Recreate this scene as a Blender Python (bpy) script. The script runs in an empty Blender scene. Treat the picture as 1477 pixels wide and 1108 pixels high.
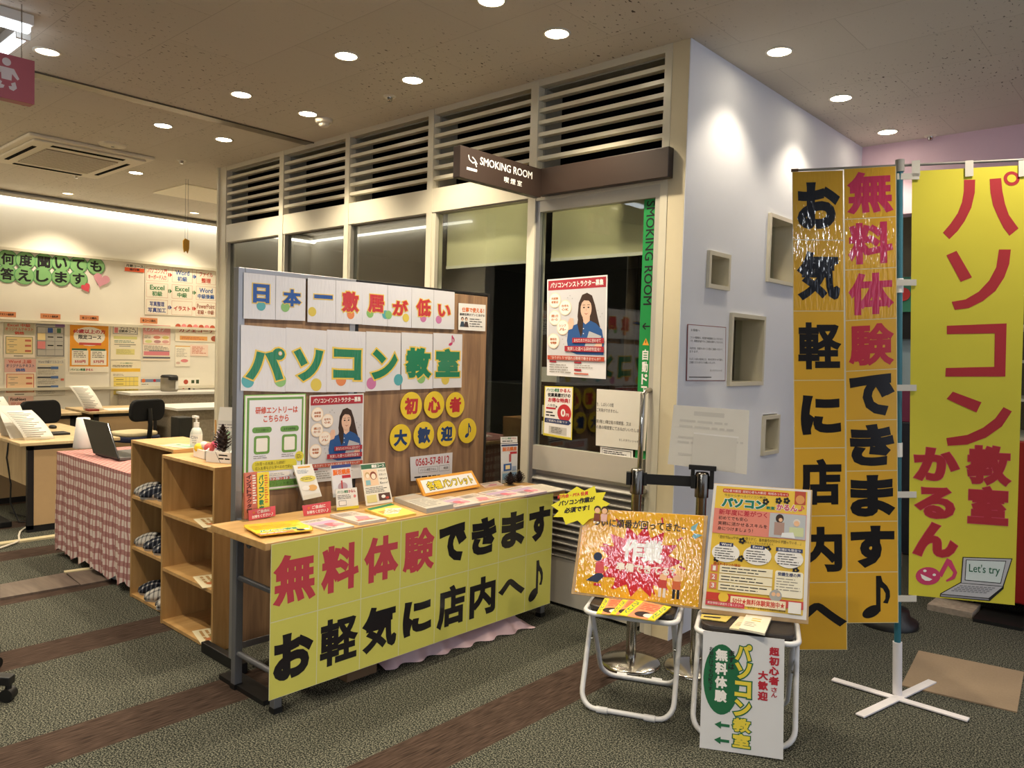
import bpy, math, random
import numpy as np
from mathutils import Vector, Matrix
from mathutils.geometry import delaunay_2d_cdt
random.seed(7)
SC = bpy.context.scene
COL = SC.collection
PI = math.pi

# ---------------------------------------------------------------- camera
F_PX, YAW, PITCH, ROLL, CAM_H = 1122.104, 0.733069, -0.041877, 0.029321, 1.4398
_f = Vector((-math.sin(YAW)*math.cos(PITCH), math.cos(YAW)*math.cos(PITCH), math.sin(PITCH)))
_r0 = Vector((math.cos(YAW), math.sin(YAW), 0)); _u0 = _r0.cross(_f)
_r = _r0*math.cos(ROLL) + _u0*math.sin(ROLL); _u = -_r0*math.sin(ROLL) + _u0*math.cos(ROLL)
CAM = Vector((0, 0, CAM_H))
cd = bpy.data.cameras.new('camera'); cam = bpy.data.objects.new('camera', cd); COL.objects.link(cam)
cd.sensor_fit = 'HORIZONTAL'; cd.sensor_width = 36; cd.lens = F_PX/1477*36
cd.clip_start = .05; cd.clip_end = 100
M4 = Matrix((( _r.x, _u.x, -_f.x, 0), (_r.y, _u.y, -_f.y, 0), (_r.z, _u.z, -_f.z, CAM_H), (0, 0, 0, 1)))
cam.matrix_world = M4
SC.camera = cam

# ---------------------------------------------------------------- view, world
vs = SC.view_settings
SC.display_settings.display_device = 'sRGB'
vs.view_transform = 'Standard'; vs.look = 'None'; vs.gamma = 1; vs.use_curve_mapping = False
vs.exposure = EXPOSURE = 0.45
world = bpy.data.worlds.new('daylight'); SC.world = world; world.use_nodes = True
_bg = world.node_tree.nodes['Background']
_bg.inputs[0].default_value = (.78, .85, 1, 1); _bg.inputs[1].default_value = 0.75
SC.cycles.max_bounces = 8; SC.cycles.diffuse_bounces = 4; SC.cycles.glossy_bounces = 4
SC.cycles.transparent_max_bounces = 12; SC.cycles.caustics_reflective = False; SC.cycles.caustics_refractive = False
SC.cycles.sample_clamp_indirect = 6
SC.cycles.use_denoising = True

DOWN_W = 19.0        # watts of one ceiling downlight
WARM = (1.0, .86, .64)

# ---------------------------------------------------------------- pixel rays onto true planes
def ray(u, v): return _r*((u-738.5)/F_PX) + _u*(-(v-554)/F_PX) + _f
def FX(u, v, c): d = ray(u, v); return CAM + d*(c/d.x)
def FY(u, v, c): d = ray(u, v); return CAM + d*(c/d.y)
def FZ(u, v, c): d = ray(u, v); return CAM + d*((c-CAM_H)/d.z)
def FP(u, v, P, n): d = ray(u, v); return CAM + d*((Vector(P)-CAM).dot(n)/d.dot(n))

# ---------------------------------------------------------------- materials
def lin(h):
    h = h.lstrip('#'); o = []
    for i in (0, 2, 4):
        c = int(h[i:i+2], 16)/255; o.append(c/12.92 if c <= .04045 else ((c+.055)/1.055)**2.4)
    return (*o, 1)
_mats = {}
def N(nt, t, **kw):
    n = nt.nodes.new(t)
    for k, v in kw.items():
        if hasattr(n, k): setattr(n, k, v)
        else: n.inputs[k].default_value = v
    return n
def mat(name, hexc, rough=.5, metal=0, var=.06, scale=30, bump=0, bscale=200, spec=.5, emit=0, coat=0, stretch=None):
    key = name
    if key in _mats: return _mats[key]
    m = bpy.data.materials.new(name); m.use_nodes = True; nt = m.node_tree
    p = nt.nodes['Principled BSDF']; c = lin(hexc)
    p.inputs['Roughness'].default_value = rough; p.inputs['Metallic'].default_value = metal
    p.inputs['Specular IOR Level'].default_value = spec; p.inputs['Coat Weight'].default_value = coat
    tc = N(nt, 'ShaderNodeTexCoord')
    mp = N(nt, 'ShaderNodeMapping'); nt.links.new(tc.outputs['Object'], mp.inputs[0])
    if stretch: mp.inputs['Scale'].default_value = stretch
    if emit:
        p.inputs['Emission Color'].default_value = c; p.inputs['Emission Strength'].default_value = emit
    if var:
        no = N(nt, 'ShaderNodeTexNoise'); no.inputs['Scale'].default_value = scale; no.inputs['Detail'].default_value = 3
        nt.links.new(mp.outputs[0], no.inputs['Vector'])
        mx = N(nt, 'ShaderNodeMix', data_type='RGBA')
        mx.inputs[6].default_value = tuple(x*(1-var) for x in c[:3])+(1,); mx.inputs[7].default_value = tuple(min(1, x*(1+var)) for x in c[:3])+(1,)
        nt.links.new(no.outputs[0], mx.inputs[0]); nt.links.new(mx.outputs[2], p.inputs['Base Color'])
    else: p.inputs['Base Color'].default_value = c
    if bump:
        nb = N(nt, 'ShaderNodeTexNoise'); nb.inputs['Scale'].default_value = bscale; nt.links.new(mp.outputs[0], nb.inputs['Vector'])
        b = N(nt, 'ShaderNodeBump'); b.inputs['Strength'].default_value = bump; b.inputs['Distance'].default_value = .01
        nt.links.new(nb.outputs[0], b.inputs['Height']); nt.links.new(b.outputs[0], p.inputs['Normal'])
    _mats[key] = m; return m
def pm(hexc, lam=0):
    """printed ink or paper; lam 1 = glossy laminate, 2 = wavy laminate"""
    key = 'print_%s_%d' % (hexc.lstrip('#'), lam)
    if key in _mats: return _mats[key]
    m = mat(key, hexc, rough=(.55, .16, .07)[lam], var=.03, scale=12, spec=(.35, .5, .6)[lam])
    if lam == 2:
        nt = m.node_tree; p = nt.nodes['Principled BSDF']
        tc = N(nt, 'ShaderNodeTexCoord'); mp = N(nt, 'ShaderNodeMapping'); mp.inputs['Scale'].default_value = (1, 1, .18)
        nt.links.new(tc.outputs['Object'], mp.inputs[0])
        nb = N(nt, 'ShaderNodeTexNoise'); nb.inputs['Scale'].default_value = 95; nb.inputs['Detail'].default_value = 1.5
        nt.links.new(mp.outputs[0], nb.inputs['Vector'])
        b = N(nt, 'ShaderNodeBump'); b.inputs['Strength'].default_value = .5; b.inputs['Distance'].default_value = .004
        nt.links.new(nb.outputs[0], b.inputs['Height']); nt.links.new(b.outputs[0], p.inputs['Normal'])
    return m
def emis(name, rgb, s):
    if name in _mats: return _mats[name]
    m = bpy.data.materials.new(name); m.use_nodes = True; nt = m.node_tree; nt.nodes.clear()
    e = N(nt, 'ShaderNodeEmission'); e.inputs[0].default_value = (*rgb, 1); e.inputs[1].default_value = s
    o = N(nt, 'ShaderNodeOutputMaterial'); nt.links.new(e.outputs[0], o.inputs[0]); _mats[name] = m; return m
def glass(name, tint=(.82, .84, .8), ior=1.5, clear=1.0, rough=0.0):
    if name in _mats: return _mats[name]
    m = bpy.data.materials.new(name); m.use_nodes = True; nt = m.node_tree; nt.nodes.clear()
    t = N(nt, 'ShaderNodeBsdfTransparent'); t.inputs[0].default_value = (*tint, 1)
    g = N(nt, 'ShaderNodeBsdfGlossy'); g.inputs['Roughness'].default_value = rough; g.inputs[0].default_value = (1, 1, 1, 1)
    fr = N(nt, 'ShaderNodeFresnel'); fr.inputs[0].default_value = ior
    x = N(nt, 'ShaderNodeMixShader'); o = N(nt, 'ShaderNodeOutputMaterial')
    ge = N(nt, 'ShaderNodeNewGeometry'); mi_ = N(nt, 'ShaderNodeMix', data_type='FLOAT'); mi_.inputs[2].default_value = ior; mi_.inputs[3].default_value = 1/ior
    nt.links.new(ge.outputs['Backfacing'], mi_.inputs[0]); nt.links.new(mi_.outputs[0], fr.inputs[0])
    nt.links.new(fr.outputs[0], x.inputs[0]); nt.links.new(t.outputs[0], x.inputs[1]); nt.links.new(g.outputs[0], x.inputs[2]); nt.links.new(x.outputs[0], o.inputs[0])
    _mats[name] = m; return m

def wood(name, c1, c2, rough=.45, sc=(3, 3, 40), axis_scale=1.0):
    if name in _mats: return _mats[name]
    m = mat(name, c1, rough, var=0); nt = m.node_tree; p = nt.nodes['Principled BSDF']
    tc = N(nt, 'ShaderNodeTexCoord'); mp = N(nt, 'ShaderNodeMapping'); mp.inputs['Scale'].default_value = sc
    nt.links.new(tc.outputs['Object'], mp.inputs[0])
    no = N(nt, 'ShaderNodeTexNoise'); no.inputs['Scale'].default_value = axis_scale; no.inputs['Detail'].default_value = 5; no.inputs['Distortion'].default_value = .6
    nt.links.new(mp.outputs[0], no.inputs['Vector'])
    cr = N(nt, 'ShaderNodeValToRGB'); cr.color_ramp.elements[0].position = .35; cr.color_ramp.elements[1].position = .7
    cr.color_ramp.elements[0].color = lin(c1); cr.color_ramp.elements[1].color = lin(c2)
    nt.links.new(no.outputs[0], cr.inputs[0]); nt.links.new(cr.outputs[0], p.inputs['Base Color']); return m

# ---------------------------------------------------------------- mesh builder
def wm(o):
    m = Matrix.Translation(o.location) @ o.rotation_euler.to_matrix().to_4x4()
    return wm(o.parent) @ m if o.parent else m
class B:
    def __init__(s): s.v = []; s.f = []; s.m = []; s.sm = []; s.mats = []
    def mi(s, m):
        if m not in s.mats: s.mats.append(m)
        return s.mats.index(m)
    def add(s, vs, fs, m, smooth=False):
        o = len(s.v); s.v += [Vector(v) for v in vs]; i = s.mi(m)
        for f in fs: s.f.append([o+k for k in f]); s.m.append(i); s.sm.append(smooth)
        return s
    def box(s, a, b, m, M=None):
        x0, x1 = sorted((a[0], b[0])); y0, y1 = sorted((a[1], b[1])); z0, z1 = sorted((a[2], b[2]))
        vs = [Vector(p) for p in ((x0,y0,z0),(x1,y0,z0),(x1,y1,z0),(x0,y1,z0),(x0,y0,z1),(x1,y0,z1),(x1,y1,z1),(x0,y1,z1))]
        if M: vs = [M @ v for v in vs]
        return s.add(vs, [(0,3,2,1),(4,5,6,7),(0,1,5,4),(1,2,6,5),(2,3,7,6),(3,0,4,7)], m)
    def cyl(s, p0, p1, r, m, n=20, r1=None, cap=True):
        p0, p1 = Vector(p0), Vector(p1); d = (p1-p0).normalized(); r1 = r if r1 is None else r1
        a = d.orthogonal().normalized(); b = d.cross(a); vs = []
        for p, q in ((p0, r), (p1, r1)):
            for k in range(n): t = 2*PI*k/n; vs.append(p + a*math.cos(t)*q + b*math.sin(t)*q)
        s.add(vs, [(k, (k+1) % n, n+(k+1) % n, n+k) for k in range(n)], m, True)
        if cap: s.add(vs[:n], [tuple(range(n))[::-1]], m); s.add(vs[n:], [tuple(range(n))], m)
        return s
    def tube(s, pts, r, m, n=10, closed=False):
        P = [Vector(p) for p in pts]; L = len(P); vs = []; a = None
        for i in range(L):
            q0 = P[i-1] if (i or closed) else P[0]; q1 = P[(i+1) % L] if (i < L-1 or closed) else P[-1]
            d = (q1-q0).normalized()
            a = d.orthogonal().normalized() if a is None else (a - d*a.dot(d)).normalized()
            b = d.cross(a)
            for k in range(n): t = 2*PI*k/n; vs.append(P[i] + a*math.cos(t)*r + b*math.sin(t)*r)
        fs = []
        for i in range(L if closed else L-1):
            j = (i+1) % L
            fs += [(i*n+k, i*n+(k+1) % n, j*n+(k+1) % n, j*n+k) for k in range(n)]
        s.add(vs, fs, m, True)
        if not closed: s.add(vs[:n], [tuple(range(n))[::-1]], m); s.add(vs[-n:], [tuple(range(n))], m)
        return s
    def lathe(s, prof, c, m, n=24):
        c = Vector(c); vs = []; fs = []
        for r, z in prof:
            for k in range(n): t = 2*PI*k/n; vs.append(c + Vector((r*math.cos(t), r*math.sin(t), z)))
        for i in range(len(prof)-1): fs += [(i*n+k, i*n+(k+1) % n, (i+1)*n+(k+1) % n, (i+1)*n+k) for k in range(n)]
        s.add(vs, fs, m, True)
        if prof[0][0] > 1e-4: s.add(vs[:n], [tuple(range(n))[::-1]], m)
        if prof[-1][0] > 1e-4: s.add(vs[-n:], [tuple(range(n))], m)
        return s
    def prism(s, poly, z0, z1, m, M=None):
        n = len(poly); vs = [Vector((x, y, z)) for z in (z0, z1) for x, y in poly]
        if M: vs = [M @ v for v in vs]
        return s.add(vs, [tuple(range(n))[::-1], tuple(range(n, 2*n))] + [(k, (k+1) % n, n+(k+1) % n, n+k) for k in range(n)], m)
    def ball(s, c, r, m, n=12, sc=(1, 1, 1)):
        c = Vector(c); prof = [(math.sin(PI*i/(n//2)), -math.cos(PI*i/(n//2))) for i in range(n//2+1)]; vs = []; fs = []
        for a, z in prof:
            for k in range(n): t = 2*PI*k/n; vs.append(c + Vector((a*math.cos(t)*r*sc[0], a*math.sin(t)*r*sc[1], z*r*sc[2])))
        for i in range(len(prof)-1): fs += [(i*n+k, i*n+(k+1) % n, (i+1)*n+(k+1) % n, (i+1)*n+k) for k in range(n)]
        return s.add(vs, fs, m, True)
    def obj(s, name, parent=None, local=False, bev=0, origin=None):
        me = bpy.data.meshes.new(name); V = s.v
        if parent is not None and not local:
            W = wm(parent).inverted(); V = [W @ v for v in V]; loc = Vector((0, 0, 0))
        elif parent is None:
            if origin is None:
                xs = [v.x for v in V]; ys = [v.y for v in V]; zs = [v.z for v in V]
                origin = Vector(((min(xs)+max(xs))/2, (min(ys)+max(ys))/2, min(zs)))
            loc = Vector(origin); V = [v-loc for v in V]
        else: loc = Vector((0, 0, 0))
        me.from_pydata([tuple(v) for v in V], [], s.f)
        for m in s.mats: me.materials.append(m)
        me.polygons.foreach_set('material_index', s.m); me.polygons.foreach_set('use_smooth', s.sm); me.update()
        o = bpy.data.objects.new(name, me); COL.objects.link(o); o.location = loc
        if parent is not None: o.parent = parent
        if bev:
            b = o.modifiers.new('edge', 'BEVEL'); b.width = bev; b.segments = 2; b.limit_method = 'ANGLE'; b.angle_limit = .6
        return o
def tag(o, label=None, cat=None, group=None, kind=None):
    if label: o['label'] = label
    if cat: o['category'] = cat
    if group: o['group'] = group
    if kind: o['kind'] = kind
    return o
def thing(name, label, cat, loc, rz=0, group=None):
    o = bpy.data.objects.new(name, None); COL.objects.link(o); o.location = loc; o.rotation_euler = (0, 0, rz); o.empty_display_size = .1
    return tag(o, label, cat, group)
def struct(o, label, cat): return tag(o, label, cat, None, 'structure')
def copy_tree(o, parent=None):
    c = o.copy(); COL.objects.link(c)
    if parent is not None: c.parent = parent
    for ch in list(o.children): copy_tree(ch, c)
    return c

# ---------------------------------------------------------------- lettering
_gl = {}
def glyph(s, res=3):
    k = (s, res)
    if k in _gl: return _gl[k]
    c = bpy.data.curves.new('lettering', 'FONT'); c.body = s; c.size = 1; c.resolution_u = res
    o = bpy.data.objects.new('lettering', c); me = bpy.data.meshes.new_from_object(o)
    V = [Vector((v.co.x, v.co.y)) for v in me.vertices]; Fc = [list(p.vertices) for p in me.polygons]
    bpy.data.objects.remove(o); bpy.data.curves.remove(c); bpy.data.meshes.remove(me)
    E = {}; G = []
    for f in Fc:
        if sum(V[a].x*V[b].y-V[b].x*V[a].y for a, b in zip(f, f[1:]+f[:1])) < 0: f = f[::-1]
        G.append(f)
        for a, b in zip(f, f[1:]+f[:1]):
            if (b, a) in E: del E[(b, a)]
            else: E[(a, b)] = 1
    xs = [v[0] for v in V]; ys = [v[1] for v in V]
    _gl[k] = (V, G, list(E), (min(xs), min(ys), max(xs), max(ys)) if V else (0, 0, 1, 1)); return _gl[k]
_bd = {}
def bolded(s, w, res):
    """the glyphs with every stroke widened by w on each side, as one overlap-free mesh"""
    k = (s, round(w, 4), res)
    if k in _bd: return _bd[k]
    V, Fc, E, _ = glyph(s, res)
    if not w: _bd[k] = (V, Fc); return _bd[k]
    verts = [v.copy() for v in V]; faces = [list(f) for f in Fc]; nxt = {a: b for a, b in E}
    def poly(P):
        o = len(verts); verts.extend(P); faces.append(list(range(o, o+len(P))))
    def nor(i, j):
        d = V[j]-V[i]; return Vector((d.y, -d.x)).normalized() if d.length > 1e-7 else None
    for i, j in E:
        n = nor(i, j)
        if n is None: continue
        poly([V[i], V[i]+n*w, V[j]+n*w, V[j]])
        q = nxt.get(j); m = nor(j, q) if q is not None else None
        if m is None: continue
        if n.x*m.y-n.y*m.x > 1e-4:
            t = 1+n.dot(m); P = [V[j], V[j]+n*w]
            if t > .35: P.append(V[j]+(n+m)*(w/t))
            P.append(V[j]+m*w); poly(P)
    r = delaunay_2d_cdt(verts, [], faces, 1, 1e-5)
    # keep the triangles whose middle lies inside one of the (convex) input pieces
    P = np.zeros((len(faces), 6, 2))
    for i, f in enumerate(faces):
        pts = [verts[q] for q in f]; pts += [pts[-1]]*(6-len(pts)) if len(pts) < 6 else []
        P[i] = [(q.x, q.y) for q in pts[:6]]
    D = np.roll(P, -1, 1)-P; cen = np.array([[sum(r[0][q].x for q in f)/len(f), sum(r[0][q].y for q in f)/len(f)] for f in r[2]])
    keep = np.zeros(len(cen), bool)
    for i in range(0, len(cen), 400):
        c = cen[i:i+400, None, None, :]-P[None]
        keep[i:i+400] = ((D[None, :, :, 0]*c[..., 1]-D[None, :, :, 1]*c[..., 0]) >= -1e-9).all(2).any(1)
    _bd[k] = ([Vector(v) for v in r[0]], [list(f) for f, ok in zip(r[2], keep) if ok]); return _bd[k]
class Sh:
    """a printed sheet in its own flat coordinates (metres), later laid onto four corner points"""
    def __init__(s, w, h, paper, t=.0012, dz=.0004, shape=None):
        s.w, s.h, s.t, s.dz = w, h, t, dz; s.b = B(); s.paper = paper
        if shape: s.b.prism(shape, 0, t, paper)
        else: s.b.prism([(0, 0), (w, 0), (w, h), (0, h)], 0, t, paper)
        s.k = 1
    n = 0
    def z(s, k):
        s.n += 1; return s.t + s.dz*(s.k if k is None else k) + 4e-6*s.n   # painter's order, never coplanar
    def poly(s, pts, m, k=None): s.b.add([(x, y, s.z(k)) for x, y in pts], [tuple(range(len(pts)))], m); return s
    def rect(s, x0, y0, x1, y1, m, k=None): return s.poly([(x0, y0), (x1, y0), (x1, y1), (x0, y1)], m, k)
    def rrect(s, x0, y0, x1, y1, r, m, k=None):
        P = []
        for cx, cy, a in ((x1-r, y0+r, -PI/2), (x1-r, y1-r, 0), (x0+r, y1-r, PI/2), (x0+r, y0+r, PI)):
            P += [(cx+r*math.cos(a+PI/2*i/4), cy+r*math.sin(a+PI/2*i/4)) for i in range(5)]
        return s.poly(P, m, k)
    def circ(s, x, y, r, m, k=None, ry=None, n=20):
        ry = ry or r; return s.poly([(x+r*math.cos(2*PI*i/n), y+ry*math.sin(2*PI*i/n)) for i in range(n)], m, k)
    def line(s, x0, y0, x1, y1, w, m, k=None):
        d = Vector((x1-x0, y1-y0)); n = Vector((-d.y, d.x)).normalized()*w/2
        return s.poly([(x0+n.x, y0+n.y), (x0-n.x, y0-n.y), (x1-n.x, y1-n.y), (x1+n.x, y1+n.y)], m, k)
    def ring(s, x0, y0, x1, y1, w, m, k=None):
        s.rect(x0, y0, x1, y0+w, m, k); s.rect(x0, y1-w, x1, y1, m, k); s.rect(x0, y0, x0+w, y1, m, k); s.rect(x1-w, y0, x1, y1, m, k); return s
    def greek(s, x0, y0, x1, y1, rows, m, k=None, fill=.45, seed=1):
        """rows of print too small to read in the photograph"""
        rnd = random.Random(seed); hh = (y1-y0)/rows
        for i in range(rows):
            x = x0; yb = y1-hh*(i+.5+fill/2); end = x0+(x1-x0)*rnd.uniform(.7, 1)
            while x < end:
                w = min(hh*rnd.uniform(.8, 3.2), end-x); s.rect(x, yb, x+w, yb+hh*fill, m, k); x += w+hh*.35
        return s
    def text(s, t, x0, y0, x1, y1, m, bold=0, out=None, k=None, vert=False, res=3, rot=0):
        """t fitted into the box; bold = stroke half-width in em; out = (material, em) outline; rot 90 = turned clockwise"""
        if vert:
            n = len(t); h = (y1-y0)/n
            for i, ch in enumerate(t):
                if ch != ' ': s.text(ch, x0, y1-h*(i+.94), x1, y1-h*(i+.06), m, bold, out, k, False, res)
            return s
        if t == '♪': return s.note(x0, y0, x1, y1, m, k)
        (a, b_, c, d) = glyph(t, res)[3]
        W, H = (x1-x0, y1-y0) if not rot else (y1-y0, x1-x0)
        pad = max(bold, 0)
        sx = W/(c-a+2*pad); sy = H/(d-b_+2*pad)
        def T(p):
            X = (p[0]-a+pad)*sx; Y = (p[1]-b_+pad)*sy
            return (x0+X, y0+Y) if not rot else (x0+Y, y1-X)
        kk = s.k if k is None else k
        def lay_(wd, mt, z):
            v_, f_ = bolded(t, wd, res); s.b.add([(*T(v), z) for v in v_], f_, mt)
        if out: lay_(bold+out[1], out[0], s.z(kk)); kk += 1
        lay_(bold, m, s.z(kk))
        return s
    def note(s, x0, y0, x1, y1, m, k=None):
        w, h = x1-x0, y1-y0; q = lambda X, Y: (x0+X*w, y0+Y*h)
        s.poly([q(.33+.33*math.cos(a)+.04*math.sin(a), .15+.15*math.sin(a)+.05*math.cos(a)) for a in [2*PI*i/20 for i in range(20)]], m, k)
        s.poly([q(.5, .15), q(.66, .15), q(.66, 1), q(.5, 1)], m, k)
        s.poly([q(.6, 1), q(.6, .74), q(.74, .70), q(.84, .58), q(.83, .45), q(.74, .36), q(.92, .34), q(1, .5), q(.99, .64), q(.9, .76), q(.74, .86), q(.68, 1)], m, k)
        return s
    def lay(s, c, name, parent=None, defo=None, bev=0):
        """c = bottom-left, bottom-right, top-right, top-left in the world"""
        bl, br, tr, tl = [Vector(p) for p in c]
        n = (br-bl).cross(tl-bl).normalized()
        if n.length < .5: n = Vector((0, 0, 1))
        out = []
        for v in s.b.v:
            a, b = v.x/s.w, v.y/s.h
            p = bl*(1-a)*(1-b) + br*a*(1-b) + tr*a*b + tl*(1-a)*b + n*v.z
            if defo: p = p + n*defo(a, b)
            out.append(p)
        s.b.v = out
        return s.b.obj(name, parent, bev=bev, origin=None if parent else (bl+br)/2)
def px4(fn, c, tl, tr, br, bl):
    """four pixel corners on the plane fn(.., c), in lay() order"""
    return [fn(*bl, c), fn(*br, c), fn(*tr, c), fn(*tl, c)]
def dims(c): 
    bl, br, tr, tl = [Vector(p) for p in c]
    return ((br-bl).length+(tr-tl).length)/2, ((tl-bl).length+(tr-br).length)/2
K = pm
INK = pm('#1c1a1c'); WHT = pm('#ece9e4'); RED = pm('#b8303c'); YEL = pm('#e2cf3a'); GRN = pm('#2b7a52'); GRY = pm('#8b8a8c'); ORG = pm('#d8703a'); NAVY = pm('#2b3a66'); PNK = pm('#e08a8a')

# ================================================================ SETTING
CEIL = 3.0; YB = 3.437; XC = -1.981; XL = -6.67; XW = -9.7; YF = 5.94
def carpet():
    m = mat('carpet', '#4a4a40', .95, var=0, spec=.1); nt = m.node_tree; p = nt.nodes['Principled BSDF']
    tc = N(nt, 'ShaderNodeTexCoord'); sep = N(nt, 'ShaderNodeSeparateXYZ'); nt.links.new(tc.outputs['Object'], sep.inputs[0])
    L = nt.links.new
    def math_(op, a, b=None):
        n = N(nt, 'ShaderNodeMath', operation=op)
        for i, x in enumerate((a, b)):
            if x is None: continue
            if isinstance(x, (int, float)): n.inputs[i].default_value = x
            else: L(x, n.inputs[i])
        return n.outputs[0]
    fl = N(nt, 'ShaderNodeTexNoise'); fl.inputs['Scale'].default_value = 165; fl.inputs['Detail'].default_value = 1; fl.inputs['Roughness'].default_value = .7
    L(tc.outputs['Object'], fl.inputs['Vector'])
    cr = N(nt, 'ShaderNodeValToRGB'); e = cr.color_ramp.elements; e[0].position = .41; e[0].color = lin('#1d1f1b'); e[1].position = .60; e[1].color = lin('#747265')
    q = cr.color_ramp.elements.new(.5); q.color = lin('#383b35')
    L(fl.outputs[0], cr.inputs[0])
    # brown stripes of carpet tile 0.25 m wide, running along y
    mpb = N(nt, 'ShaderNodeMapping'); mpb.inputs['Scale'].default_value = (170, 12, 1); L(tc.outputs['Object'], mpb.inputs[0])
    fb = N(nt, 'ShaderNodeTexNoise'); fb.inputs['Scale'].default_value = 1; fb.inputs['Detail'].default_value = 4; L(mpb.outputs[0], fb.inputs['Vector'])
    cb = N(nt, 'ShaderNodeValToRGB'); e = cb.color_ramp.elements; e[0].position = .3; e[0].color = lin('#2a211c'); e[1].position = .72; e[1].color = lin('#54443b')
    L(fb.outputs[0], cb.inputs[0])
    ph = math_('FLOORED_MODULO', math_('ADD', sep.outputs[0], 3.09), .952)
    s1 = math_('LESS_THAN', ph, .245); s2 = math_('LESS_THAN', sep.outputs[0], -1.6)
    sel = math_('MULTIPLY', s1, s2)
    mx = N(nt, 'ShaderNodeMix', data_type='RGBA'); L(sel, mx.inputs[0]); L(cr.outputs[0], mx.inputs[6]); L(cb.outputs[0], mx.inputs[7]); L(mx.outputs[2], p.inputs['Base Color'])
    b = N(nt, 'ShaderNodeBump'); b.inputs['Strength'].default_value = .05; b.inputs['Distance'].default_value = .002; L(fl.outputs[0], b.inputs['Height']); L(b.outputs[0], p.inputs['Normal'])
    return m
def ceiling_mat():
    m = mat('ceiling_board', '#d4ccc0', .9, var=0, spec=.15); nt = m.node_tree; p = nt.nodes['Principled BSDF']; L = nt.links.new
    tc = N(nt, 'ShaderNodeTexCoord')
    mp = N(nt, 'ShaderNodeMapping'); mp.inputs['Scale'].default_value = (60, 30, 1); L(tc.outputs['Object'], mp.inputs[0])
    n1 = N(nt, 'ShaderNodeTexNoise'); n1.inputs['Scale'].default_value = 1; n1.inputs['Detail'].default_value = 2; L(mp.outputs[0], n1.inputs['Vector'])
    c1 = N(nt, 'ShaderNodeValToRGB'); e = c1.color_ramp.elements; e[0].position = .655; e[0].color = (0, 0, 0, 1); e[1].position = .69; e[1].color = (1, 1, 1, 1); L(n1.outputs[0], c1.inputs[0])
    n2 = N(nt, 'ShaderNodeTexNoise'); n2.inputs['Scale'].default_value = 1.1; n2.inputs['Detail'].default_value = 1; L(tc.outputs['Object'], n2.inputs['Vector'])
    c2 = N(nt, 'ShaderNodeValToRGB'); e = c2.color_ramp.elements; e[0].position = .42; e[0].color = (.1, .1, .1, 1); e[1].position = .6; e[1].color = (1, 1, 1, 1); L(n2.outputs[0], c2.inputs[0])
    mu = N(nt, 'ShaderNodeMath', operation='MULTIPLY'); L(c1.outputs[0], mu.inputs[0]); L(c2.outputs[0], mu.inputs[1])
    # board joints
    br = N(nt, 'ShaderNodeTexBrick'); br.inputs['Scale'].default_value = 1; br.inputs['Brick Width'].default_value = .91; br.inputs['Row Height'].default_value = .455
    br.inputs['Mortar Size'].default_value = .0016; br.inputs['Mortar Smooth'].default_value = 0; br.inputs['Color1'].default_value = lin('#d4ccc0'); br.inputs['Color2'].default_value = lin('#d0c8bb'); br.inputs['Mortar'].default_value = lin('#b9b0a4')
    L(tc.outputs['Object'], br.inputs['Vector'])
    mx = N(nt, 'ShaderNodeMix', data_type='RGBA'); L(mu.outputs[0], mx.inputs[0]); L(br.outputs[0], mx.inputs[6]); mx.inputs[7].default_value = lin('#4f463d'); L(mx.outputs[2], p.inputs['Base Color'])
    return m
M_CARPET = carpet(); M_CEIL = ceiling_mat()
M_WALL = mat('wall_paint', '#e9e3d4', .7, scale=8, var=.02, bump=.05)
M_WALLW = mat('white_wallpaper', '#dfe1e8', .75, scale=8, var=.02, bump=.05)
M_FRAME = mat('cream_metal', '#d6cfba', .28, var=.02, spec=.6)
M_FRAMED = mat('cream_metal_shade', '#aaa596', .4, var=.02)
M_ALU = mat('aluminium', '#a9a9ab', .32, metal=.7, var=.03)
M_ALUP = mat('pale_aluminium', '#c4bfb2', .35, metal=.2, var=.02)
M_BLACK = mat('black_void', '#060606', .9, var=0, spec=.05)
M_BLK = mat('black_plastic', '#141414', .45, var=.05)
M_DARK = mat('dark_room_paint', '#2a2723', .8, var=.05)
M_GLASS = glass('booth_glass', (.86, .88, .84), 1.55)
M_GLASSR = glass('tinted_reflective_glass', (.6, .62, .58), 2.3)
M_GLASS2 = glass('clear_glass', (.9, .92, .9), 1.5)
M_ACRY = glass('clear_acrylic', (.93, .95, .95), 1.35)
M_WHITE = mat('white_plastic', '#e8e6e0', .4, var=.02)
M_CHROME = mat('chrome_steel', '#b9b5ad', .16, metal=1, var=.02)
M_BROWN = mat('brown_sign_paint', '#33261f', .45, var=.04)
PLUM = wood('board_woodgrain', '#80624a', '#ab8763', .5, (1, 6, .6), 4)
OAK = wood('light_oak_laminate', '#a8814c', '#c29a62', .42, (8, 8, .8), 3)
OAKX = wood('light_oak_top', '#b48b55', '#cba36b', .38, (8, .9, 8), 3)
MAPLE = wood('maple_laminate', '#c9ad80', '#dcc49a', .42, (5, 5, 1), 3)

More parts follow.
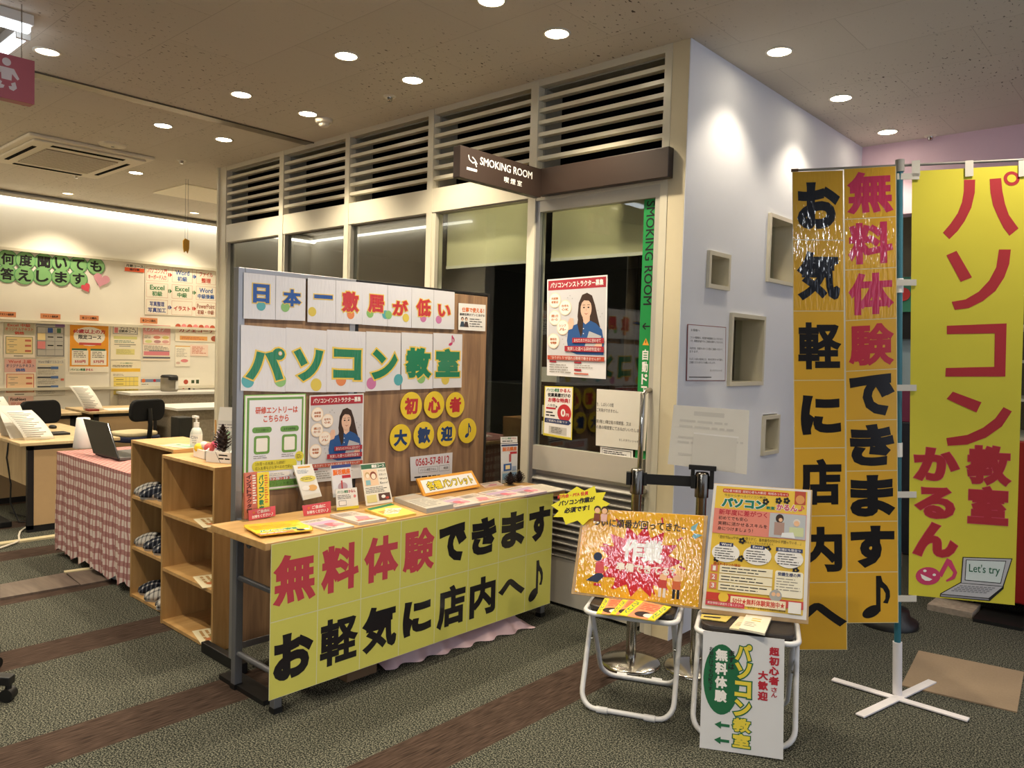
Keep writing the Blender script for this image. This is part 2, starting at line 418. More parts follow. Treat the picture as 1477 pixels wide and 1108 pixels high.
struct(B().box((-10.3, -5, -.1), (4, 9, 0), M_CARPET).obj('floor', origin=(0, 0, 0)), 'dark speckled carpet floor with brown stripes', 'floor')
struct(B().box((-10.3, -5, CEIL), (4, 9, CEIL+.1), M_CEIL).obj('ceiling', origin=(0, 0, 0)), 'grey beige acoustic ceiling with dark flecks', 'ceiling')
struct(B().box((XW-.12, .5, 0), (XW, YF, CEIL), M_WALL).obj('wall_back'), 'cream wall of the classroom at the far left', 'wall')
struct(B().box((XW, .42, 0), (-6.2, .57, CEIL), M_WALL).obj('wall_left'), 'cream side wall of the classroom', 'wall')
struct(B().box((XW, YF, 0), (XL, YF+.1, CEIL), M_WALL).obj('wall_rear'), 'cream wall closing the classroom', 'wall')
struct(B().box((-10.3, -5.1, 0), (4, -5, CEIL), mat('opposite_shop_wall', '#6a6258', .8)).obj('wall_front'), 'dim wall of the shop opposite, behind the camera', 'wall')
struct(B().box((-10.4, -5, 0), (-10.3, .42, CEIL), mat('opposite_shop_wall', '#6a6258', .8)).obj('wall_corridor'), 'dim end wall of the corridor behind the camera', 'wall')
# bulkhead and far wall of the arcade side
struct(B().box((XC, YF, 2.49), (4, YF+.15, CEIL), mat('pink_lit_bulkhead', '#e3c6d4', .7, var=.02)).obj('wall_bulkhead'), 'bulkhead with pink light put into its colour, under the ceiling behind the flags', 'wall')  # pink neon light on the bulkhead is put into its paint colour
fw = B().box((-3.5, 7.2, 0), (4, 7.3, CEIL), mat('beige_far_wall', '#cdbb95', .7))
for i in range(24): fw.box((-3.4+i*.3, 7.17, 0), (-3.32+i*.3, 7.2, CEIL), mat('brown_batten', '#6e5846', .6))
struct(fw.obj('wall_far'), 'beige far wall with brown vertical battens', 'wall')

# ---- smoking booth: right side wall with small windows
YO = [('1', FX(1020, 361, XC), FX(1048.5, 420, XC)), ('2', FX(1108, 307, XC), Vector((XC, 4.80, FX(1108, 407, XC).z))),
      ('3', FX(1052.5, 451, XC), FX(1097, 555.5, XC)), ('4', FX(1099, 600, XC), FX(1119.5, 653, XC)), ('5', FX(1017, 603, XC), FX(1046, 640, XC))]
holes = [(n, min(a.y, b.y), max(a.y, b.y), min(a.z, b.z), max(a.z, b.z)) for n, a, b in YO]
ys = sorted({YB, YF} | {h[1]+.012 for h in holes} | {h[2]-.012 for h in holes}); zs = sorted({0, CEIL} | {h[3]+.012 for h in holes} | {h[4]-.012 for h in holes})
wb = B()
for i in range(len(ys)-1):
    for j in range(len(zs)-1):
        cy, cz = (ys[i]+ys[i+1])/2, (zs[j]+zs[j+1])/2
        if not any(h[1] < cy < h[2] and h[3] < cz < h[4] for h in holes): wb.box((XC-.14, ys[i], zs[j]), (XC, ys[i+1], zs[j+1]), M_WALLW)
struct(wb.obj('wall_right'), 'white papered side wall of the smoking booth', 'wall')
WINLAB = {'1': 'small square window high near the booth corner', '2': 'tall upper window beside the yellow banner', '3': 'larger square window beside the white notice', '4': 'small low window beside the yellow banner', '5': 'small window half hidden behind the white paper'}
for n, y0, y1, z0, z1 in holes:
    r = thing('window_'+n, WINLAB[n]+' in the white wall', 'window', (XC, (y0+y1)/2, z0)); r['kind'] = 'structure'
    b = B(); w = .022
    for a, c in (((y0, z0), (y1, z0+w)), ((y0, z1-w), (y1, z1)), ((y0, z0+w), (y0+w, z1-w)), ((y1-w, z0+w), (y1, z1-w))):
        b.box((XC-.16, a[0], a[1]), (XC+.018, c[0], c[1]), M_FRAME)
    b.obj('window_frame', r)
    B().box((XC-.125, y0+w, z0+w), (XC-.12, y1-w, z1-w), M_GLASS2).obj('pane', r)

# ---- smoking booth: front framing
fr = B()
MUL = [(-6.67, -6.56), (-5.69, -5.63), (-4.80, -4.75), (-3.893, -3.842), (-3.008, -2.952), (-2.122, -2.08)]
for a, b_ in MUL: fr.box((a, YB-.004, 0), (b_, YB+.10, CEIL), M_FRAME)
fr.box((-6.56, YB, 2.962), (-2.122, YB+.10, CEIL), M_FRAME)
for (a, b_), (c, d) in zip(MUL, MUL[1:]):
    fr.box((b_, YB, 2.332 if c < -2.5 else 2.31), (c, YB+.06, 2.485), M_FRAME)
fr.box((-6.56, YB+.0, 0), (-3.008, YB+.08, .10), M_FRAME)
fr.box((-2.08, YB-.001, 0), (XC-.004, YB+.10, CEIL), mat('cream_wall_end', '#d8cbaa', .6, var=.02))
fr.box((XL-.02, YB-.02, 0), (XL, YB+2.4, CEIL), M_FRAME)
struct(fr.obj('trim_1'), 'cream metal framing of the smoking booth front', 'frame')
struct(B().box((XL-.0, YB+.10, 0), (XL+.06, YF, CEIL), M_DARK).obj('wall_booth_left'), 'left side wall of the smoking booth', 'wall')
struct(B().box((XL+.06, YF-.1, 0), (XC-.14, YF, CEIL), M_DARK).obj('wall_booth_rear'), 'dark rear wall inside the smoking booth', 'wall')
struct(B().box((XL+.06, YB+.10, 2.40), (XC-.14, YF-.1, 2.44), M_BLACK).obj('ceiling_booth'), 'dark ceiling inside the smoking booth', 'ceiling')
struct(B().box((XL+.06, YB+.22, 2.445), (XC-.14, YB+.24, CEIL), M_BLACK).obj('wall_plenum_shade'), 'black sheet painted as the dark void behind the louvres', 'wall')  # black sheet: the darkness behind the louvres is put into its colour

ORD = ['leftmost', 'second', 'middle', 'fourth', 'rightmost']
DESC = ['smallest in view, above the leftmost glass bay of the booth', 'above the second glass bay from the classroom', 'above the glass bay left of the hanging brown sign', 'partly behind the white lettered end of the brown sign', 'above the sliding door and the brown sign board']
for i in range(5):
    x0, x1 = MUL[i][1], MUL[i+1][0]
    r = thing('louver_grille', 'cream horizontal louver grille '+DESC[i], 'louver', ((x0+x1)/2, YB+.05, 2.485), group='louver grilles over the booth front')
    b = B()
    for k in range(6):
        z = 2.962 - (k+1)*.0682
        b.box((x0, YB+.006, z-.011), (x1, YB+.045, z+.011), M_FRAME)
    b.obj('slats', r)
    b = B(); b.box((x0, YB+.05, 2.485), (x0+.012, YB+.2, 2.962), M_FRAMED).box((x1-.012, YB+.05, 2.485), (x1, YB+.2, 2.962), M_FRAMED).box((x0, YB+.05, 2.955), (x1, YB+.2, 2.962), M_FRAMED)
    b.obj('reveal', r)
# glass bays
GW = ['glass bay at the left end of the booth', 'second glass bay behind the tall display board', 'third glass bay reflecting the bright classroom cove', 'glass bay with a cream reflection panel left of the sliding door']
for i in range(4):
    x0, x1 = MUL[i][1], MUL[i+1][0]; zt = 2.332
    r = thing('window_%d' % (6+i), GW[i], 'window', ((x0+x1)/2, YB+.05, .1)); r['kind'] = 'structure'
    w = .03 if i == 3 else .022
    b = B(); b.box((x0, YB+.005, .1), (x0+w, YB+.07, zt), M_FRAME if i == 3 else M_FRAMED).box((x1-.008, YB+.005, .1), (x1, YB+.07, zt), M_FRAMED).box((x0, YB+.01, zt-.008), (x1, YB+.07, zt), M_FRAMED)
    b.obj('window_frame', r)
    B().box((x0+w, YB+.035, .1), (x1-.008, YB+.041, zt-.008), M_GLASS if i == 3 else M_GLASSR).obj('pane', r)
# door
dr = thing('door_1', 'sliding glass door of the smoking booth with a green strip', 'door', (-2.54, YB+.03, 0)); dr['kind'] = 'structure'
b = B(); x0, x1 = -2.952, -2.122
b.box((x0, YB+.008, .0), (x0+.03, YB+.05, 2.31), M_ALU).box((x1-.032, YB+.004, .0), (x1, YB+.05, 2.31), M_ALUP).box((x0+.03, YB+.004, 2.245), (x1-.032, YB+.05, 2.31), M_ALUP)
b.obj('door_frame', dr)
B().box((x0+.03, YB+.03, .9), (x1-.032, YB+.036, 2.245), M_GLASS).obj('pane', dr)
b = B().box((x0+.03, YB+.006, .76), (x1-.05, YB+.05, .9), M_ALUP).box((x0+.03, YB+.04, .02), (x1-.05, YB+.05, .76), M_ALUP).box((x0+.03, YB+.006, .02), (x1-.05, YB+.05, .28), M_ALUP)
for k in range(12):
    z = .735-k*.038
    b.add([(x0+.03, YB+.004, z-.028), (x1-.05, YB+.004, z-.028), (x1-.05, YB+.038, z), (x0+.03, YB+.038, z)], [(0, 1, 2, 3)], mat('grey_louver', '#98938a', .4, metal=.15, var=.02))
    b.box((x0+.03, YB+.002, z-.032), (x1-.05, YB+.008, z-.026), mat('grey_louver', '#98938a', .4, metal=.15, var=.02))
b.obj('louver_panel', dr)
a, c = FY(943, 570, YB-.05), FY(928.5, 706, YB-.05)
B().tube([(x1-.02, YB+.01, a.z+.02), (x1-.02, YB-.03, a.z+.02), (x1-.025, YB-.055, a.z), (x1-.03, YB-.055, c.z), (x1-.03, YB-.03, c.z-.02), (x1-.03, YB+.01, c.z-.02)], .014, M_CHROME, 12).obj('door_handle', dr)
g = Sh(.078, 1.345, pm('#1f8a45'), t=.0006)
g.text('SMOKING ROOM', .016, .80, .066, 1.335, INK, bold=.012, rot=90)
for P in (((.018, .690), (.062, .690)), ((.018, .690), (.036, .706)), ((.018, .690), (.036, .674))): g.line(*P[0], *P[1], .007, INK)
g.poly([(.02, .592), (.06, .592), (.04, .63)], K('#e8a13a')); g.rect(.038, .603, .042, .618, INK, 2)
g.text('自動ドア', .022, .32, .058, .575, WHT, bold=.03, vert=True)
g.lay([(-2.233, YB+.026, .90), (-2.155, YB+.026, .90), (-2.155, YB+.026, 2.245), (-2.233, YB+.026, 2.245)], 'door_strip', dr)
# cream panels standing in for the bright reflection in the glass
M_REFL = mat('cream_reflection', '#ece8cc', .8, var=.02)
_nt = M_REFL.node_tree; _tr = N(_nt, 'ShaderNodeBsdfTranslucent'); _tr.inputs[0].default_value = lin('#ece8cc'); _mx = N(_nt, 'ShaderNodeMixShader'); _mx.inputs[0].default_value = .5
_nt.links.new(_nt.nodes['Principled BSDF'].outputs[0], _mx.inputs[1]); _nt.links.new(_tr.outputs[0], _mx.inputs[2]); _nt.links.new(_mx.outputs[0], _nt.nodes['Material Output'].inputs[0])
for x0, x1, lab in ((-3.83, -3.02, 'cream panel imitating a reflection in the fixed glass left of the door'), (-2.93, -2.0, 'cream panel imitating a reflection in the sliding door glass')):
    r = thing('reflection_panel', lab, 'reflection panel', ((x0+x1)/2, YB+.13, 1.975), group='reflection panels in the booth')
    B().box((x0, YB+.13, 1.99), (x1, YB+.134, 2.38), M_REFL).obj('fabric', r)
    B().box((x0, YB+.125, 1.975), (x1, YB+.139, 1.993), M_WHITE).obj('bottom_bar', r)
    B().cyl((x0, YB+.14, 2.37), (x1, YB+.14, 2.37), .02, M_WHITE).obj('roller', r)
# lamps added inside the booth to make the cream panels glow
def added_booth_lamp(x):
    o = thing('added_booth_lamp', 'small lamp added inside the smoking booth to light the cream panels', 'lamp', (x, 3.86, 2.38), group='added booth lamps')
    B().cyl((x, 3.86, 2.385), (x, 3.86, 2.40), .06, M_WHITE).obj('housing', o); B().cyl((x, 3.86, 2.383), (x, 3.86, 2.385), .05, emis('booth_glow', (1, .95, .8), 8)).obj('lens', o)
    l = bpy.data.lights.new('added_booth_light', 'POINT'); l.energy = 11; l.color = (1, .95, .8); l.shadow_soft_size = .05; q = bpy.data.objects.new('added_booth_light', l); COL.objects.link(q); q.location = (x, 3.86, 2.36)
added_booth_lamp(-3.4); added_booth_lamp(-2.5)
# inside of the booth
r = thing('ashtray_cabinet', 'black smoke extractor cabinet with white labels seen through the glass', 'cabinet', (-3.55, 4.3, 0))
B().box((-3.95, 4.1, 0), (-3.2, 4.6, 1.22), M_BLK).obj('body', r, bev=.01)
b = B(); b.box((-3.40, 4.092, 1.00), (-3.32, 4.1, 1.08), WHT).box((-3.40, 4.092, .88), (-3.32, 4.1, .97), WHT); b.obj('label', r)
B().box((-3.42, 4.09, 1.24), (-3.28, 4.12, 1.34), WHT).obj('display', r)
tag(B().box((-3.6, 3.95, 0), (-3.15, 4.05, .62), wood('dim_wood', '#8a7658', '#a08a68')).obj('low_counter', bev=.004), 'low pale wooden counter seen through the dark booth glass', 'counter')
tag(B().box((-2.75, YF-.14, 1.45), (-1.9+-.3, YF-.11, 2.3), pm('#1c7a3a')).obj('green_reflection'), 'dark green panel inside the booth imitating a green reflection', 'panel')  # stands in for a green reflection in the door glass
cu = B()
for i in range(40): cu.cyl((-2.45, 3.7+i*.05, .2), (-2.45, 3.7+i*.05, 2.36), .03, mat('brown_curtain', '#33271b', .9), 8)
tag(cu.obj('curtain'), 'brown pleated curtain behind the small side windows', 'curtain')

# brown sign
sg = thing('room_sign', 'dark brown smoking room sign with white letters over the booth door', 'sign', (-2.9, YB-.05, 2.325))
B().box((-2.895, YB-.055, 2.325), (-2.05, YB-.006, 2.475), M_BROWN).obj('wall_board', sg, bev=.003)
p0, p1 = FX(668, 214, -2.87), FX(668, 262, -2.87)
y0 = p0.y-.02
B().box((-2.92, y0, 2.312), (-2.87, YB-.055, 2.470), M_BROWN).obj('projecting_board', sg, bev=.003)
L = YB-.055-y0; s = Sh(L, .158, M_BROWN, t=.0004)
q = L/.60
s.text('SMOKING ROOM', .135*q, .088, .525*q, .128, WHT, bold=.012)
s.text('喫 煙 室', .31*q, .032, .445*q, .062, WHT, bold=.012)
s.rect(.045*q, .045, .115*q, .058, WHT)
for P in (((.06, .10), (.085, .085)), ((.085, .085), (.098, .093)), ((.098, .093), (.112, .07)), ((.055, .12), (.06, .10)), ((.08, .115), (.098, .105)), ((.098, .105), (.115, .085))): s.line(P[0][0]*q, P[0][1], P[1][0]*q, P[1][1], .005, WHT)
s.lay([(-2.869, y0, 2.312), (-2.869, YB-.055, 2.312), (-2.869, YB-.055, 2.470), (-2.869, y0, 2.470)], 'lettering', sg)

# ---------------------------------------------------------------- ceiling fittings
M_RING = mat('downlight_ring', '#d8d0c0', .5)
def lamp(name, kind, loc, energy, color, size=.1, rot=None, size_y=None, spread=None, angle=None):
    l = bpy.data.lights.new(name, kind); l.energy = energy; l.color = color
    if kind == 'AREA':
        l.size = size
        if size_y: l.shape = 'RECTANGLE'; l.size_y = size_y
        else: l.shape = 'DISK'
        if spread: l.spread = spread
    if kind == 'SPOT': l.spot_size = angle or 1.4; l.spot_blend = .6; l.shadow_soft_size = size
    o = bpy.data.objects.new(name, l); COL.objects.link(o); o.location = loc
    if rot: o.rotation_euler = rot
    return o
DL = [(-2.47, 2.53, 'ceiling downlight cut by the top edge above the display board'), (-2.465, 2.99, 'bright downlight in front of the two right louvers'), (-3.54, 2.525, 'downlight above the display board, farther from the booth'), (-3.54, 2.99, 'downlight above the display board, nearer the booth'),
      (-4.61, 2.505, 'downlight left of the smoke detector, farther from the booth'), (-4.614, 2.99, 'downlight right beside the white smoke detector'), (-5.73, 2.51, 'downlight beyond the dark slot, farther from the booth'), (-5.72, 2.97, 'downlight beyond the dark slot, nearer the booth'),
      (-4.807, 1.473, 'tilted spot downlight beside the pink sign'), (-7.538, 3.055, 'small downlight just past the air conditioner'), (-9.25, 3.04, 'amber downlight in front of the bright cove'), (-9.23, 4.43, 'amber downlight by the hatch near the cove'),
      (-1.716, 3.857, 'downlight nearest along the white booth wall'), (-1.722, 4.753, 'middle downlight along the white booth wall'), (-1.72, 5.632, 'farthest downlight along the white booth wall'),
      (-2.47, .6, 0), (-3.54, .6, 0), (-4.61, .3, 0), (-1.4, 1.4, 0), (-.4, 1.4, 0), (-.3, 3.4, 0), (-.2, -3.3, 0), (-1.5, -3.3, 0), (1.1, -3.3, 0), (-8.0, 1.4, 0), (-8.6, 4.9, 0), (-6.2, 1.2, 0), (-7.2, 4.6, 0), (-1.0, -.6, 0)]  # unlabelled ones are unseen, added to brighten the room and its reflections
for i, (x, y, lab) in enumerate(DL):
    r = .058 if i not in (10, 11) else .05
    if not lab: lab = 'ceiling downlight added out of view to brighten the room'
    o = thing('downlight', lab, 'downlight', (x, y, CEIL), group='recessed ceiling downlights' if i < 15 else 'added unseen ceiling downlights')
    B().lathe([(r+.012, 0), (r+.012, -.004), (r, -.006), (r-.002, -.001)], (x, y, CEIL), M_RING).obj('trim_ring', o)
    s = 26 if i not in (8, 10, 11) else 7
    col = (1, .86, .62) if i not in (10, 11) else (1, .72, .38)
    B().cyl((x, y, CEIL-.0015), (x, y, CEIL-.0035), r-.001, emis('lamp_glow_%d_%s' % (s, i in (10, 11)), col, s), 24).obj('lamp_lens', o)
    e = DOWN_W * (1.0 if i < 8 else .7 if i == 8 else .75 if i < 12 else .32 if i < 15 else 1.05)
    lamp('downlight_beam', 'SPOT', (x, y, CEIL-.03), e*3.2, WARM, .045, angle=1.9)
# cove light along the back wall
cv = B().box((XW, .6, 2.93), (XW+.10, YF, 2.945), M_WALL).box((XW+.085, .6, 2.945), (XW+.10, YF, 2.965), M_WALL)
struct(cv.obj('trim_2'), 'cream cove shelf along the top of the far wall', 'trim')
cl = B().box((XW+.03, .6, 2.905), (XW+.075, YF, 2.93), emis('cove_glow', (1, .95, .82), 5))
tag(cl.obj('cove_light'), 'long white cove light at the top of the far wall', 'light')
lamp('cove_beam', 'AREA', (XW+.16, 3.2, 2.89), 4, (1, .93, .76), .06, rot=(0, -.35, 0), size_y=5.2)
cl = B().box((XW+.1, .60, 2.905), (-6.4, .64, 2.93), emis('cove_glow', (1, .95, .82), 5))
tag(cl.obj('cove_light'), 'white cove light of the classroom side wall reflected in the glass', 'light')

# air conditioner cassette
x0, x1, y0, y1 = -8.02, -6.76, 1.95, 2.90
ac = thing('air_conditioner', 'white ceiling cassette air conditioner at the upper left', 'air conditioner', ((x0+x1)/2, (y0+y1)/2, 2.95))
M_AC = mat('ac_white', '#e2d9c6', .5, var=.02)
B().prism([(x0, y0), (x1, y0), (x1, y1), (x0, y1)], 2.972, CEIL, M_AC).obj('panel', ac, bev=.012)
ix = .27; iy = .2
b = B().box((x0+.06, y0+.05, 2.955), (x1-.06, y1-.05, 2.972), M_AC); b.obj('inner_panel', ac, bev=.008)
b = B().box((x0+ix, y0+iy, 2.946), (x1-ix, y1-iy, 2.955), mat('ac_grille', '#a89c86', .6, var=.03))
for k in range(14): xx = x0+ix+.02+k*(x1-x0-2*ix-.04)/13; b.box((xx-.004, y0+iy, 2.943), (xx+.004, y1-iy, 2.946), M_AC)
b.obj('intake_grille', ac)
for q in ((x0+ix, y0+.10, x1-ix, y0+.13), (x0+ix, y1-.13, x1-ix, y1-.10), (x0+.12, y0+iy, x0+.17, y1-iy), (x1-.17, y0+iy, x1-.12, y1-iy)):
    B().box((q[0], q[1], 2.951), (q[2], q[3], 2.956), M_BLACK).obj('air_outlet', ac)
sp = thing('ceiling_speaker', 'round flat white ceiling speaker beside the air conditioner', 'speaker', (-6.62, 2.50, 2.985))
B().lathe([(.0, -.02), (.07, -.02), (.1, -.012), (.105, 0)], (-6.62, 2.50, CEIL), M_AC).obj('cover', sp)
B().cyl((-6.62, 2.5, CEIL-.023), (-6.62, 2.5, CEIL-.018), .012, GRY).obj('centre_mark', sp)
sd = thing('smoke_detector', 'white domed smoke detector in front of the louvers', 'detector', (-4.637, 3.133, 2.95))
B().lathe([(.0, -.03), (.052, -.03), (.06, -.018), (.062, 0)], (-4.637, 3.133, CEIL), M_AC).obj('base', sd)
B().lathe([(.0, -.055), (.02, -.055), (.035, -.045), (.037, -.03)], (-4.637, 3.133, CEIL), M_AC).obj('sensor_head', sd)
for x, y, lab in ((-3.884, 3.099, 'small round sprinkler disc near the louvers over the display board'), (-6.678, 3.087, 'small dark centred sprinkler disc near the booth left end'), (-1.522, 6.0-.1, 'small sprinkler disc on the ceiling by the bulkhead'), (-8.15, 2.75, 'tiny sprinkler disc past the air conditioner')):
    o = thing('sprinkler_head', lab, 'sprinkler', (x, y, 2.98), group='ceiling sprinkler discs')
    B().lathe([(0, -.008), (.034, -.008), (.04, 0)], (x, y, CEIL), M_AC).obj('plate', o)
    B().lathe([(0, -.03), (.014, -.03), (.018, -.008)], (x, y, CEIL), M_CHROME).obj('nozzle', o)
b = B().box((-8.36, 3.56, 2.99), (-7.62, 4.30, 2.999), mat('hatch_white', '#efe6d0', .6)); b.obj('trim_4')
struct(bpy.data.objects['trim_4'], 'square pale access hatch in the ceiling near the booth', 'hatch')
sl = thing('slot_diffuser', 'long dark metallic slot across the ceiling', 'diffuser', (-5.27, 2.2, 2.995))
B().box((-5.33, -2, 2.994), (-5.21, YB, CEIL), mat('slot_metal', '#8a7f6c', .3, metal=.6, var=.1, scale=2)).obj('strip', sl)
B().box((-5.218, -2, 2.99), (-5.21, YB, 2.994), M_BLK).obj('edge', sl)
# tube lights; those behind the camera are added for glare
for a, b_, lab in (((-1.4, -3.6, 2.92), (1.4, -3.6, 2.92), 'linear tube light added out of view behind the camera for glare'), ((-1.4, -3.2, 2.92), (1.4, -3.2, 2.92), 'second linear tube lamp added out of view for glare'), ((-4.36, .2, 2.92), (-4.36, 1.27, 2.92), 'bright linear tube light ending at the upper left, upper of the pair'), ((-4.46, 1.26, 2.92), (-5.6, 1.26, 2.92), 'bright linear tube light crossing behind the pink sign, lower of the pair')):
    o = thing('tube_light', lab, 'tube light', a, group='linear tube lights')
    a = Vector(a); c = Vector(b_); d = (c-a).normalized(); s_ = Vector((-d.y, d.x, 0))*.03
    M = Matrix(((d.x, s_.x/.03, 0, a.x), (d.y, s_.y/.03, 0, a.y), (0, 0, 1, a.z), (0, 0, 0, 1))); LL = (c-a).length
    B().box((0, -.03, .03), (LL, .03, .08), M_WHITE, M).obj('housing', o, bev=.004)
    B().box((.01, -.022, -.005), (LL-.01, .022, .03), emis('tube_glow', (.9, .95, 1), 40) if a.y < -2 else emis('tube_glow_dim', (.85, .92, 1), 3.5), M).obj('tube', o, bev=.01)
    B().box((-.01, -.032, -.008), (.012, .032, .08), M_WHITE, M).obj('end_cap', o, bev=.004)
for k, y in enumerate((4.3, 5.3, 6.4)):  # unseen light panels added to give glare on the laminated sheets
    o = thing('glare_panel', 'white ceiling light panel added out of view over the arcade for glare', 'panel light', (2.0, y, 2.98), group='added arcade light panels')
    B().box((1.6, y-.3, 2.985), (2.4, y+.3, CEIL), M_WHITE).obj('housing', o); B().box((1.62, y-.28, 2.978), (2.38, y+.28, 2.985), emis('panel_glow', (.88, .92, 1), 9)).obj('diffuser', o)
# hanging pink nursery sign
bs = thing('hanging_sign', 'pink hanging box sign with a white baby figure', 'sign', (-4.2, 1.1, 2.54))
zb, zt, ye = 2.54, 2.742, 1.236
B().box((-4.27, .98, zb), (-4.205, ye, zt), mat('pink_sign', '#b4606c', .4, var=.03)).obj('box', bs, bev=.004)
s = Sh(.25, .2, mat('pink_sign', '#b4606c', .4, var=.03), t=.0004)
W2 = pm('#ddd3d8'); cx = .135
s.circ(cx, .165, .018, W2)
s.poly([(cx-.03, .14), (cx+.03, .14), (cx+.052, .10), (cx+.044, .092), (cx+.022, .115), (cx+.02, .085), (cx-.02, .085), (cx-.022, .115), (cx-.044, .092), (cx-.052, .10)], W2)
for sg_ in (-1, 1): s.poly([(cx+sg_*.012, .045), (cx+sg_*.028, .04), (cx+sg_*.042, .055), (cx+sg_*.035, .082), (cx+sg_*.018, .072), (cx+sg_*.022, .06), (cx+sg_*.008, .058)], W2)
s.lay([(-4.204, .985, zb), (-4.204, ye-.001, zb), (-4.204, ye-.001, zt), (-4.204, .985, zt)], 'pictogram', bs)
for y in (1.02, 1.19): B().cyl((-4.237, y, zt), (-4.237, y, CEIL), .003, M_CHROME, 8).obj('hanger_rod', bs)
# hanging ornament
p = FX(268.5, 357, -7.4)
og = thing('hanging_ornament', 'small gold paper charm hanging on two long strings', 'ornament', p)
b = B()
b.prism([(-.03, .0), (-.02, -.05), (.0, -.03), (.015, -.055), (.028, -.01), (.03, .07), (-.012, .085), (-.032, .06)], -.006, .006, mat('gold_paper', '#b98a2a', .4), Matrix.Translation(p) @ Matrix.Rotation(PI/2, 4, 'Z') @ Matrix.Rotation(PI/2, 4, 'X'))
b.obj('charm', og)
for d in (-.012, .014): B().cyl((p.x, p.y+d, p.z+.06), (p.x, p.y+d, CEIL), .0016, GRY, 6).obj('string', og)

# ================================================================ CLASSROOM AT THE LEFT
XP = XW+.006
for i, (z, d, lab) in enumerate(((2.385, .045, 'upper picture ledge on the far cream wall'), (1.615, .045, 'middle ledge above the row of posters on the far wall'), (.872, .03, 'low rail on the far wall behind the desks'))):
    struct(B().box((XW, .6, z-.018), (XW+d, YF, z+.012), M_FRAME).obj('trim_%d' % (5+i)), lab, 'ledge')
def wp(u0, v0, u1, v1, sl=.03, x=None):
    """poster rectangle on the far wall from its top-left and bottom-right pixels"""
    x = x or XP; a = FX(u0, v0, x); b = FX(u1, v1, x)
    return [(x, a.y, b.z), (x, b.y, b.z), (x, b.y, a.z), (x, a.y, a.z)]
SHEETP = pm('#efe8d8')
# green letter discs
GD = pm('#84b577', 1); GD2 = pm('#4f8f5c')
Q = .1173
row = [('何', 95, 285), ('度', 315, 305), ('聞', 540, 325), ('い', 750, 337), ('て', 965, 357), ('も', 1180, 377), ('答', 85, 470), ('え', 300, 490), ('し', 520, 500), ('ま', 750, 512), ('す', 965, 532)]
POSN = ['first', 'second', 'third', 'fourth', 'fifth', 'sixth and last', 'first', 'second', 'third', 'fourth', 'fifth and last']
for i, (ch, u, v) in enumerate(row):
    c = FX(u*Q, 340+v*Q, XP+.004*(i % 2)); r = .098
    s = Sh(2*r, 2*r, GD2, shape=[(r+r*math.cos(2*PI*k/28), r+r*math.sin(2*PI*k/28)) for k in range(28)])
    s.circ(r, r, r*.93, GD, n=28); s.text(ch, r-.063, r-.063, r+.063, r+.063, INK, bold=.035, k=2)
    o = s.lay([(c.x, c.y-r, c.z-r), (c.x, c.y+r, c.z-r), (c.x, c.y+r, c.z+r), (c.x, c.y-r, c.z+r)], 'letter_disc')
    tag(o, 'round green letter card, %s of the %s row on the far wall' % (POSN[i], 'upper' if i < 6 else 'lower'), 'letter card', 'green letter cards on the far wall')
def heart(n=26):
    P = []
    for i in range(n):
        t = 2*PI*i/n; P.append((16*math.sin(t)**3/34+.5, (13*math.cos(t)-5*math.cos(2*t)-2*math.cos(3*t)-math.cos(4*t)+17)/30))
    return P[::-1]
for u, v, w, h, col, lab, rot in ((1245, 555, .19, .165, '#d896a6', 'large pale pink paper heart beside the green letter cards', .25), (1062, 645, .105, .11, '#d8485a', 'small red paper heart under the green letter cards', -.5)):
    c = FX(u*Q, 340+v*Q, XP+.008); H = heart()
    pts = []
    for x, y in H:
        x = (x-.5)*w; y = (y-.5)*h; pts.append((w/2+x*math.cos(rot)+y*math.sin(rot), h/2-x*math.sin(rot)+y*math.cos(rot)))
    s = Sh(w, h, pm(col, 1), shape=pts[::-1] if False else pts)
    o = s.lay([(c.x, c.y-w/2, c.z-h/2), (c.x, c.y+w/2, c.z-h/2), (c.x, c.y+w/2, c.z+h/2), (c.x, c.y-w/2, c.z+h/2)], 'paper_heart'); tag(o, lab, 'paper heart')
# orange label cards on the middle ledge
OC = pm('#d98e60', 1)
for u0, v0, u1, v1, t, lab in ((-4, 449, 23, 458, 'テキスト価格表', 'orange label card at the left edge of the picture'), (58.3, 452, 87.2, 460.9, 'テキスト価格表', 'orange label card above the grey price table'), (115, 454.4, 142.3, 463.2, '各コース案内', 'orange label card above the orange seniors poster'), (202.2, 458, 227, 467.2, '各コース案内', 'orange label card at the right, above the pink poster')):
    c = wp(u0, v0, u1, v1, x=XP+.05); w, h = dims(c); s = Sh(w, h, OC); s.text(t, w*.12, h*.28, w*.88, h*.72, INK, bold=.03, res=2)
    tag(s.lay(c, 'label_card'), lab, 'label card', 'orange label cards')
c = wp(180, 379.5, 208, 393.5); w, h = dims(c); s = Sh(w, h, pm('#e2603c', 1)); s.rect(0, h*.5, w, h, SHEETP); s.text('月謝コース', w*.06, h*.56, w*.94, h*.92, INK, bold=.03, res=2); s.text('進行表', w*.24, h*.12, w*.76, h*.44, INK, bold=.03, res=2)
tag(s.lay(c, 'label_card'), 'red and white label card left of the course chart', 'label card')
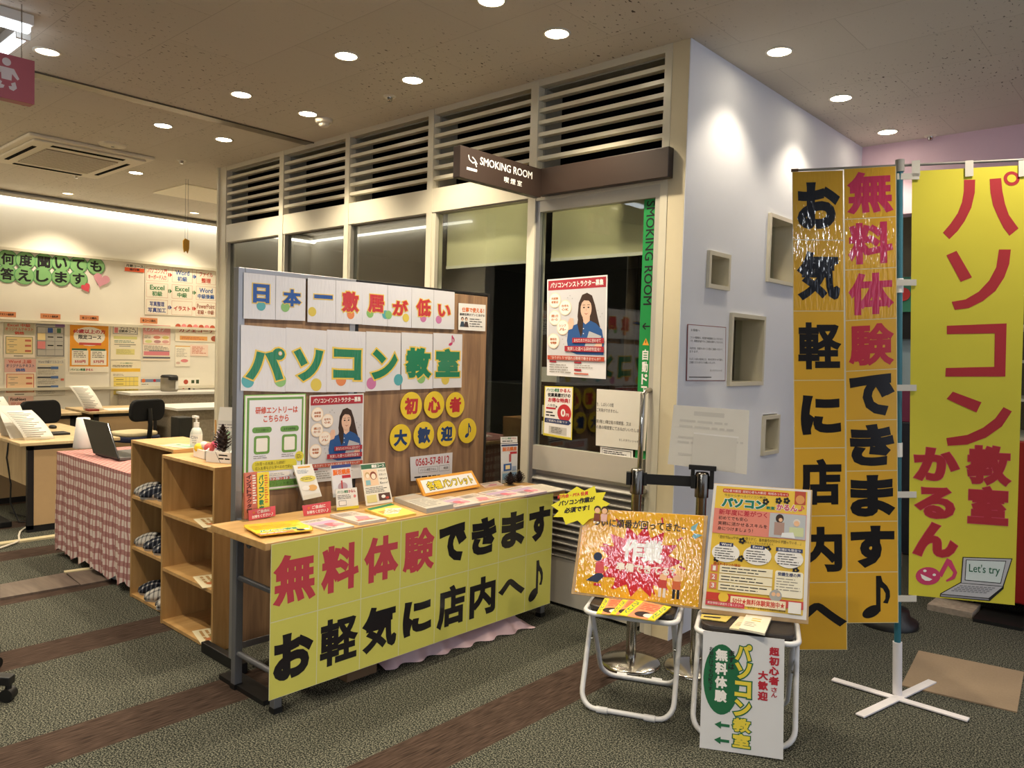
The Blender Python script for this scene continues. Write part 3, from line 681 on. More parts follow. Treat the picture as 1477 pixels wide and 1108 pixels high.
# course chart
BLU = pm('#2f5a9e'); GR2 = pm('#3f7d4c'); PU = pm('#4b5590'); RD2 = pm('#c24432')
a, b_ = FX(209.5, 381.7, XP), FX(320, 457, XP)
c = [(XP, a.y, FX(209.5, 453.5, XP).z), (XP, b_.y, FX(314, 458, XP).z), (XP, b_.y, FX(314, 390, XP).z), (XP, a.y, a.z)]
w, h = dims(c); s = Sh(w, h, pm('#f2ead8', 1)); cw = w/3.18; rh = h/3
cards = [[('パソコン入門', 'キーボード入力', RD2), ('Word', '初級', BLU), ('ファイル', '整理', RD2)], [('Excel', '初級', GR2), ('Excel', '中級', GR2), ('Word', '中級後編', BLU)], [('写真整理', '写真加工', PU), ('イラスト', '', RD2), ('PowerPoint', '初級・中級', pm('#9a5a44'))]]
for j in range(3):
    for i in range(3):
        t1, t2, col = cards[j][i]; x0 = i*cw+cw*.05; y0 = h-(j+1)*rh+rh*.06; x1 = x0+cw*.84; y1 = y0+rh*.86
        s.ring(x0, y0, x1, y1, .003, pm('#c9876a'))
        W_ = x1-x0; H_ = y1-y0
        if t2:
            k = .16 if len(t1) <= 5 else .05
            s.text(t1, x0+W_*k, y0+H_*.53, x1-W_*k, y0+H_*.88, col, bold=.025, res=2); k = .26 if len(t2) == 2 else .08
            s.text(t2, x0+W_*k, y0+H_*.10, x1-W_*k, y0+H_*.44, col, bold=.03, res=2)
        else: s.text(t1, x0+W_*.1, y0+H_*.3, x1-W_*.1, y0+H_*.62, col, bold=.04, res=2)
        ym = y0+H_*.5
        s.rect(x1+cw*.01, ym-.02, x1+cw*.05, ym+.02, col); s.poly([(x1+cw*.07, ym-.03), (x1+cw*.17, ym), (x1+cw*.07, ym+.03)], col)
tag(s.lay(c, 'course_chart'), 'large course progress chart of nine framed cards on the far wall', 'chart')

# posters under the middle ledge
def poster(px, paper, lab, name='poster', cat='poster', group='posters on the far wall'):
    c = wp(*px); w, h = dims(c); s = Sh(w, h, pm(paper)); s.c = c; s.lab = lab; s.name = name; s.cat = cat; s.group = group; return s, w, h
def done(s): tag(s.lay(s.c, s.name), s.lab, s.cat, s.group)
LN = pm('#8a8478'); LNR = pm('#c8705c'); CRM = pm('#f0d9a0')
def price(px, top, col1, t1, t2, frame, panel, lab):
    s, w, h = poster(px, '#f0e3d0', lab); s.rect(0, h*.64, w, h, top)
    s.text(t1, w*.12, h*.88, w*.86, h*.98, col1, bold=.02, res=2); s.text('オリジナルテキスト', w*.05, h*.77, w*.95, h*.86, col1 if frame != RD2 else NAVY, bold=.02, res=2); s.text('価格', w*.34, h*.66, w*.66, h*.75, t2, bold=.04, res=2)
    s.rect(w*.06, h*.10, w*.94, h*.60, frame); s.rect(w*.08, h*.115, w*.92, h*.585, panel, 2)
    for i in range(3):
        y = h*(.45-.15*i); s.rect(w*.12, y+.02, w*.42, y+.026, LN, 3); s.rect(w*.18, y, w*.32, y+.006, LN, 3); s.rect(w*.68, y+.005, w*.88, y+.026, LNR, 3)
    s.rect(w*.32, h*.03, w*.62, h*.06, LN); done(s)
price((5.3, 464.7, 49.9, 516), pm('#b8b49c'), RD2, 'Excel 中級', RD2, pm('#6a7a5a'), pm('#ead29a'), 'green headed price poster at the upper left of the poster row')
price((6.5, 517.5, 51.6, 571), pm('#dcb0a8'), RD2, 'Word 上級', BLU, RD2, pm('#f0cfa8'), 'pink headed price poster below the green one')
s, w, h = poster((51.9, 465.5, 93.3, 515.5), '#b9b6ae', 'grey price table poster with two small square icons')
s.rect(0, h*.92, w*.66, h*.98, GRY); s.rect(w*.66, h*.90, w, h*.99, pm('#7a5a8a')); s.ring(w*.03, h*.03, w*.97, h*.89, .006, pm('#4a4a4c'))
for i, cl in enumerate(('#3f6a4a', '#3a5aa0')): s.rect(w*(.72 if i == 0 else .4), h*.72, w*(.86 if i == 0 else .58), h*.86, pm(cl), 3)
s.rect(w*.05, h*.5, w*.32, h*.7, CRM, 2); s.rect(w*.05, h*.24, w*.32, h*.46, PNK, 2)
for x in (.33, .64): s.rect(w*x, h*.03, w*x+.004, h*.89, GRY, 3)
for y in (.22, .47, .7): s.rect(w*.03, h*y, w*.97, h*y+.004, GRY, 3)
for x in (.4, .72):
    for y in (.33, .58): s.rect(w*x, h*y, w*(x+.2), h*y+.012, INK, 3)
done(s)
s, w, h = poster((52.2, 517.5, 93.8, 569.7), '#cfcabc', 'grey drill course poster with three dark blue bars')
s.text('Word 中級ドリルコース', w*.06, h*.88, w*.94, h*.96, GRY, bold=.03, res=2); s.rect(w*.1, h*.83, w*.9, h*.85, CRM)
for y in (.73, .47, .21):
    s.rect(w*.04, h*y, w*.5, h*y+.018, pm('#3c4048')); s.rect(w*.5, h*y-.005, w*.76, h*y+.024, pm('#4a6aa0'), 2); s.greek(w*.06, h*(y-.17), w*.8, h*(y-.02), 5, LN, 2, .3)
s.rect(w*.84, h*.4, w*.96, h*.46, LNR)
done(s)
s, w, h = poster((100.2, 467, 156.6, 537), '#f1ead8', 'orange seniors course poster with two price boxes')
s.rect(w*.01, h*.12, w*.99, h, pm('#e59a2e')); s.circ(w*.5, h*.75, w*.4, SHEETP, 2, ry=h*.2); s.rect(w*.2, h*.62, w*.8, h*.9, SHEETP, 2)
s.text('60歳以上の方', w*.09, h*.81, w*.91, h*.90, RED, bold=.035, res=2, k=3); s.text('限定コース', w*.22, h*.69, w*.80, h*.785, INK, bold=.035, res=2, k=3)
s.rect(w*.24, h*.57, w*.8, h*.62, pm('#c9504a'), 3)
for x, t in ((.06, '550円'), (.53, '575円')):
    s.rect(w*x, h*.15, w*(x+.41), h*.46, SHEETP, 2); s.rect(w*x, h*.455, w*(x+.38), h*.495, pm('#3c6a52'), 3); s.greek(w*(x+.04), h*.3, w*(x+.37), h*.44, 4, INK, 3, .35); s.text(t, w*(x+.07), h*.19, w*(x+.34), h*.255, RED, bold=.03, k=3, res=2)
s.text('パソコン教室', w*.03, h*.03, w*.4, h*.08, GRN, bold=.04, res=1); s.text('かるん♪'.replace('♪', ''), w*.41, h*.03, w*.6, h*.08, RED, bold=.04, res=1)
done(s)
s, w, h = poster((159.6, 467, 202.5, 519), '#ece2c8', 'pale coupon course poster with yellow table')
s.rect(w*.07, h*.72, w*.9, h*.97, GRY); s.rect(w*.09, h*.74, w*.88, h*.93, SHEETP, 2); s.rect(w*.2, h*.93, w*.78, h*.97, pm('#5a6470'), 2)
s.text('プレミアム', w*.3, h*.85, w*.8, h*.92, INK, res=1, bold=.02, k=3); s.text('回数券コース', w*.27, h*.76, w*.86, h*.84, INK, bold=.03, res=1, k=3); s.rect(w*.12, h*.75, w*.24, h*.9, PNK, 3)
s.rect(w*.1, h*.58, w*.88, h*.66, pm('#d5d08a')); s.greek(w*.12, h*.47, w*.86, h*.55, 2, pm('#6a8a7a')); s.rect(w*.12, h*.42, w*.84, h*.435, INK); s.rect(w*.28, h*.37, w*.66, h*.39, GRY); s.rect(w*.18, h*.14, w*.8, h*.3, pm('#e0d68a')); s.greek(w*.2, h*.15, w*.78, h*.29, 4, LN, 2, .2)
done(s)
s, w, h = poster((159.6, 519.8, 202.5, 590), '#eadfc2', 'tall poster with a yellow table behind the black chair')
s.text('パソコン教室かるん', w*.3, h*.93, w*.72, h*.96, GRN, res=1, bold=.02); s.greek(w*.06, h*.86, w*.94, h*.91, 2, INK); s.rect(w*.02, h*.77, w*.98, h*.84, pm('#e8b83a')); s.greek(w*.08, h*.69, w*.5, h*.73, 2, LN)
s.rect(w*.1, h*.30, w*.92, h*.66, pm('#e6cf6a'))
for i in range(5): s.rect(w*.1, h*(.30+.09*i), w*.92, h*(.30+.09*i)+.004, LN, 2); s.rect(w*.18, h*(.335+.09*i), w*.42, h*(.345+.09*i), INK, 2) if i < 4 else None
for x in (.5, .62, .76): s.rect(w*x, h*.3, w*x+.003, h*.66, LN, 2)
done(s)
s, w, h = poster((206.4, 468, 245.3, 520), '#efe0cc', 'pink headed lesson poster with coloured ovals')
s.rect(0, h*.74, w, h, pm('#d89a98')); s.text('マンツーマン', w*.05, h*.82, w*.78, h*.95, WHT, out=(GRY, .03), bold=.03, res=2); s.ring(w*.01, h*.45, w*.99, h*.73, .005, LNR)
for i, (x, y, cl) in enumerate(((.5, .65, '#d88a78'), (.82, .65, '#e0cf7a'), (.2, .53, '#cfd08a'), (.52, .53, '#b88a8a'), (.82, .53, '#d8a098'))): s.circ(w*x, h*y, w*.13, pm(cl), 2, ry=h*.045)
s.greek(w*.04, h*.61, w*.34, h*.7, 2, LN); s.greek(w*.04, h*.27, w*.96, h*.42, 4, LN); s.rect(w*.03, h*.14, w*.97, h*.25, pm('#d8828a')); s.rect(w*.22, h*.25, w*.97, h*.28, GRY, 2); s.rect(0, h*.05, w, h*.1, pm('#6a6a70')); done(s)
s, w, h = poster((252.7, 468.6, 318, 494), '#efe4ce', 'cafe corner poster with a scalloped red awning')
for i in range(8): s.circ(w*(.06+.125*i), h*.9, w*.06, pm('#b8543a') if i % 2 == 0 else PNK)
s.text('カフェコーナー', w*.08, h*.58, w*.98, h*.82, pm('#a8442e'), out=(SHEETP, .08), bold=.04, res=2, k=2); s.rect(w*.1, h*.08, w*.7, h*.34, pm('#e8a860')); s.greek(w*.14, h*.12, w*.66, h*.3, 2, LNR, 2); s.circ(w*.86, h*.22, w*.08, pm('#a85a40'), 2, ry=h*.18); done(s)
s, w, h = poster((252.7, 498.5, 274, 528.4), '#f2ead8', 'small white menu sheet with a pink oval below the cafe poster')
s.rect(0, h*.95, w, h, pm('#e0b060')); s.greek(w*.08, h*.45, w*.8, h*.88, 8, LN, None, .3); s.circ(w*.62, h*.27, w*.25, PNK, ry=h*.08); s.circ(w*.2, h*.16, w*.14, pm('#d8b8a8'), ry=h*.06); done(s)
s, w, h = poster((274.5, 497, 300, 514), '#f0d6c4', 'pale pink fan shaped notice right of the menu sheet'); s.greek(w*.1, h*.2, w*.9, h*.85, 5, LNR); done(s)
s, w, h = poster((12, 572, 48, 588), '#ecc4b4', 'low pink sheet behind the curved white page'); s.text('FirstNews', w*.08, h*.62, w*.7, h*.88, INK, bold=.03, res=2); s.greek(w*.1, h*.08, w*.95, h*.5, 3, LNR); done(s)
s, w, h = poster((203, 543.7, 231, 566), '#dcd8cc', 'low blue banded sheet left of the grey hot water pot'); s.rect(0, h*.66, w, h*.86, pm('#7a86a0')); s.circ(w*.14, h*.76, h*.12, ORG, 2); s.circ(w*.7, h*.76, h*.09, RED, 2); s.rect(w*.1, h*.3, w*.8, h*.36, INK); s.greek(w*.04, h*.48, w*.5, h*.58, 1, LN); done(s)
s, w, h = poster((257, 545, 288, 566), '#f1ecdf', 'low white sheet with red and dark pictures right of the pot')
s.circ(w*.35, h*.72, h*.16, pm('#b8503c')); s.rect(w*.6, h*.62, w*.74, h*.84, pm('#3a4a2a')); s.rect(w*.82, h*.6, w*.96, h*.86, pm('#3a4a2a')); s.rect(w*.46, h*.12, w*.56, h*.32, INK); s.circ(w*.24, h*.3, h*.06, LNR); s.circ(w*.72, h*.2, h*.07, GRY); done(s)

# desks
M_DARKM = mat('black_metal', '#17171a', .4, var=.05)
def desk(name, x0, y0, x1, y1, zt, lab, ends=True, modesty=True, grp='beige office desks'):
    r = thing(name, lab, 'desk', ((x0+x1)/2, (y0+y1)/2, 0), group=grp)
    B().box((x0, y0, zt-.025), (x1, y1, zt), MAPLE).obj('desk_top', r, bev=.004)
    for xe in ((x0+.05, x1-.05)):
        b = B().box((xe-.02, y0+.06, .02), (xe+.02, y0+.10, zt-.025), M_DARKM).box((xe-.02, y1-.10, .02), (xe+.02, y1-.06, zt-.025), M_DARKM).box((xe-.02, y0+.06, .0), (xe+.02, y1-.06, .05), M_DARKM).box((xe-.02, y0+.06, zt-.06), (xe+.02, y1-.06, zt-.025), M_DARKM)
        b.obj('leg_frame', r)
        B().box((xe-.012, y0+.10, .05), (xe+.024, y1-.10, zt-.06), mat('desk_end_panel', '#b89a72', .5, var=.04)).obj('end_panel', r)
    if modesty: B().box((x0+.07, y0+.07, zt-.33), (x1-.07, y0+.09, zt-.025), MAPLE).obj('modesty_panel', r)
    return r
ZD = .67
desk('desk', -7.75, 1.79, -6.39, 2.49, ZD, 'near beige desk behind the gingham cloth at the left edge')
desk('desk', -9.15, 2.0, -8.40, 2.90, .70, 'far beige desk by the back wall, left of the curved page', modesty=False)
desk('desk', -9.15, 2.99, -8.45, 3.74, .70, 'far beige desk under the tall yellow table poster', modesty=False)
# cabinet and counter near the pot
r = thing('side_cabinet', 'white topped cabinet with grey patterned front by the far wall', 'cabinet', (-8.5, 4.2, 0))
B().box((-8.85, 3.80, 0), (-8.25, 4.75, .70), mat('patterned_paper', '#a89c88', .7, var=.35, scale=45)).obj('body', r); B().box((-8.88, 3.77, .70), (-8.2, 4.78, .725), M_WHITE).obj('top', r)
r = thing('wall_counter', 'narrow white counter along the far wall holding the pot', 'counter', (-9.5, 4.2, 0))
B().box((-9.68, 3.74, 0), (-9.32, 5.4, .80), mat('patterned_paper2', '#b8ac98', .7, var=.35, scale=45)).obj('body', r); B().box((-9.69, 3.72, .80), (-9.28, 5.42, .83), M_WHITE).obj('top', r)
# hot water pot
p = FZ(244, 562, .83); p = Vector((-9.46, FX(244, 562, -9.46).y, .83))
r = thing('water_pot', 'steel grey hot water pot with a black lid on the counter', 'pot', p)
B().lathe([(.088, 0), (.098, .01), (.1, .15), (.096, .17)], p, mat('pot_steel', '#8d8678', .35, metal=.6)).obj('body', r)
B().lathe([(.098, .17), (.1, .182), (.085, .2), (0, .205)], p, M_BLK).obj('lid', r)
B().box((p.x+.06, p.y-.05, p.z+.14), (p.x+.14, p.y+.05, p.z+.185), M_BLK).obj('spout', r, bev=.01)
B().box((p.x+.092, p.y+.03, p.z+.03), (p.x+.104, p.y+.065, p.z+.13), M_WHITE).obj('gauge', r)
_a, _b = FX(251, 603, -7.0), FX(275, 603, -7.0); tag(B().box((-7.18, _a.y+.05, 0), (-7.0, _b.y+.02, _a.z), mat('black_case', '#26251f', .6)).obj('black_box', bev=.008), 'black case standing behind the wooden shelves', 'case')
# black office chairs
def chair(x, y, rz, lab, cushion):
    r = thing('office_chair', lab, 'chair', (x, y, 0), rz, 'black office chairs')
    fab = mat('black_fabric', '#0e0e10', .85, var=.1); L = dict(parent=r, local=True)
    P = []
    for cx, cy, a in ((.13, -.03, -PI/2), (.13, .03, 0), (-.13, .03, PI/2), (-.13, -.03, PI)): P += [(cx+.07*math.cos(a+PI/2*i/5), cy+.08*math.sin(a+PI/2*i/5)) for i in range(6)]
    B().prism(P, -.025, .025, fab, Matrix.Translation((0, .19, .74)) @ Matrix.Rotation(PI/2-.1, 4, 'X')).obj('backrest', bev=.012, **L)
    B().tube([(0, .22, .76), (0, .24, .6), (0, .22, .45), (0, .1, .42)], .024, M_BLK).obj('back_bar', **L)
    P2 = [(.22*math.copysign(abs(math.cos(t))**.6, math.cos(t)), .21*math.copysign(abs(math.sin(t))**.6, math.sin(t))) for t in [2*PI*i/28 for i in range(28)]]
    B().prism(P2, .42, .475, mat('navy_fabric', '#1c2440', .85), Matrix.Translation((0, 0, 0))).obj('seat', bev=.015, **L)
    if cushion: B().prism([(px*.9, py*.9) for px, py in P2], .475, .515, mat('cushion', '#d8c8a0', .9)).obj('cushion', bev=.015, **L)
    B().cyl((0, 0, .1), (0, 0, .42), .028, M_BLK).obj('column', **L)
    for i in range(5):
        a = 2*PI*i/5+.3; d = Vector((math.cos(a), math.sin(a), 0))
        B().tube([(0, 0, .11), tuple(d*.29+Vector((0, 0, .07)))], .02, M_BLK).obj('leg', **L)
        B().cyl(d*.29+Vector((-.02, 0, .028)), d*.29+Vector((.02, 0, .028)), .028, M_BLK, 12).obj('caster', **L)
chair(-7.98, 2.52, PI/2+.35, 'black office chair behind the near desk', False)
chair(-8.14, 3.30, -PI/2+.3, 'black office chair with a beige seat cushion behind the laptop', True)
# chair at the left edge, only one leg is in the picture
def chair_edge():
    r = thing('office_chair', 'black swivel chair at the left edge showing one star leg', 'chair', (-3.70, .70, 0))
    for i in range(5):
        a = math.radians(47)+2*PI*i/5; d = Vector((math.cos(a), math.sin(a), 0)); c = Vector((-3.70, .70, 0))
        b = B(); M = Matrix.Translation(c) @ Matrix.Rotation(a, 4, 'Z')
        b.add([M @ Vector(q) for q in ((.03, -.03, .09), (.03, .03, .09), (.34, .022, .065), (.34, -.022, .065), (.03, -.03, .13), (.03, .03, .13), (.34, .022, .10), (.34, -.022, .10))], [(0, 1, 2, 3), (7, 6, 5, 4), (0, 4, 5, 1), (1, 5, 6, 2), (2, 6, 7, 3), (3, 7, 4, 0)], M_BLK)
        lg = b.obj('leg', r, bev=.004)
        q = c+d*.325; n = Vector((-d.y, d.x, 0))
        B().cyl(q-n*.022+Vector((0, 0, .026)), q+n*.022+Vector((0, 0, .026)), .026, M_BLK, 14).cyl(q+Vector((0, 0, .03)), q+Vector((0, 0, .07)), .012, M_BLK, 10).obj('caster', lg)
    B().cyl((-3.7, .7, .09), (-3.7, .7, .32), .03, M_BLK).obj('column', r)
    return r
chair_edge()
# things on the near desk
def page(u0, v0, u1, v1, base_z, x, lab, curl, rows=14, grp='curved white pages on stands', w=.21, h=.30):
    a = FX((u0+u1)/2, v1, x); s = Sh(w, h, pm('#f3efe4')); s.b = B()
    n = 8; vs = []; fs = []
    root = thing('document_page', lab, 'page', (x, a.y, base_z), group=grp)
    for i in range(n+1):
        t = i/n; px_ = -curl*(t**1.6)
        for j in (0, 1): vs.append((x+px_, a.y-w/2+w*j-.10*t, base_z+h*t-.05*t*t))
    for i in range(n): fs.append((2*i, 2*i+1, 2*i+3, 2*i+2))
    m = B().add(vs, fs, pm('#f3efe4'), True); o = m.obj('paper', root); md = o.modifiers.new('thick', 'SOLIDIFY'); md.thickness = .002
    g = B()
    for i in range(rows):
        t = (i+1.5)/(rows+2); e = .6+.4*((i*7) % 5)/5
        q = lambda tt, f: Vector((x-curl*(tt**1.6)+.003, a.y-w/2+w*f-.10*tt, base_z+h*tt-.05*tt*tt))
        g.add([q(t, .1), q(t, .1+.8*e), q(t+.018, .1+.8*e), q(t+.018, .1)], [(0, 1, 2, 3)], LN)
    g.obj('print_lines', root)
    B().box((x-.005, a.y-.05, base_z), (x+.05, a.y+.05, base_z+.012), M_ACRY).obj('stand_foot', root)
page(115, 558, 156, 589, .70, -8.62, 'curved white page on a stand at the far desk', .13, w=.19, h=.30)
page(-10, 560, 24, 600, ZD, -7.2, 'large curved white page at the left edge of the picture', .12, w=.24, h=.33)
page(40, 585, 76, 628, ZD, -6.55, 'slanted page on a clear stand at the corner of the near desk', .20, w=.20, h=.26)
st = thing('document_stand', 'clear acrylic document stand on the corner of the near desk', 'stand', (-6.75, 1.9, ZD))
B().add([(-6.72, 1.82, ZD), (-6.72, 1.98, ZD), (-6.88, 1.93, ZD+.24), (-6.88, 1.77, ZD+.24), (-6.95, 1.82, ZD), (-6.95, 1.98, ZD)], [(0, 1, 2, 3), (3, 2, 5, 4)], mat('frosted_sheet', '#dcd8ce', .4)).obj('sheet', st)
p = FZ(76, 618, ZD)
r = thing('computer_mouse', 'black computer mouse on the near desk', 'mouse', (p.x, p.y, ZD)); B().ball((p.x, p.y, ZD+.012), .05, M_BLK, 14, (1, .6, .4)).obj('body', r); B().box((p.x+.02, p.y-.004, ZD+.026), (p.x+.04, p.y+.004, ZD+.032), GRY).obj('wheel', r)
p = FZ(84, 627, ZD); tag(B().box((p.x-.09, p.y-.07, ZD), (p.x+.06, p.y+.07, ZD+.018), M_BLK).obj('tablet', bev=.004), 'flat black tablet lying on the near desk', 'tablet')
p = FZ(48, 627, ZD); r = thing('keyboard', 'dark keyboard under the slanted page on the near desk', 'keyboard', (p.x, p.y, ZD)); B().box((p.x-.2, p.y-.1, ZD), (p.x+.02, p.y+.1, ZD+.015), M_WHITE).obj('case', r); B().box((p.x-.19, p.y-.09, ZD+.015), (p.x+.01, p.y+.09, ZD+.019), M_BLK).obj('keys', r)
tag(B().box((-8.75, 3.2, .70), (-8.5, 3.6, .706), WHT).obj('paper_stack'), 'white papers lying on the far desk by the black chair', 'papers')
tag(B().box((-8.60, 3.0, .7), (-8.5, 3.1, .72), pm('#8a3a34')).obj('red_clip_case'), 'small dark red case in front of the curved page', 'case')
# cables on the floor under the desk
def cable(pts, r, m, lab, name='cable'):
    o = B().tube(pts, r, m, 8).obj(name); tag(o, lab, 'cable'); return o
P = [FZ(u, v, .012) for u, v in ((-5, 792), (8, 788), (22, 783), (28, 780), (27, 773), (29, 767), (36, 762), (42, 758))]
cable(P, .007, mat('white_cable', '#d8d0c0', .5), 'white cord running on the floor at the left edge')
P = [Vector((-6.9, 1.86, .66)), Vector((-6.92, 1.85, .5)), Vector((-6.85, 1.86, .3)), Vector((-6.9, 1.87, .15)), Vector((-6.8, 1.9, .012)), Vector((-6.7, 2.0, .012)), Vector((-6.8, 2.1, .012)), Vector((-6.95, 2.0, .012)), Vector((-7.2, 1.95, .012))]
cable(P, .006, M_BLK, 'black cord hanging from the near desk to the floor')
p = FZ(5, 758, 0); tag(B().box((p.x-.25, p.y-.05, 0), (p.x+.1, p.y+.03, .045), M_BLK).obj('power_strip', bev=.006), 'black power strip on the floor under the near desk', 'power strip')
# floor strips
def slab(px, z, m, name, lab, cat):
    c = [FZ(u, v, 0) for u, v in px]; b = B(); n = len(c)
    b.add([(q.x, q.y, 0.0005) for q in c]+[(q.x, q.y, z) for q in c], [tuple(range(n))[::-1], tuple(range(n, 2*n))]+[(k, (k+1) % n, n+(k+1) % n, n+k) for k in range(n)], m)
    return tag(b.obj(name), lab, cat)
GP = wood('grey_vinyl_plank', '#5c5048', '#74675c', .4, (2, 14, 1), 2)
c = FZ(0, 787, 0); struct(B().box((c.x-.06, .9, 0), (c.x+.01, 2.35, .012), mat('threshold', '#cfc29c', .5)).obj('trim_8'), 'pale threshold strip across the carpet', 'threshold')
slab([(0, 866), (115, 846), (92, 829), (0, 846)], .012, GP, 'floor_plank', 'wide grey brown floor plank at the left edge', 'floor plank')
slab([(117, 846), (160, 838), (140, 823), (96, 829)], .010, GP, 'floor_plank', 'short grey floor plank beside the gingham cloth', 'floor plank')
slab([(93, 829), (92, 826.5), (138, 820), (140, 822.5)], .014, mat('threshold', '#cfc29c', .5), 'floor_strip', 'short pale metal strip behind the grey planks', 'floor strip')
c = FZ(160, 834, 0); tag(B().box((c.x-.28, c.y+.0, 0), (c.x+.05, c.y+.1, .06), M_WHITE).obj('white_step', bev=.004), 'white low block under the edge of the gingham cloth', 'block')

# gingham table
def gingham():
    m = mat('pink_gingham', '#c9928f', .9, var=0, spec=.1); nt = m.node_tree; L = nt.links.new; p = nt.nodes['Principled BSDF']
    tc = N(nt, 'ShaderNodeTexCoord'); no = N(nt, 'ShaderNodeTexNoise'); no.inputs['Scale'].default_value = 6
    L(tc.outputs['Object'], no.inputs['Vector'])
    vm = N(nt, 'ShaderNodeVectorMath', operation='MULTIPLY_ADD'); L(no.outputs[1], vm.inputs[0]); vm.inputs[1].default_value = (.035, .035, .03); L(tc.outputs['Object'], vm.inputs[2])
    sp_ = N(nt, 'ShaderNodeSeparateXYZ'); L(vm.outputs[0], sp_.inputs[0])
    def stripe(sock, per, duty):
        a = N(nt, 'ShaderNodeMath', operation='FLOORED_MODULO'); L(sock, a.inputs[0]); a.inputs[1].default_value = per
        b = N(nt, 'ShaderNodeMath', operation='LESS_THAN'); L(a.outputs[0], b.inputs[0]); b.inputs[1].default_value = per*duty; return b.outputs[0]
    ad = N(nt, 'ShaderNodeMath', operation='ADD'); L(sp_.outputs[0], ad.inputs[0]); L(sp_.outputs[1], ad.inputs[1])
    s1 = stripe(ad.outputs[0], .042, .42); s2 = stripe(sp_.outputs[2], .066, .45)
    t = N(nt, 'ShaderNodeMath', operation='ADD'); L(s1, t.inputs[0]); L(s2, t.inputs[1]); h_ = N(nt, 'ShaderNodeMath', operation='MULTIPLY'); L(t.outputs[0], h_.inputs[0]); h_.inputs[1].default_value = .5
    cr = N(nt, 'ShaderNodeValToRGB'); e = cr.color_ramp.elements; e[0].color = lin('#e2d2c8'); e[1].color = lin('#a06e6a'); q = e.new(.5); q.color = lin('#b88a84'); L(h_.outputs[0], cr.inputs[0]); L(cr.outputs[0], p.inputs['Base Color']); return m
r = thing('counter_table', 'low table hidden under the pink gingham cloth', 'table', (-5.0, 2.05, 0))
B().box((-5.62, 1.83, .655), (-4.47, 2.3, .68), MAPLE).obj('table_top', r)
for x in (-5.58, -4.52):
    for y in (1.86, 2.26): B().box((x-.02, y-.02, 0), (x+.02, y+.02, .655), M_DARKM).obj('leg', r)
b = B(); X0, X1, Y0, Y1, ZT = -5.66, -4.50, 1.80, 2.33, .69
def wav(t, z): return .012*math.sin(t*31+z*3)*(1-z/ZT*.8) + .008*math.sin(t*83+1+z*5)
n = 70; mz = 12
path = [(X0+.0, Y1-(Y1-Y0)*i/16, -1, 0) for i in range(16)]+[(X0+(X1-X0)*i/n, Y0, 0, -1) for i in range(n+1)]+[(X1, Y0+(Y1-Y0)*(i+1)/16, 1, 0) for i in range(16)]
vs = []
for i, (x, y, nx, ny) in enumerate(path):
    zb_ = .045+.018*math.sin(i*.7)
    for k in range(mz+1):
        z = ZT-(ZT-zb_)*k/mz; o_ = wav(x+y, z)*(k/mz+.12); vs.append((x+nx*o_, y+ny*o_, z))
fs = [(i*(mz+1)+k, i*(mz+1)+k+1, (i+1)*(mz+1)+k+1, (i+1)*(mz+1)+k) for i in range(len(path)-1) for k in range(mz)]
G = gingham(); b.add(vs, fs, G, True)
gx, gy = 40, 14; vt = [(X0+(X1-X0)*i/gx, Y0+(Y1-Y0)*j/gy, ZT+.004*math.sin(i*.9)*math.sin(j*1.3)*(0 < i < gx and 0 < j < gy)) for j in range(gy+1) for i in range(gx+1)]
b.add(vt, [(j*(gx+1)+i, j*(gx+1)+i+1, (j+1)*(gx+1)+i+1, (j+1)*(gx+1)+i) for j in range(gy) for i in range(gx)], G, True)
tag(b.obj('tablecloth'), 'pink and white gingham cloth draped over the counter table', 'tablecloth')
# white bin, laptop
p = FZ(120, 646, ZT)
tag(B().lathe([(.062, 0), (.064, .004), (.042, .205), (.036, .208), (.03, .19)], (p.x, p.y, ZT), M_WHITE).obj('paper_cone'), 'white tapered plastic bin upside down on the gingham table', 'bin')
b1, b2 = FZ(137, 654, ZT+.012), FZ(173, 662.7, ZT+.012); zt_ = ZT+.22
t1 = FZ(122, 604, zt_); t2 = t1+(b2-b1)*1.04
lp = thing('laptop', 'open black laptop standing on the gingham table', 'laptop', (b1+b2)/2)
Sh((b2-b1).length, .23, mat('glossy_black', '#0b0b0d', .12), t=.012).lay([b1, b2, t2, t1], 'lid', lp, bev=.003)
e = (b2-b1).normalized(); nrm = Vector((-e.y, e.x, 0)); 
q = [b1, b2, b2+nrm*.23, b1+nrm*.23]
B().add([(v.x, v.y, ZT+.002) for v in q]+[(v.x, v.y, ZT+.022) for v in q], [(3, 2, 1, 0), (4, 5, 6, 7), (0, 1, 5, 4), (1, 2, 6, 5), (2, 3, 7, 6), (3, 0, 4, 7)], mat('grey_plastic', '#5a5856', .5)).obj('base', lp, bev=.004)
q = [b1+e*.015+nrm*.03, b2-e*.015+nrm*.03, b2-e*.015+nrm*.13, b1+e*.015+nrm*.13]; B().add([(v.x, v.y, ZT+.024) for v in q], [(0, 1, 2, 3)], M_BLK).obj('keyboard', lp)
d1 = b1+(t1-b1)*.06+e*.02; B().add([d1-nrm*.003+Vector((0, -.004, 0)), d1+e*.03+Vector((0, -.006, 0)), d1+e*.03+(t1-b1)*.14+Vector((0, -.006, 0)), d1+(t1-b1)*.14+Vector((0, -.006, 0))], [(0, 1, 2, 3)], WHT).obj('sticker', lp)
tag(B().box((b2.x+.16, b2.y+.10, ZT), (b2.x+.36, b2.y+.34, ZT+.012), WHT).obj('paper_stack', bev=.002), 'white papers beside the laptop on the gingham table', 'papers')

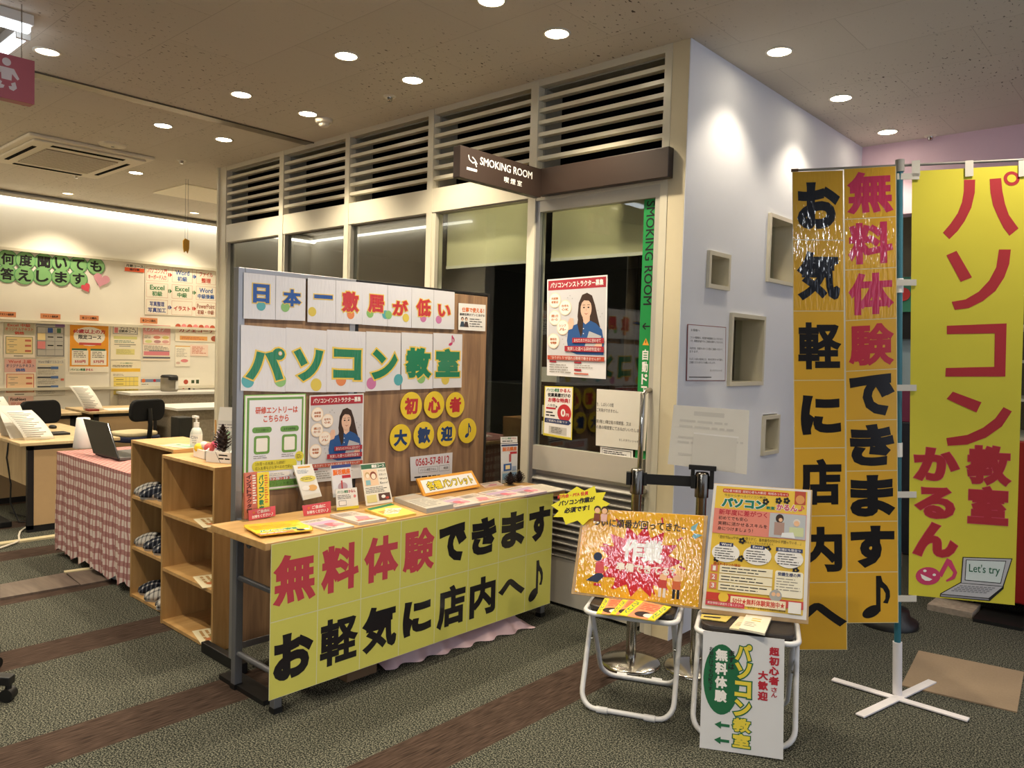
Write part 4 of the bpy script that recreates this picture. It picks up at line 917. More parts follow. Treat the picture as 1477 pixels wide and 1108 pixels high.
# ---------------------------------------------------------------- shelf units
def shelf(x0, y0, x1, y1, h, lab):
    r = thing('shelf_unit', lab, 'shelf', ((x0+x1)/2, (y0+y1)/2, 0), group='wooden three tier shelf units'); t = .016
    B().box((x0, y0, h-t), (x1, y1, h), OAKX).obj('top', r, bev=.001)
    for a in (x0, x1-t): B().box((a, y0, 0), (a+t, y1, h-t), OAK).obj('side', r, bev=.001)
    B().box((x0+t, y1-.008, .0), (x1-t, y1-.002, h-t), OAK).obj('back', r)
    for z in (.575, .29, .02): B().box((x0+t, y0+.002, z-t), (x1-t, y1-.008, z), OAKX).obj('shelf_board', r)
    return r
YS, YT = 1.735, 1.795
shelf(-3.935, YS, -3.385, 2.03, .865, 'right wooden shelf unit with leaflets, next to the display board')
shelf(-4.462, YT, -3.94, 2.09, .885, 'left wooden shelf unit holding slippers, partly behind the other')
def plaid(name, c0, c1, c2):
    m = mat(name, c0, .9, var=0, spec=.1); nt = m.node_tree; L = nt.links.new; p = nt.nodes['Principled BSDF']; tc = N(nt, 'ShaderNodeTexCoord'); sp_ = N(nt, 'ShaderNodeSeparateXYZ'); L(tc.outputs['Object'], sp_.inputs[0])
    o = []
    for k in (0, 1):
        a = N(nt, 'ShaderNodeMath', operation='FLOORED_MODULO'); L(sp_.outputs[k], a.inputs[0]); a.inputs[1].default_value = .024
        b = N(nt, 'ShaderNodeMath', operation='LESS_THAN'); L(a.outputs[0], b.inputs[0]); b.inputs[1].default_value = .008; o.append(b.outputs[0])
    t = N(nt, 'ShaderNodeMath', operation='ADD'); L(o[0], t.inputs[0]); L(o[1], t.inputs[1]); h_ = N(nt, 'ShaderNodeMath', operation='MULTIPLY'); L(t.outputs[0], h_.inputs[0]); h_.inputs[1].default_value = .5
    cr = N(nt, 'ShaderNodeValToRGB'); e = cr.color_ramp.elements; e[0].color = lin(c0); e[1].color = lin(c2); q = e.new(.5); q.color = lin(c1); L(h_.outputs[0], cr.inputs[0]); L(cr.outputs[0], p.inputs['Base Color']); return m
M_PLAID = plaid('dark_plaid', '#1c1f28', '#4a4c54', '#b8b6b0'); M_SLW = plaid('white_plaid', '#c2beb6', '#8a8884', '#4a4a50'); M_SOLE = mat('slipper_sole', '#c4c0b6', .7)
def slipper(x, y, z, rz, um, sm, lab, grp):
    r = thing('slipper', lab, 'slipper', (x, y, z), rz, grp); n = 24; P = []
    for i in range(n):
        t = 2*PI*i/n; yy = -.12*math.cos(t); wx = .043*math.sin(t)*(1+.18*math.cos(t)); P.append((wx, yy))
    B().prism(P, .0, .018, sm).obj('sole', r, local=True); B().prism([(a*.88, b_*.93) for a, b_ in P], .018, .021, mat('insole', '#57534e', .8, var=.05)).obj('insole', r, local=True)
    vs = []; fs = []; nu, nv = 8, 7
    for j in range(nv+1):
        yy = -.118+.125*j/nv; hw = .044*math.sqrt(max(.05, 1-((yy+.0)/.125)**2))*1.06+.002; hh = .018+.042*math.sin(min(1, (j+.4)/nv*1.2)*PI/2)
        for i in range(nu+1): a = PI*i/nu; vs.append((hw*math.cos(a), yy, .012+hh*math.sin(a)))
    for j in range(nv):
        for i in range(nu): fs.append((j*(nu+1)+i, j*(nu+1)+i+1, (j+1)*(nu+1)+i+1, (j+1)*(nu+1)+i))
    o = B().add(vs, fs, um, True).obj('upper', r, local=True); md = o.modifiers.new('thick', 'SOLIDIFY'); md.thickness = .005
    return r
SL = [(-4.36, 1.90, .575, -.75, M_SLW, 'pale checked slipper at the left of the top slipper shelf'), (-4.26, 1.89, .575, -.6, M_PLAID, 'dark checked slipper in the middle of the top slipper shelf'), (-4.14, 1.93, .575, -.7, M_PLAID, 'dark slipper right of the middle one on the top shelf'), (-4.02, 1.95, .575, -.4, M_PLAID, 'dark slipper half hidden by the shelf edge, top shelf'),
      (-4.36, 1.90, .29, -.85, M_SLW, 'grey white slipper at the left of the middle shelf'), (-4.25, 1.91, .29, -.6, M_PLAID, 'dark checked slipper on the middle shelf'), (-4.13, 1.91, .29, -.6, M_PLAID, 'dark slipper at the right of the middle shelf'), (-4.01, 1.95, .29, -.3, M_SLW, 'pale slipper half hidden on the middle shelf'),
      (-4.34, 1.92, .02, -.7, M_PLAID, 'navy sandal at the left of the bottom shelf'), (-4.21, 1.90, .02, -.6, M_SLW, 'white edged sandal on the bottom shelf'), (-4.07, 1.90, .02, -.2, M_SLW, 'white slipper toe at the right of the bottom shelf')]
for x, y, z, rz, um, lab in SL: slipper(x, y, z, rz, um, M_SOLE, lab, 'slippers on the wooden shelf')
# leaflets on right shelf tiers
for z, lab, uv in ((.575, 'patterned leaflet on the upper tier of the right shelf', 0), (.29, 'patterned leaflet on the lower middle tier of the right shelf', 1), (.02, 'patterned leaflet on the bottom tier of the right shelf', 2)):
    s = Sh(.21, .148, pm('#e8dcb8')); s.greek(.02, .02, .19, .13, 4, pm('#b8905a'), None, .5, 3+uv); s.circ(.05, .11, .012, INK, 2); s.circ(.15, .05, .02, pm('#c87a4a'), 2); s.circ(.1, .08, .018, pm('#7a9a5a'), 2)
    d = Vector((.97, -.24, 0)); n = Vector((.24, .97, 0)); o = Vector((-3.66, YS+.035, z+.001))
    tag(s.lay([o, o+d*.21, o+d*.21+n*.148, o+n*.148], 'leaflet'), lab, 'leaflet', 'leaflets in the shelf')
p = Vector((-3.42, 1.79, .02)); tag(B().ball(p+Vector((0, 0, .05)), .045, M_BLK, 14, (.6, .8, 1.1)).obj('stapler', origin=p), 'small black rounded object on the bottom tier of the right shelf', 'object')
# on top of the shelves
ZS = .865; ZS2 = .885
s = Sh(.21, .148, pm('#d5dfc8', 1)); s.greek(.02, .02, .13, .12, 4, pm('#a8b89a')); s.rect(.1, .04, .19, .11, pm('#8fb89a'), 2); s.circ(.06, .1, .015, pm('#3a7a4a'), 2)
a = FZ(229, 643, ZS2+.001); d = Vector((.93, .3, 0)); n = Vector((-.3, .93, 0)); tag(s.lay([a, a+d*.2, a+d*.2+n*.12, a+n*.12], 'leaflet'), 'pale green leaflet lying on top of the left shelf', 'leaflet')
p = FZ(283, 650, ZS); p = Vector((p.x, p.y, ZS))
r = thing('sanitizer_bottle', 'clear pump bottle of hand sanitizer on the right shelf', 'bottle', p)
B().lathe([(.026, 0), (.03, .004), (.03, .095), (.022, .118), (.012, .125)], p, mat('sanitizer_fluid', '#cfd4cc', .25)).obj('body', r)
B().lathe([(.0302, .02), (.0304, .022), (.0304, .088), (.0302, .09)], p, pm('#e6e6e0')).obj('label', r)
b = B(); b.cyl(p+Vector((0, 0, .125)), p+Vector((0, 0, .15)), .014, M_WHITE).cyl(p+Vector((0, 0, .15)), p+Vector((0, 0, .175)), .005, M_WHITE).box((p.x-.035, p.y-.008, p.z+.172), (p.x+.012, p.y+.008, p.z+.184), M_WHITE); b.obj('pump', r)
s = Sh(.045, .05, pm('#e6e6e0'), t=.0003); s.text('Clin', .004, .032, .041, .046, NAVY, res=2); s.text('手指用', .01, .018, .034, .026, GRY, res=1); s.rect(.012, .008, .034, .012, LN)
c = p+Vector((.022, -.0225, .035)); e_ = Vector((.72, .69, 0)); s.lay([c-e_*.0225, c+e_*.0225, c+e_*.0225+Vector((0, 0, .05)), c-e_*.0225+Vector((0, 0, .05))], 'bottle_text', r)
p = FZ(291, 652, ZS)+Vector((-.03, .10, 0)); r = thing('pen_cup', 'clear cup with pens behind the sanitizer bottle', 'cup', p)
B().lathe([(.028, 0), (.03, .1)], p, M_ACRY).obj('cup', r)
for i, cl in enumerate(('#b8905a', '#7a4a6a', '#3a3a3a')): B().cyl(p+Vector((.01*(i-1), .006*i, .004)), p+Vector((.022*(i-1), .01*i, .16)), .005, pm(cl), 8).obj('pen', r)
def openbox(px, hgt, m, name, lab, cat):
    c = [FZ(u, v, ZS+.0005) for u, v in px]; r = thing(name, lab, cat, c[0]); b = B()
    for i in range(4):
        p_, q_ = c[i], c[(i+1) % 4]; dd = (q_-p_).normalized(); nn = Vector((-dd.y, dd.x, 0))*.004
        b.add([p_, q_, q_+Vector((0, 0, hgt)), p_+Vector((0, 0, hgt)), p_+nn, q_+nn, q_+nn+Vector((0, 0, hgt)), p_+nn+Vector((0, 0, hgt))], [(0, 1, 2, 3), (5, 4, 7, 6), (3, 2, 6, 7)], m)
    b.add([v+Vector((0, 0, .003)) for v in c], [(0, 1, 2, 3)], m); b.obj('carton', r); return r, c
r, c1 = openbox([(279, 658), (296, 663), (306, 655), (288, 651)], .042, WHT, 'white_box', 'small white open box holding a yellow ball', 'box')
r, c2 = openbox([(297, 666), (333, 669), (338, 657), (306, 654)], .052, WHT, 'white_box', 'long white open box with handwriting holding a pine cone', 'box')
s = Sh(.12, .052, WHT, t=.0004); s.line(.045, .052, .07, 0, .002, INK); s.greek(.062, .012, .118, .045, 2, INK, None, .4)
d = (c2[1]-c2[0]); s.lay([c2[0]+Vector((0, 0, .0)), c2[1], c2[1]+Vector((0, 0, .052)), c2[0]+Vector((0, 0, .052))], 'front_print', r)
for u, v, z, rr, cl, lab in ((287, 646, ZS+.045, .024, '#e6c83a', 'yellow knit ball in the small white box'), (294, 643, ZS+.055, .022, '#e8d6cc', 'cream knit ball at the back of the small box'), (302, 646, ZS+.05, .026, '#d05a5a', 'red knit flower beside the pine cone'), (310, 642, ZS+.05, .022, '#c8486a', 'pink knit flower under the pine cone tip')):
    p = FZ(u, v, z); tag(B().ball(p, rr, pm(cl), 12).obj('knit_ball'), lab, 'knit ball', 'knit balls in the white boxes')
def pinecone(p, h, rad, lab, seed):
    b = B(); m = mat('pine_cone', '#2b1a14', .7, var=.3, scale=60); b.ball(Vector(p)+Vector((0, 0, h*.45)), rad*.55, m, 10, (1, 1, h*.45/(rad*.55)))
    rnd = random.Random(seed)
    for i in range(70):
        t = (i+.5)/70; a = i*2.399; z = h*t; rr = rad*(math.sin(PI*min(1, t*.85+.18))**.8); d = Vector((math.cos(a), math.sin(a), 0)); tn = Vector((-d.y, d.x, 0))
        base = Vector(p)+Vector((0, 0, z))+d*rr*.45; tip = Vector(p)+Vector((0, 0, z+h*.10))+d*rr; w = rad*.28
        b.add([base-tn*w*.5, base+tn*w*.5, tip+tn*w*.5, tip-tn*w*.5, tip+Vector((0, 0, h*.04))], [(0, 1, 2, 3), (3, 2, 4), (0, 3, 4), (1, 4, 2)], m)
    return tag(b.obj('pine_cone'), lab, 'pine cone')
p = FZ(321, 652, ZS+.03); pinecone((p.x, p.y, ZS+.03), .125, .045, 'large dark pine cone standing in the long white box', 1)
r = thing('desk_calendar', 'tall white calendar board leaning behind the pine cone', 'calendar', FZ(322, 640, ZS))
q = FZ(312, 640, ZS); X_ = Vector((.743, .669, 0)); q = FY(308.5, 640, 1.93); bl = Vector((q.x, q.y, ZS+.001)); w, h = .115, .245
s = Sh(w, h, pm('#d8d8d2')); s.rect(0, h*.62, w, h*.72, pm('#c8c8c4')); s.greek(w*.05, h*.55, w*.95, h*.66, 2, GRY); s.rect(w*.05, h*.1, w*.95, h*.5, pm('#c0c8c4')); s.rect(w*.35, h*.3, w*.6, h*.5, pm('#9ac0a0'), 2); s.rect(w*.05, h*.1, w*.25, h*.5, pm('#b8a8c0'), 2)
s.lay([bl, bl+X_*w, bl+X_*w+Vector((0, .03, h)), bl+Vector((0, .03, h))], 'board', r)

# ================================================================ DISPLAY BOARD AND BROCHURE TABLE
XT0, XT1, YT0, YT1, HT = -3.0, -2.58, 1.524, 3.322, .70
M_TGREY = mat('grey_steel_leg', '#7b7c80', .38, metal=.5, var=.03)
tb = thing('brochure_table', 'long narrow folding table with oak top in front of the display board', 'table', ((XT0+XT1)/2, (YT0+YT1)/2, 0))
B().box((XT0, YT0, HT-.028), (XT1, YT1, HT), OAKX).obj('table_top', tb, bev=.002)
for x, y in ((-2.665, 1.63), (-2.97, 1.63), (-2.665, 3.245), (-2.97, 3.245)):
    b = B(); b.box((x-.017, y-.017, .02), (x+.017, y+.017, HT-.03), M_TGREY); lg = b.obj('leg', tb, bev=.003)
    B().box((x-.019, y-.019, 0), (x+.019, y+.019, .022), M_BLK).obj('foot', lg)
for y in (1.63, 3.245):
    for z in (.47, .15): B().cyl((-2.97, y, z), (-2.665, y, z), .012, M_TGREY, 12).obj('stretcher', tb)
B().tube([(-2.93, 1.65, .60), (-2.93, 1.75, .655), (-2.93, 1.95, .66)], .011, M_TGREY, 8).obj('brace', tb)
B().box((-2.95, 1.6, .645), (-2.7, 1.66, .67), M_BLK).obj('hinge', tb)

# partition boards
XB = -3.13
def board(y0, y1, fm, lab, bottom, grp='wood grain partition boards'):
    r = thing('partition_board', lab, 'partition', (XB-.02, (y0+y1)/2, 0), group=grp); w = .032 if fm is not M_BLK else .018; zt = 1.768
    B().box((XB-.035, y0+w, bottom), (XB-.004, y1-w, zt-w), PLUM).obj('panel', r)
    b = B().box((XB-.04, y0, .05), (XB, y0+w, zt), fm).box((XB-.04, y1-w, .05), (XB, y1, zt), fm).box((XB-.04, y0+w, zt-w*.7), (XB, y1-w, zt), fm).box((XB-.04, y0+w, bottom-.03), (XB, y1-w, bottom), fm)
    b.obj('frame', r, bev=.002)
    for y in ((y0+.02, y1-.02)):
        B().box((XB-.30, y-.018, 0), (XB+.06, y+.018, .05), M_BLK).obj('foot', r, bev=.004)
    return r
board(1.70, 2.318, M_ALU, 'left wood grain partition board with a silver frame', .12)
board(2.320, 3.265, M_BLK, 'right wood grain partition board with a black frame', .12)
XS_ = XB+.003
def bp(tl, tr, br, bl, x=XS_): return px4(FX, x, tl, tr, br, bl)
LB = pm('#2a55a0', 2); LR = pm('#c23a3e', 2); LY = pm('#e8c85a', 2); LG = pm('#2b7f5c', 2); LW = pm('#dcdbe2', 2); PW = pm('#dcdbdf', 1)
TEAL = pm('#5aa8b0', 1); DG = pm('#8aba72', 1); DY = pm('#d8c25a', 1); DP = pm('#c87aa8', 1); DO = pm('#e08a5a', 1)
def pair(cs, t, cols, dots, lab, lam=True):
    c = bp(*cs); w, h = dims(c); s = Sh(w, h, LW if lam else PW); s.rect(w/2-.001, 0, w/2+.001, h, GRY)
    for x, y, m in dots: s.circ(w*x, h*y, .022, m, 1)
    for i, ch in enumerate(t):
        bx = cols[i]
        s.text(ch, w*bx[0], h*bx[1], w*bx[2], h*bx[3], bx[4], bold=.05, out=(LY, .045), k=2)
    tag(s.lay(c, 'letter_sheet'), lab, 'letter sheet', 'white letter sheets along the top of the board')
pair(((351.5, 393), (440.8, 402), (440, 463), (351, 459.5)), '日本', [(.14, .36, .40, .78, LB), (.62, .32, .92, .72, LB)], [(.27, .30, TEAL), (.66, .30, DG)], 'laminated sheet with two blue characters at the top left of the board')
pair(((443.8, 401), (522.3, 407.5), (522, 468), (443.3, 464.5)), '一敷', [(.11, .55, .44, .64, LB), (.62, .28, .93, .76, LR)], [(.08, .24, DY), (.78, .22, DO)], 'laminated sheet with a blue bar stroke and a red character')
pair(((522.3, 407.5), (593.6, 414.8), (593, 473), (522.2, 468.3)), '居が', [(.11, .32, .43, .74, LR), (.60, .28, .92, .66, LR)], [(.15, .28, DG), (.46, .28, TEAL), (.52, .28, DG), (.88, .24, DY)], 'laminated sheet with two red characters in the middle of the top row')
pair(((593.9, 414.8), (655.6, 421.5), (655, 475.2), (593.5, 473)), '低い', [(.10, .30, .43, .74, LR), (.60, .32, .90, .64, LR)], [(.26, .26, DP), (.62, .24, DP)], 'white sheet with two red characters at the right end of the top row', False)
# second row, one character a sheet
SECOND = [('パ', (347.3, 468.5), (412.3, 473.5), (411.2, 565.5), (347, 563.5), (.12, .18, .98, .68), [(.15, .15, TEAL), (.88, .18, DG)], 1), ('ソ', (412.5, 472.5), (471.3, 477.2), (470.4, 566), (411.5, 565), (.20, .18, .90, .68), [(.74, .12, DY)], 1),
          ('コ', (471.6, 475.5), (527.6, 479), (526.6, 565.8), (470.8, 565.5), (.16, .20, .88, .70), [(.36, .20, DO)], 1), ('ン', (528.1, 478), (578.2, 480.5), (577, 562.5), (526.9, 564.5), (.18, .20, .90, .70), [(.16, .13, DP), (.94, .18, TEAL)], 0),
          ('教', (579, 479.4), (624, 482), (623.8, 560.7), (578.4, 561.8), (.14, .20, .93, .74), [(.62, .20, DG)], 0), ('室', (624.9, 480.3), (666.7, 482.3), (665.5, 559), (624.3, 560), (.08, .20, .92, .72), [(.42, .16, DY)], 0)]
NTH = ['first', 'second', 'third', 'fourth', 'fifth', 'sixth and last']
for i, (ch, tl, tr, br, bl, bx, dots, lam) in enumerate(SECOND):
    c = bp(tl, tr, br, bl); w, h = dims(c); s = Sh(w, h, LW if lam else PW)
    for x, y, m in dots: s.circ(w*x, h*y, .03, m, 1)
    s.text(ch, w*bx[0], h*bx[1], w*bx[2], h*bx[3], LG if lam else pm('#2b7f5c', 1), bold=.06, out=(LY, .045), k=2)
    if i == 0: s.circ(w*.868, h*.60, w*.045, LY, 6); s.circ(w*.868, h*.60, w*.032, LW, 7)
    if i == 5: s.note(w*.52, h*.78, w*.72, h*.97, pm('#c23a6a'), 2)
    tag(s.lay(c, 'letter_sheet'), 'large white sheet with a green character, %s of the second row' % NTH[i], 'letter sheet', 'green character sheets on the board')
# yellow discs
DYEL = pm('#e6c93a', 1)
for ch, u, v, r, col, lab in (('初', 882, 723, 53, LR, 'first of the red trio'), ('心', 993, 718, 51, LR, 'middle of the red trio'), ('者', 1095, 718, 47, LR, 'last of the red trio'), ('大', 830, 877, 52, LB, 'first of the navy row'), ('歓', 943, 865, 51, LB, 'second of the navy row'), ('迎', 1053, 858, 47, LB, 'third of the navy row'), ('♪', 1154, 843, 46, INK, 'with a music note, last of the navy row')):
    q = .298; c = FX(330+u*q, 370+v*q, XS_); rz = (FX(330+u*q, 370+v*q-r*q*1.32, XS_).z-c.z); ry = abs(FX(330+u*q+r*q, 370+v*q, XS_).y-c.y); r_ = (ry+rz)/2*.96
    s = Sh(2*r_, 2*r_, DYEL, t=.003, shape=[(r_+r_*math.cos(2*PI*k/32), r_+r_*math.sin(2*PI*k/32)) for k in range(32)])
    col = pm('#b8343a', 1) if col is LR else pm('#27406e', 1)
    if ch == '♪': s.note(r_*.72, r_*.45, r_*1.38, r_*1.6, col)
    else: s.text(ch, r_*.38, r_*.40, r_*1.62, r_*1.60, col, bold=.055)
    tag(s.lay([(XS_, c.y-r_, c.z-r_), (XS_, c.y+r_, c.z-r_), (XS_, c.y+r_, c.z+r_), (XS_, c.y-r_, c.z+r_)], 'letter_disc'), 'yellow letter disc on the board, '+lab, 'letter disc', 'yellow discs on the display board')
# posters
def draw_woman(s, x0, y0, x1, y1, k=2):
    W, H = x1-x0, y1-y0; P = lambda *a: [(x0+x*W, y0+y*H) for x, y in a]
    hair = pm('#3c2b24'); skin = pm('#e0b9a2'); blue = pm('#2b5590'); lap = pm('#b4b6ba')
    s.poly(P((.34, .45), (.30, .62), (.33, .84), (.42, .97), (.55, 1.0), (.68, .95), (.76, .80), (.84, .58), (.90, .44), (.78, .42), (.66, .5), (.5, .45)), hair, k)
    s.poly(P((.44, .42), (.62, .42), (.63, .62), (.44, .62)), skin, k+1)
    s.poly(P((.36, .0), (.28, .0), (.06, .06), (.02, .22), (.06, .42), (.18, .47), (.30, .50), (.42, .55), (.52, .49), (.64, .55), (.80, .50), (.95, .40), (1.0, .2), (1.0, 0)), blue, k+2)
    s.poly(P((.30, .50), (.33, .42), (.40, .28), (.44, .35), (.46, .55), (.40, .7), (.34, .66)), hair, k+3)
    s.poly([(x0+(.53+.145*math.cos(2*PI*i/24))*W, y0+(.74+.165*math.sin(2*PI*i/24))*H) for i in range(24)], skin, k+3)
    s.poly(P((.37, .74), (.39, .9), (.5, .97), (.62, .93), (.69, .8), (.60, .87), (.48, .88), (.42, .84)), hair, k+4)
    for ex in (.475, .595): s.circ(x0+ex*W, y0+.762*H, .026*W, INK, k+4, ry=.012*H, n=12); s.rect(x0+ex*W-.035*W, y0+.80*H, x0+ex*W+.035*W, y0+.808*H, hair, k+4)
    s.poly(P((.525, .71), (.545, .71), (.54, .75)), pm('#c9987f'), k+4)
    s.poly(P((.475, .675), (.535, .645), (.60, .675), (.535, .66)), pm('#a8504a'), k+4)
    s.poly(P((.06, .40), (.04, .52), (.10, .60), (.19, .59), (.21, .50), (.17, .42)), skin, k+3)
    for i in range(3): s.line(x0+(.06+.045*i)*W, y0+.50*H, x0+(.075+.045*i)*W, y0+.58*H, .006*W, pm('#c9987f'), k+4)
    s.poly(P((.50, .12), (.62, .38), (.94, .30), (.86, .10)), lap, k+4)
    s.poly(P((.78, .06), (.95, .12), (.97, .20), (.86, .22), (.76, .14)), skin, k+5)
    for y in (.42, .34, .26): s.circ(x0+.47*W, y0+y*H, .012*W, WHT, k+4)
def instructor(c, lab, grp):
    w, h = dims(c); s = Sh(w, h, pm('#e4e2e2', 0)); RD = pm('#a8303c'); bg = pm('#c9c8cc')
    s.rect(w*.02, h*.20, w*.98, h*.985, bg); s.rect(w*.02, h*.885, w*.98, h*.985, RD, 2)
    s.text('パソコンインストラクター募集', w*.06, h*.905, w*.94, h*.965, WHT, bold=.03, k=3)
    draw_woman(s, w*.34, h*.23, w*.96, h*.84, 2)
    for x, y, t in ((.14, .78, '未経験者歓迎'), (.32, .70, '在宅もOK'), (.14, .60, '週2日から'), (.28, .50, 'シンプル'), (.12, .36, '資格取得')):
        s.circ(w*x, h*y, w*.105, pm('#f0d8b8'), 3); s.circ(w*x, h*y, w*.095, pm('#efe6dc'), 4)
        s.text(t[:3], w*(x-.06), h*(y+.005), w*(x+.06), h*(y+.032), pm('#b86a3a'), k=5, res=1, bold=.02); s.text(t[3:], w*(x-.06), h*(y-.032), w*(x+.06), h*(y-.006), pm('#b86a3a'), k=5, res=1, bold=.02)
    for x, y in ((.36, .80), (.40, .82), (.44, .79), (.90, .60), (.86, .66), (.93, .63), (.28, .38), (.34, .41), (.30, .33)): s.line(w*x-.004, h*y, w*x+.004, h*y, .0012, GRY, 3); s.line(w*x, h*y-.004, w*x, h*y+.004, .0012, GRY, 3)
    s.rect(w*.45, h*.345, w*.97, h*.395, RD, 9); s.text('あなたのスキルに合わせて', w*.48, h*.352, w*.92, h*.388, WHT, k=10, res=2)
    s.rect(w*.32, h*.258, w*.97, h*.312, RD, 9); s.text('充実した選べる研修制度有！', w*.37, h*.266, w*.92, h*.304, WHT, k=10, res=2)
    s.rect(w*.02, h*.168, w*.98, h*.212, pm('#b84a34'), 9); s.text('“ありがとう”が溢れる職場で働きませんか？', w*.08, h*.174, w*.92, h*.206, WHT, k=10, res=2)
    for x, y in ((.05, .14), (.48, .14), (.48, .065)): s.rect(w*x, h*y, w*(x+.12), h*(y+.018), RD)
    s.greek(w*.05, h*.03, w*.44, h*.13, 4, LN, None, .3); s.greek(w*.48, h*.09, w*.82, h*.13, 2, LN, None, .3, 4); s.rect(w*.48, h*.03, w*.72, h*.045, LNR)
    return tag(s.lay(c, 'recruit_poster'), lab, 'poster', grp)
instructor(bp((446.5, 570.5), (524.5, 567.5), (523, 689), (443, 697)), 'recruitment poster with a woman in a blue cardigan, on the wood grain board', 'recruitment posters')
c = bp((352.5, 570), (441, 567.8), (438.5, 702), (350, 711)); w, h = dims(c); s = Sh(w, h, pm('#8fc56a', 1)); PGN = pm('#6a9a4a', 1)
s.rect(w*.015, h*.01, w*.985, h*.99, WHT); s.rect(w*.04, h*.03, w*.96, h*.97, PGN, 2); s.rect(w*.075, h*.10, w*.93, h*.945, pm('#e2e2ea', 1), 3)
OR2 = pm('#c8553a', 1)
s.text('研修エントリーは', w*.17, h*.80, w*.86, h*.875, OR2, bold=.03, k=4); s.text('こちらから', w*.30, h*.715, w*.71, h*.785, OR2, bold=.03, k=4)
for x in (.28, .73):
    s.rrect(w*(x-.155), h*.605, w*(x+.155), h*.665, h*.028, PGN, 4); s.text('すぐに応募する' if x < .5 else 'まずは説明会', w*(x-.10), h*.62, w*(x+.10), h*.648, INK, k=5, res=2)
    s.rrect(w*(x-.125), h*.385, w*(x+.125), h*.575, .012, PGN, 4); s.rrect(w*(x-.09), h*.41, w*(x+.09), h*.55, .006, WHT, 5); s.greek(w*(x-.13), h*.335, w*(x+.13), h*.375, 2, GRY, 4, .35)
s.rrect(w*.13, h*.205, w*.86, h*.315, h*.05, pm('#dcd04a', 1), 4); s.text('2か月〜の充実した研修！', w*.18, h*.265, w*.66, h*.30, pm('#6a5a20'), k=5, res=2); s.text('収入を得ながら学べるので安心！', w*.18, h*.22, w*.80, h*.255, pm('#6a5a20'), k=5, res=2)
s.circ(w*.90, h*.335, w*.075, pm('#dcd04a', 1), 6); s.greek(w*.85, h*.31, w*.95, h*.36, 3, pm('#6a5a20'), 7)
s.rrect(w*.36, h*.135, w*.74, h*.185, .008, WHT, 4); s.greek(w*.4, h*.145, w*.7, h*.178, 2, GRY, 5, .3); s.circ(w*.84, h*.155, w*.04, pm('#4a3a3a'), 5); s.circ(w*.84, h*.15, w*.028, pm('#e0b9a2'), 6)
s.text('0563-632-3813'[5:], w*.38, h*.10, w*.74, h*.128, OR2, k=5, bold=.02, res=2)
s.text('パンフレットをご覧', w*.33, h*.045, w*.86, h*.08, pm('#3a5a2a'), k=4, res=2)
tag(s.lay(c, 'entry_poster'), 'green bordered training entry poster at the left of the board', 'poster')
c = bp((661.3, 437.2), (700.3, 440), (699.8, 478), (661, 475.8)); w, h = dims(c); s = Sh(w, h, WHT)
s.text('仕事で使える！', w*.12, h*.68, w*.94, h*.86, ORG, bold=.04, res=2); s.text('業務効率がグンとあがる', w*.04, h*.54, w*.96, h*.64, INK, bold=.02, res=2)
for x, cl in ((.14, '#3a4a5a'), (.28, '#4a3a3a')): s.circ(w*x, h*.42, w*.05, pm('#3a2a22')); s.circ(w*x, h*.40, w*.035, pm('#e0b9a2'), 2); s.poly([(w*(x-.09), h*.12), (w*(x+.09), h*.12), (w*(x+.05), h*.32), (w*(x-.05), h*.32)], pm(cl))
s.greek(w*.40, h*.12, w*.94, h*.48, 4, INK, None, .3)
tag(s.lay(c, 'notice_sheet'), 'small white flyer with two figures at the top right of the board', 'flyer')
c = bp((591.3, 659.5), (652.5, 652.7), (651.5, 689), (592.5, 694)); w, h = dims(c); s = Sh(w, h, PW)
s.text('0563-57-8112', w*.12, h*.60, w*.92, h*.90, pm('#b8343a'), bold=.02); s.ring(w*.18, h*.30, w*.64, h*.53, .002, GRY); s.text('パソコン教室 かるん', w*.22, h*.36, w*.60, h*.47, INK, res=2); s.ring(w*.67, h*.30, w*.93, h*.53, .002, GRY); s.text('検索', w*.78, h*.36, w*.9, h*.47, INK, res=2); s.greek(w*.08, h*.08, w*.92, h*.2, 1, INK)
tag(s.lay(c, 'phone_card'), 'white phone number card with red digits on the board', 'card')

# yellow banner hanging from the front edge of the table
XBN = XT1+.004; bw, bh = 1.668, .594; by0 = 1.545; bz0 = .100
bn = thing('table_banner', 'large yellow banner of sixteen character pages on the table front', 'banner', (XBN, by0+bw/2, bz0))
PGY = pm('#d0cb62', 1); BR_ = pm('#c04652', 1); BK_ = pm('#1d1c20', 1); CRE = pm('#d9d7a8', 1)
TOP = '無料体験できます'; BOT = 'お軽気に店内へ♪'
for j, row_ in enumerate((TOP, BOT)):
    for i, ch in enumerate(row_):
        w, h = bw/8, bh/2; s = Sh(w, h, CRE, t=.0015); s.rect(.002, .002, w-.002, h-.002, PGY)
        col = BR_ if (j == 0 and i < 4) else BK_; box = [.07, .19, .93, .83]
        if ch in 'できますお': box = [.08, .20, .90, .80]
        if ch == 'へ': box = [.05, .36, .97, .66]
        if ch == 'に': box = [.10, .24, .90, .76]
        if ch == '♪': box = [.14, .15, .68, .85]
        s.text(ch, w*box[0], h*box[1], w*box[2], h*box[3], col, bold=.062 if ch in 'できますおにへ' else .036 if ch in '験軽' else .045, k=2)
        y = by0+i*w; z = bz0+(1-j)*h
        s.lay([(XBN, y, z), (XBN, y+w, z), (XBN, y+w, z+h), (XBN, y, z+h)], 'page', bn)
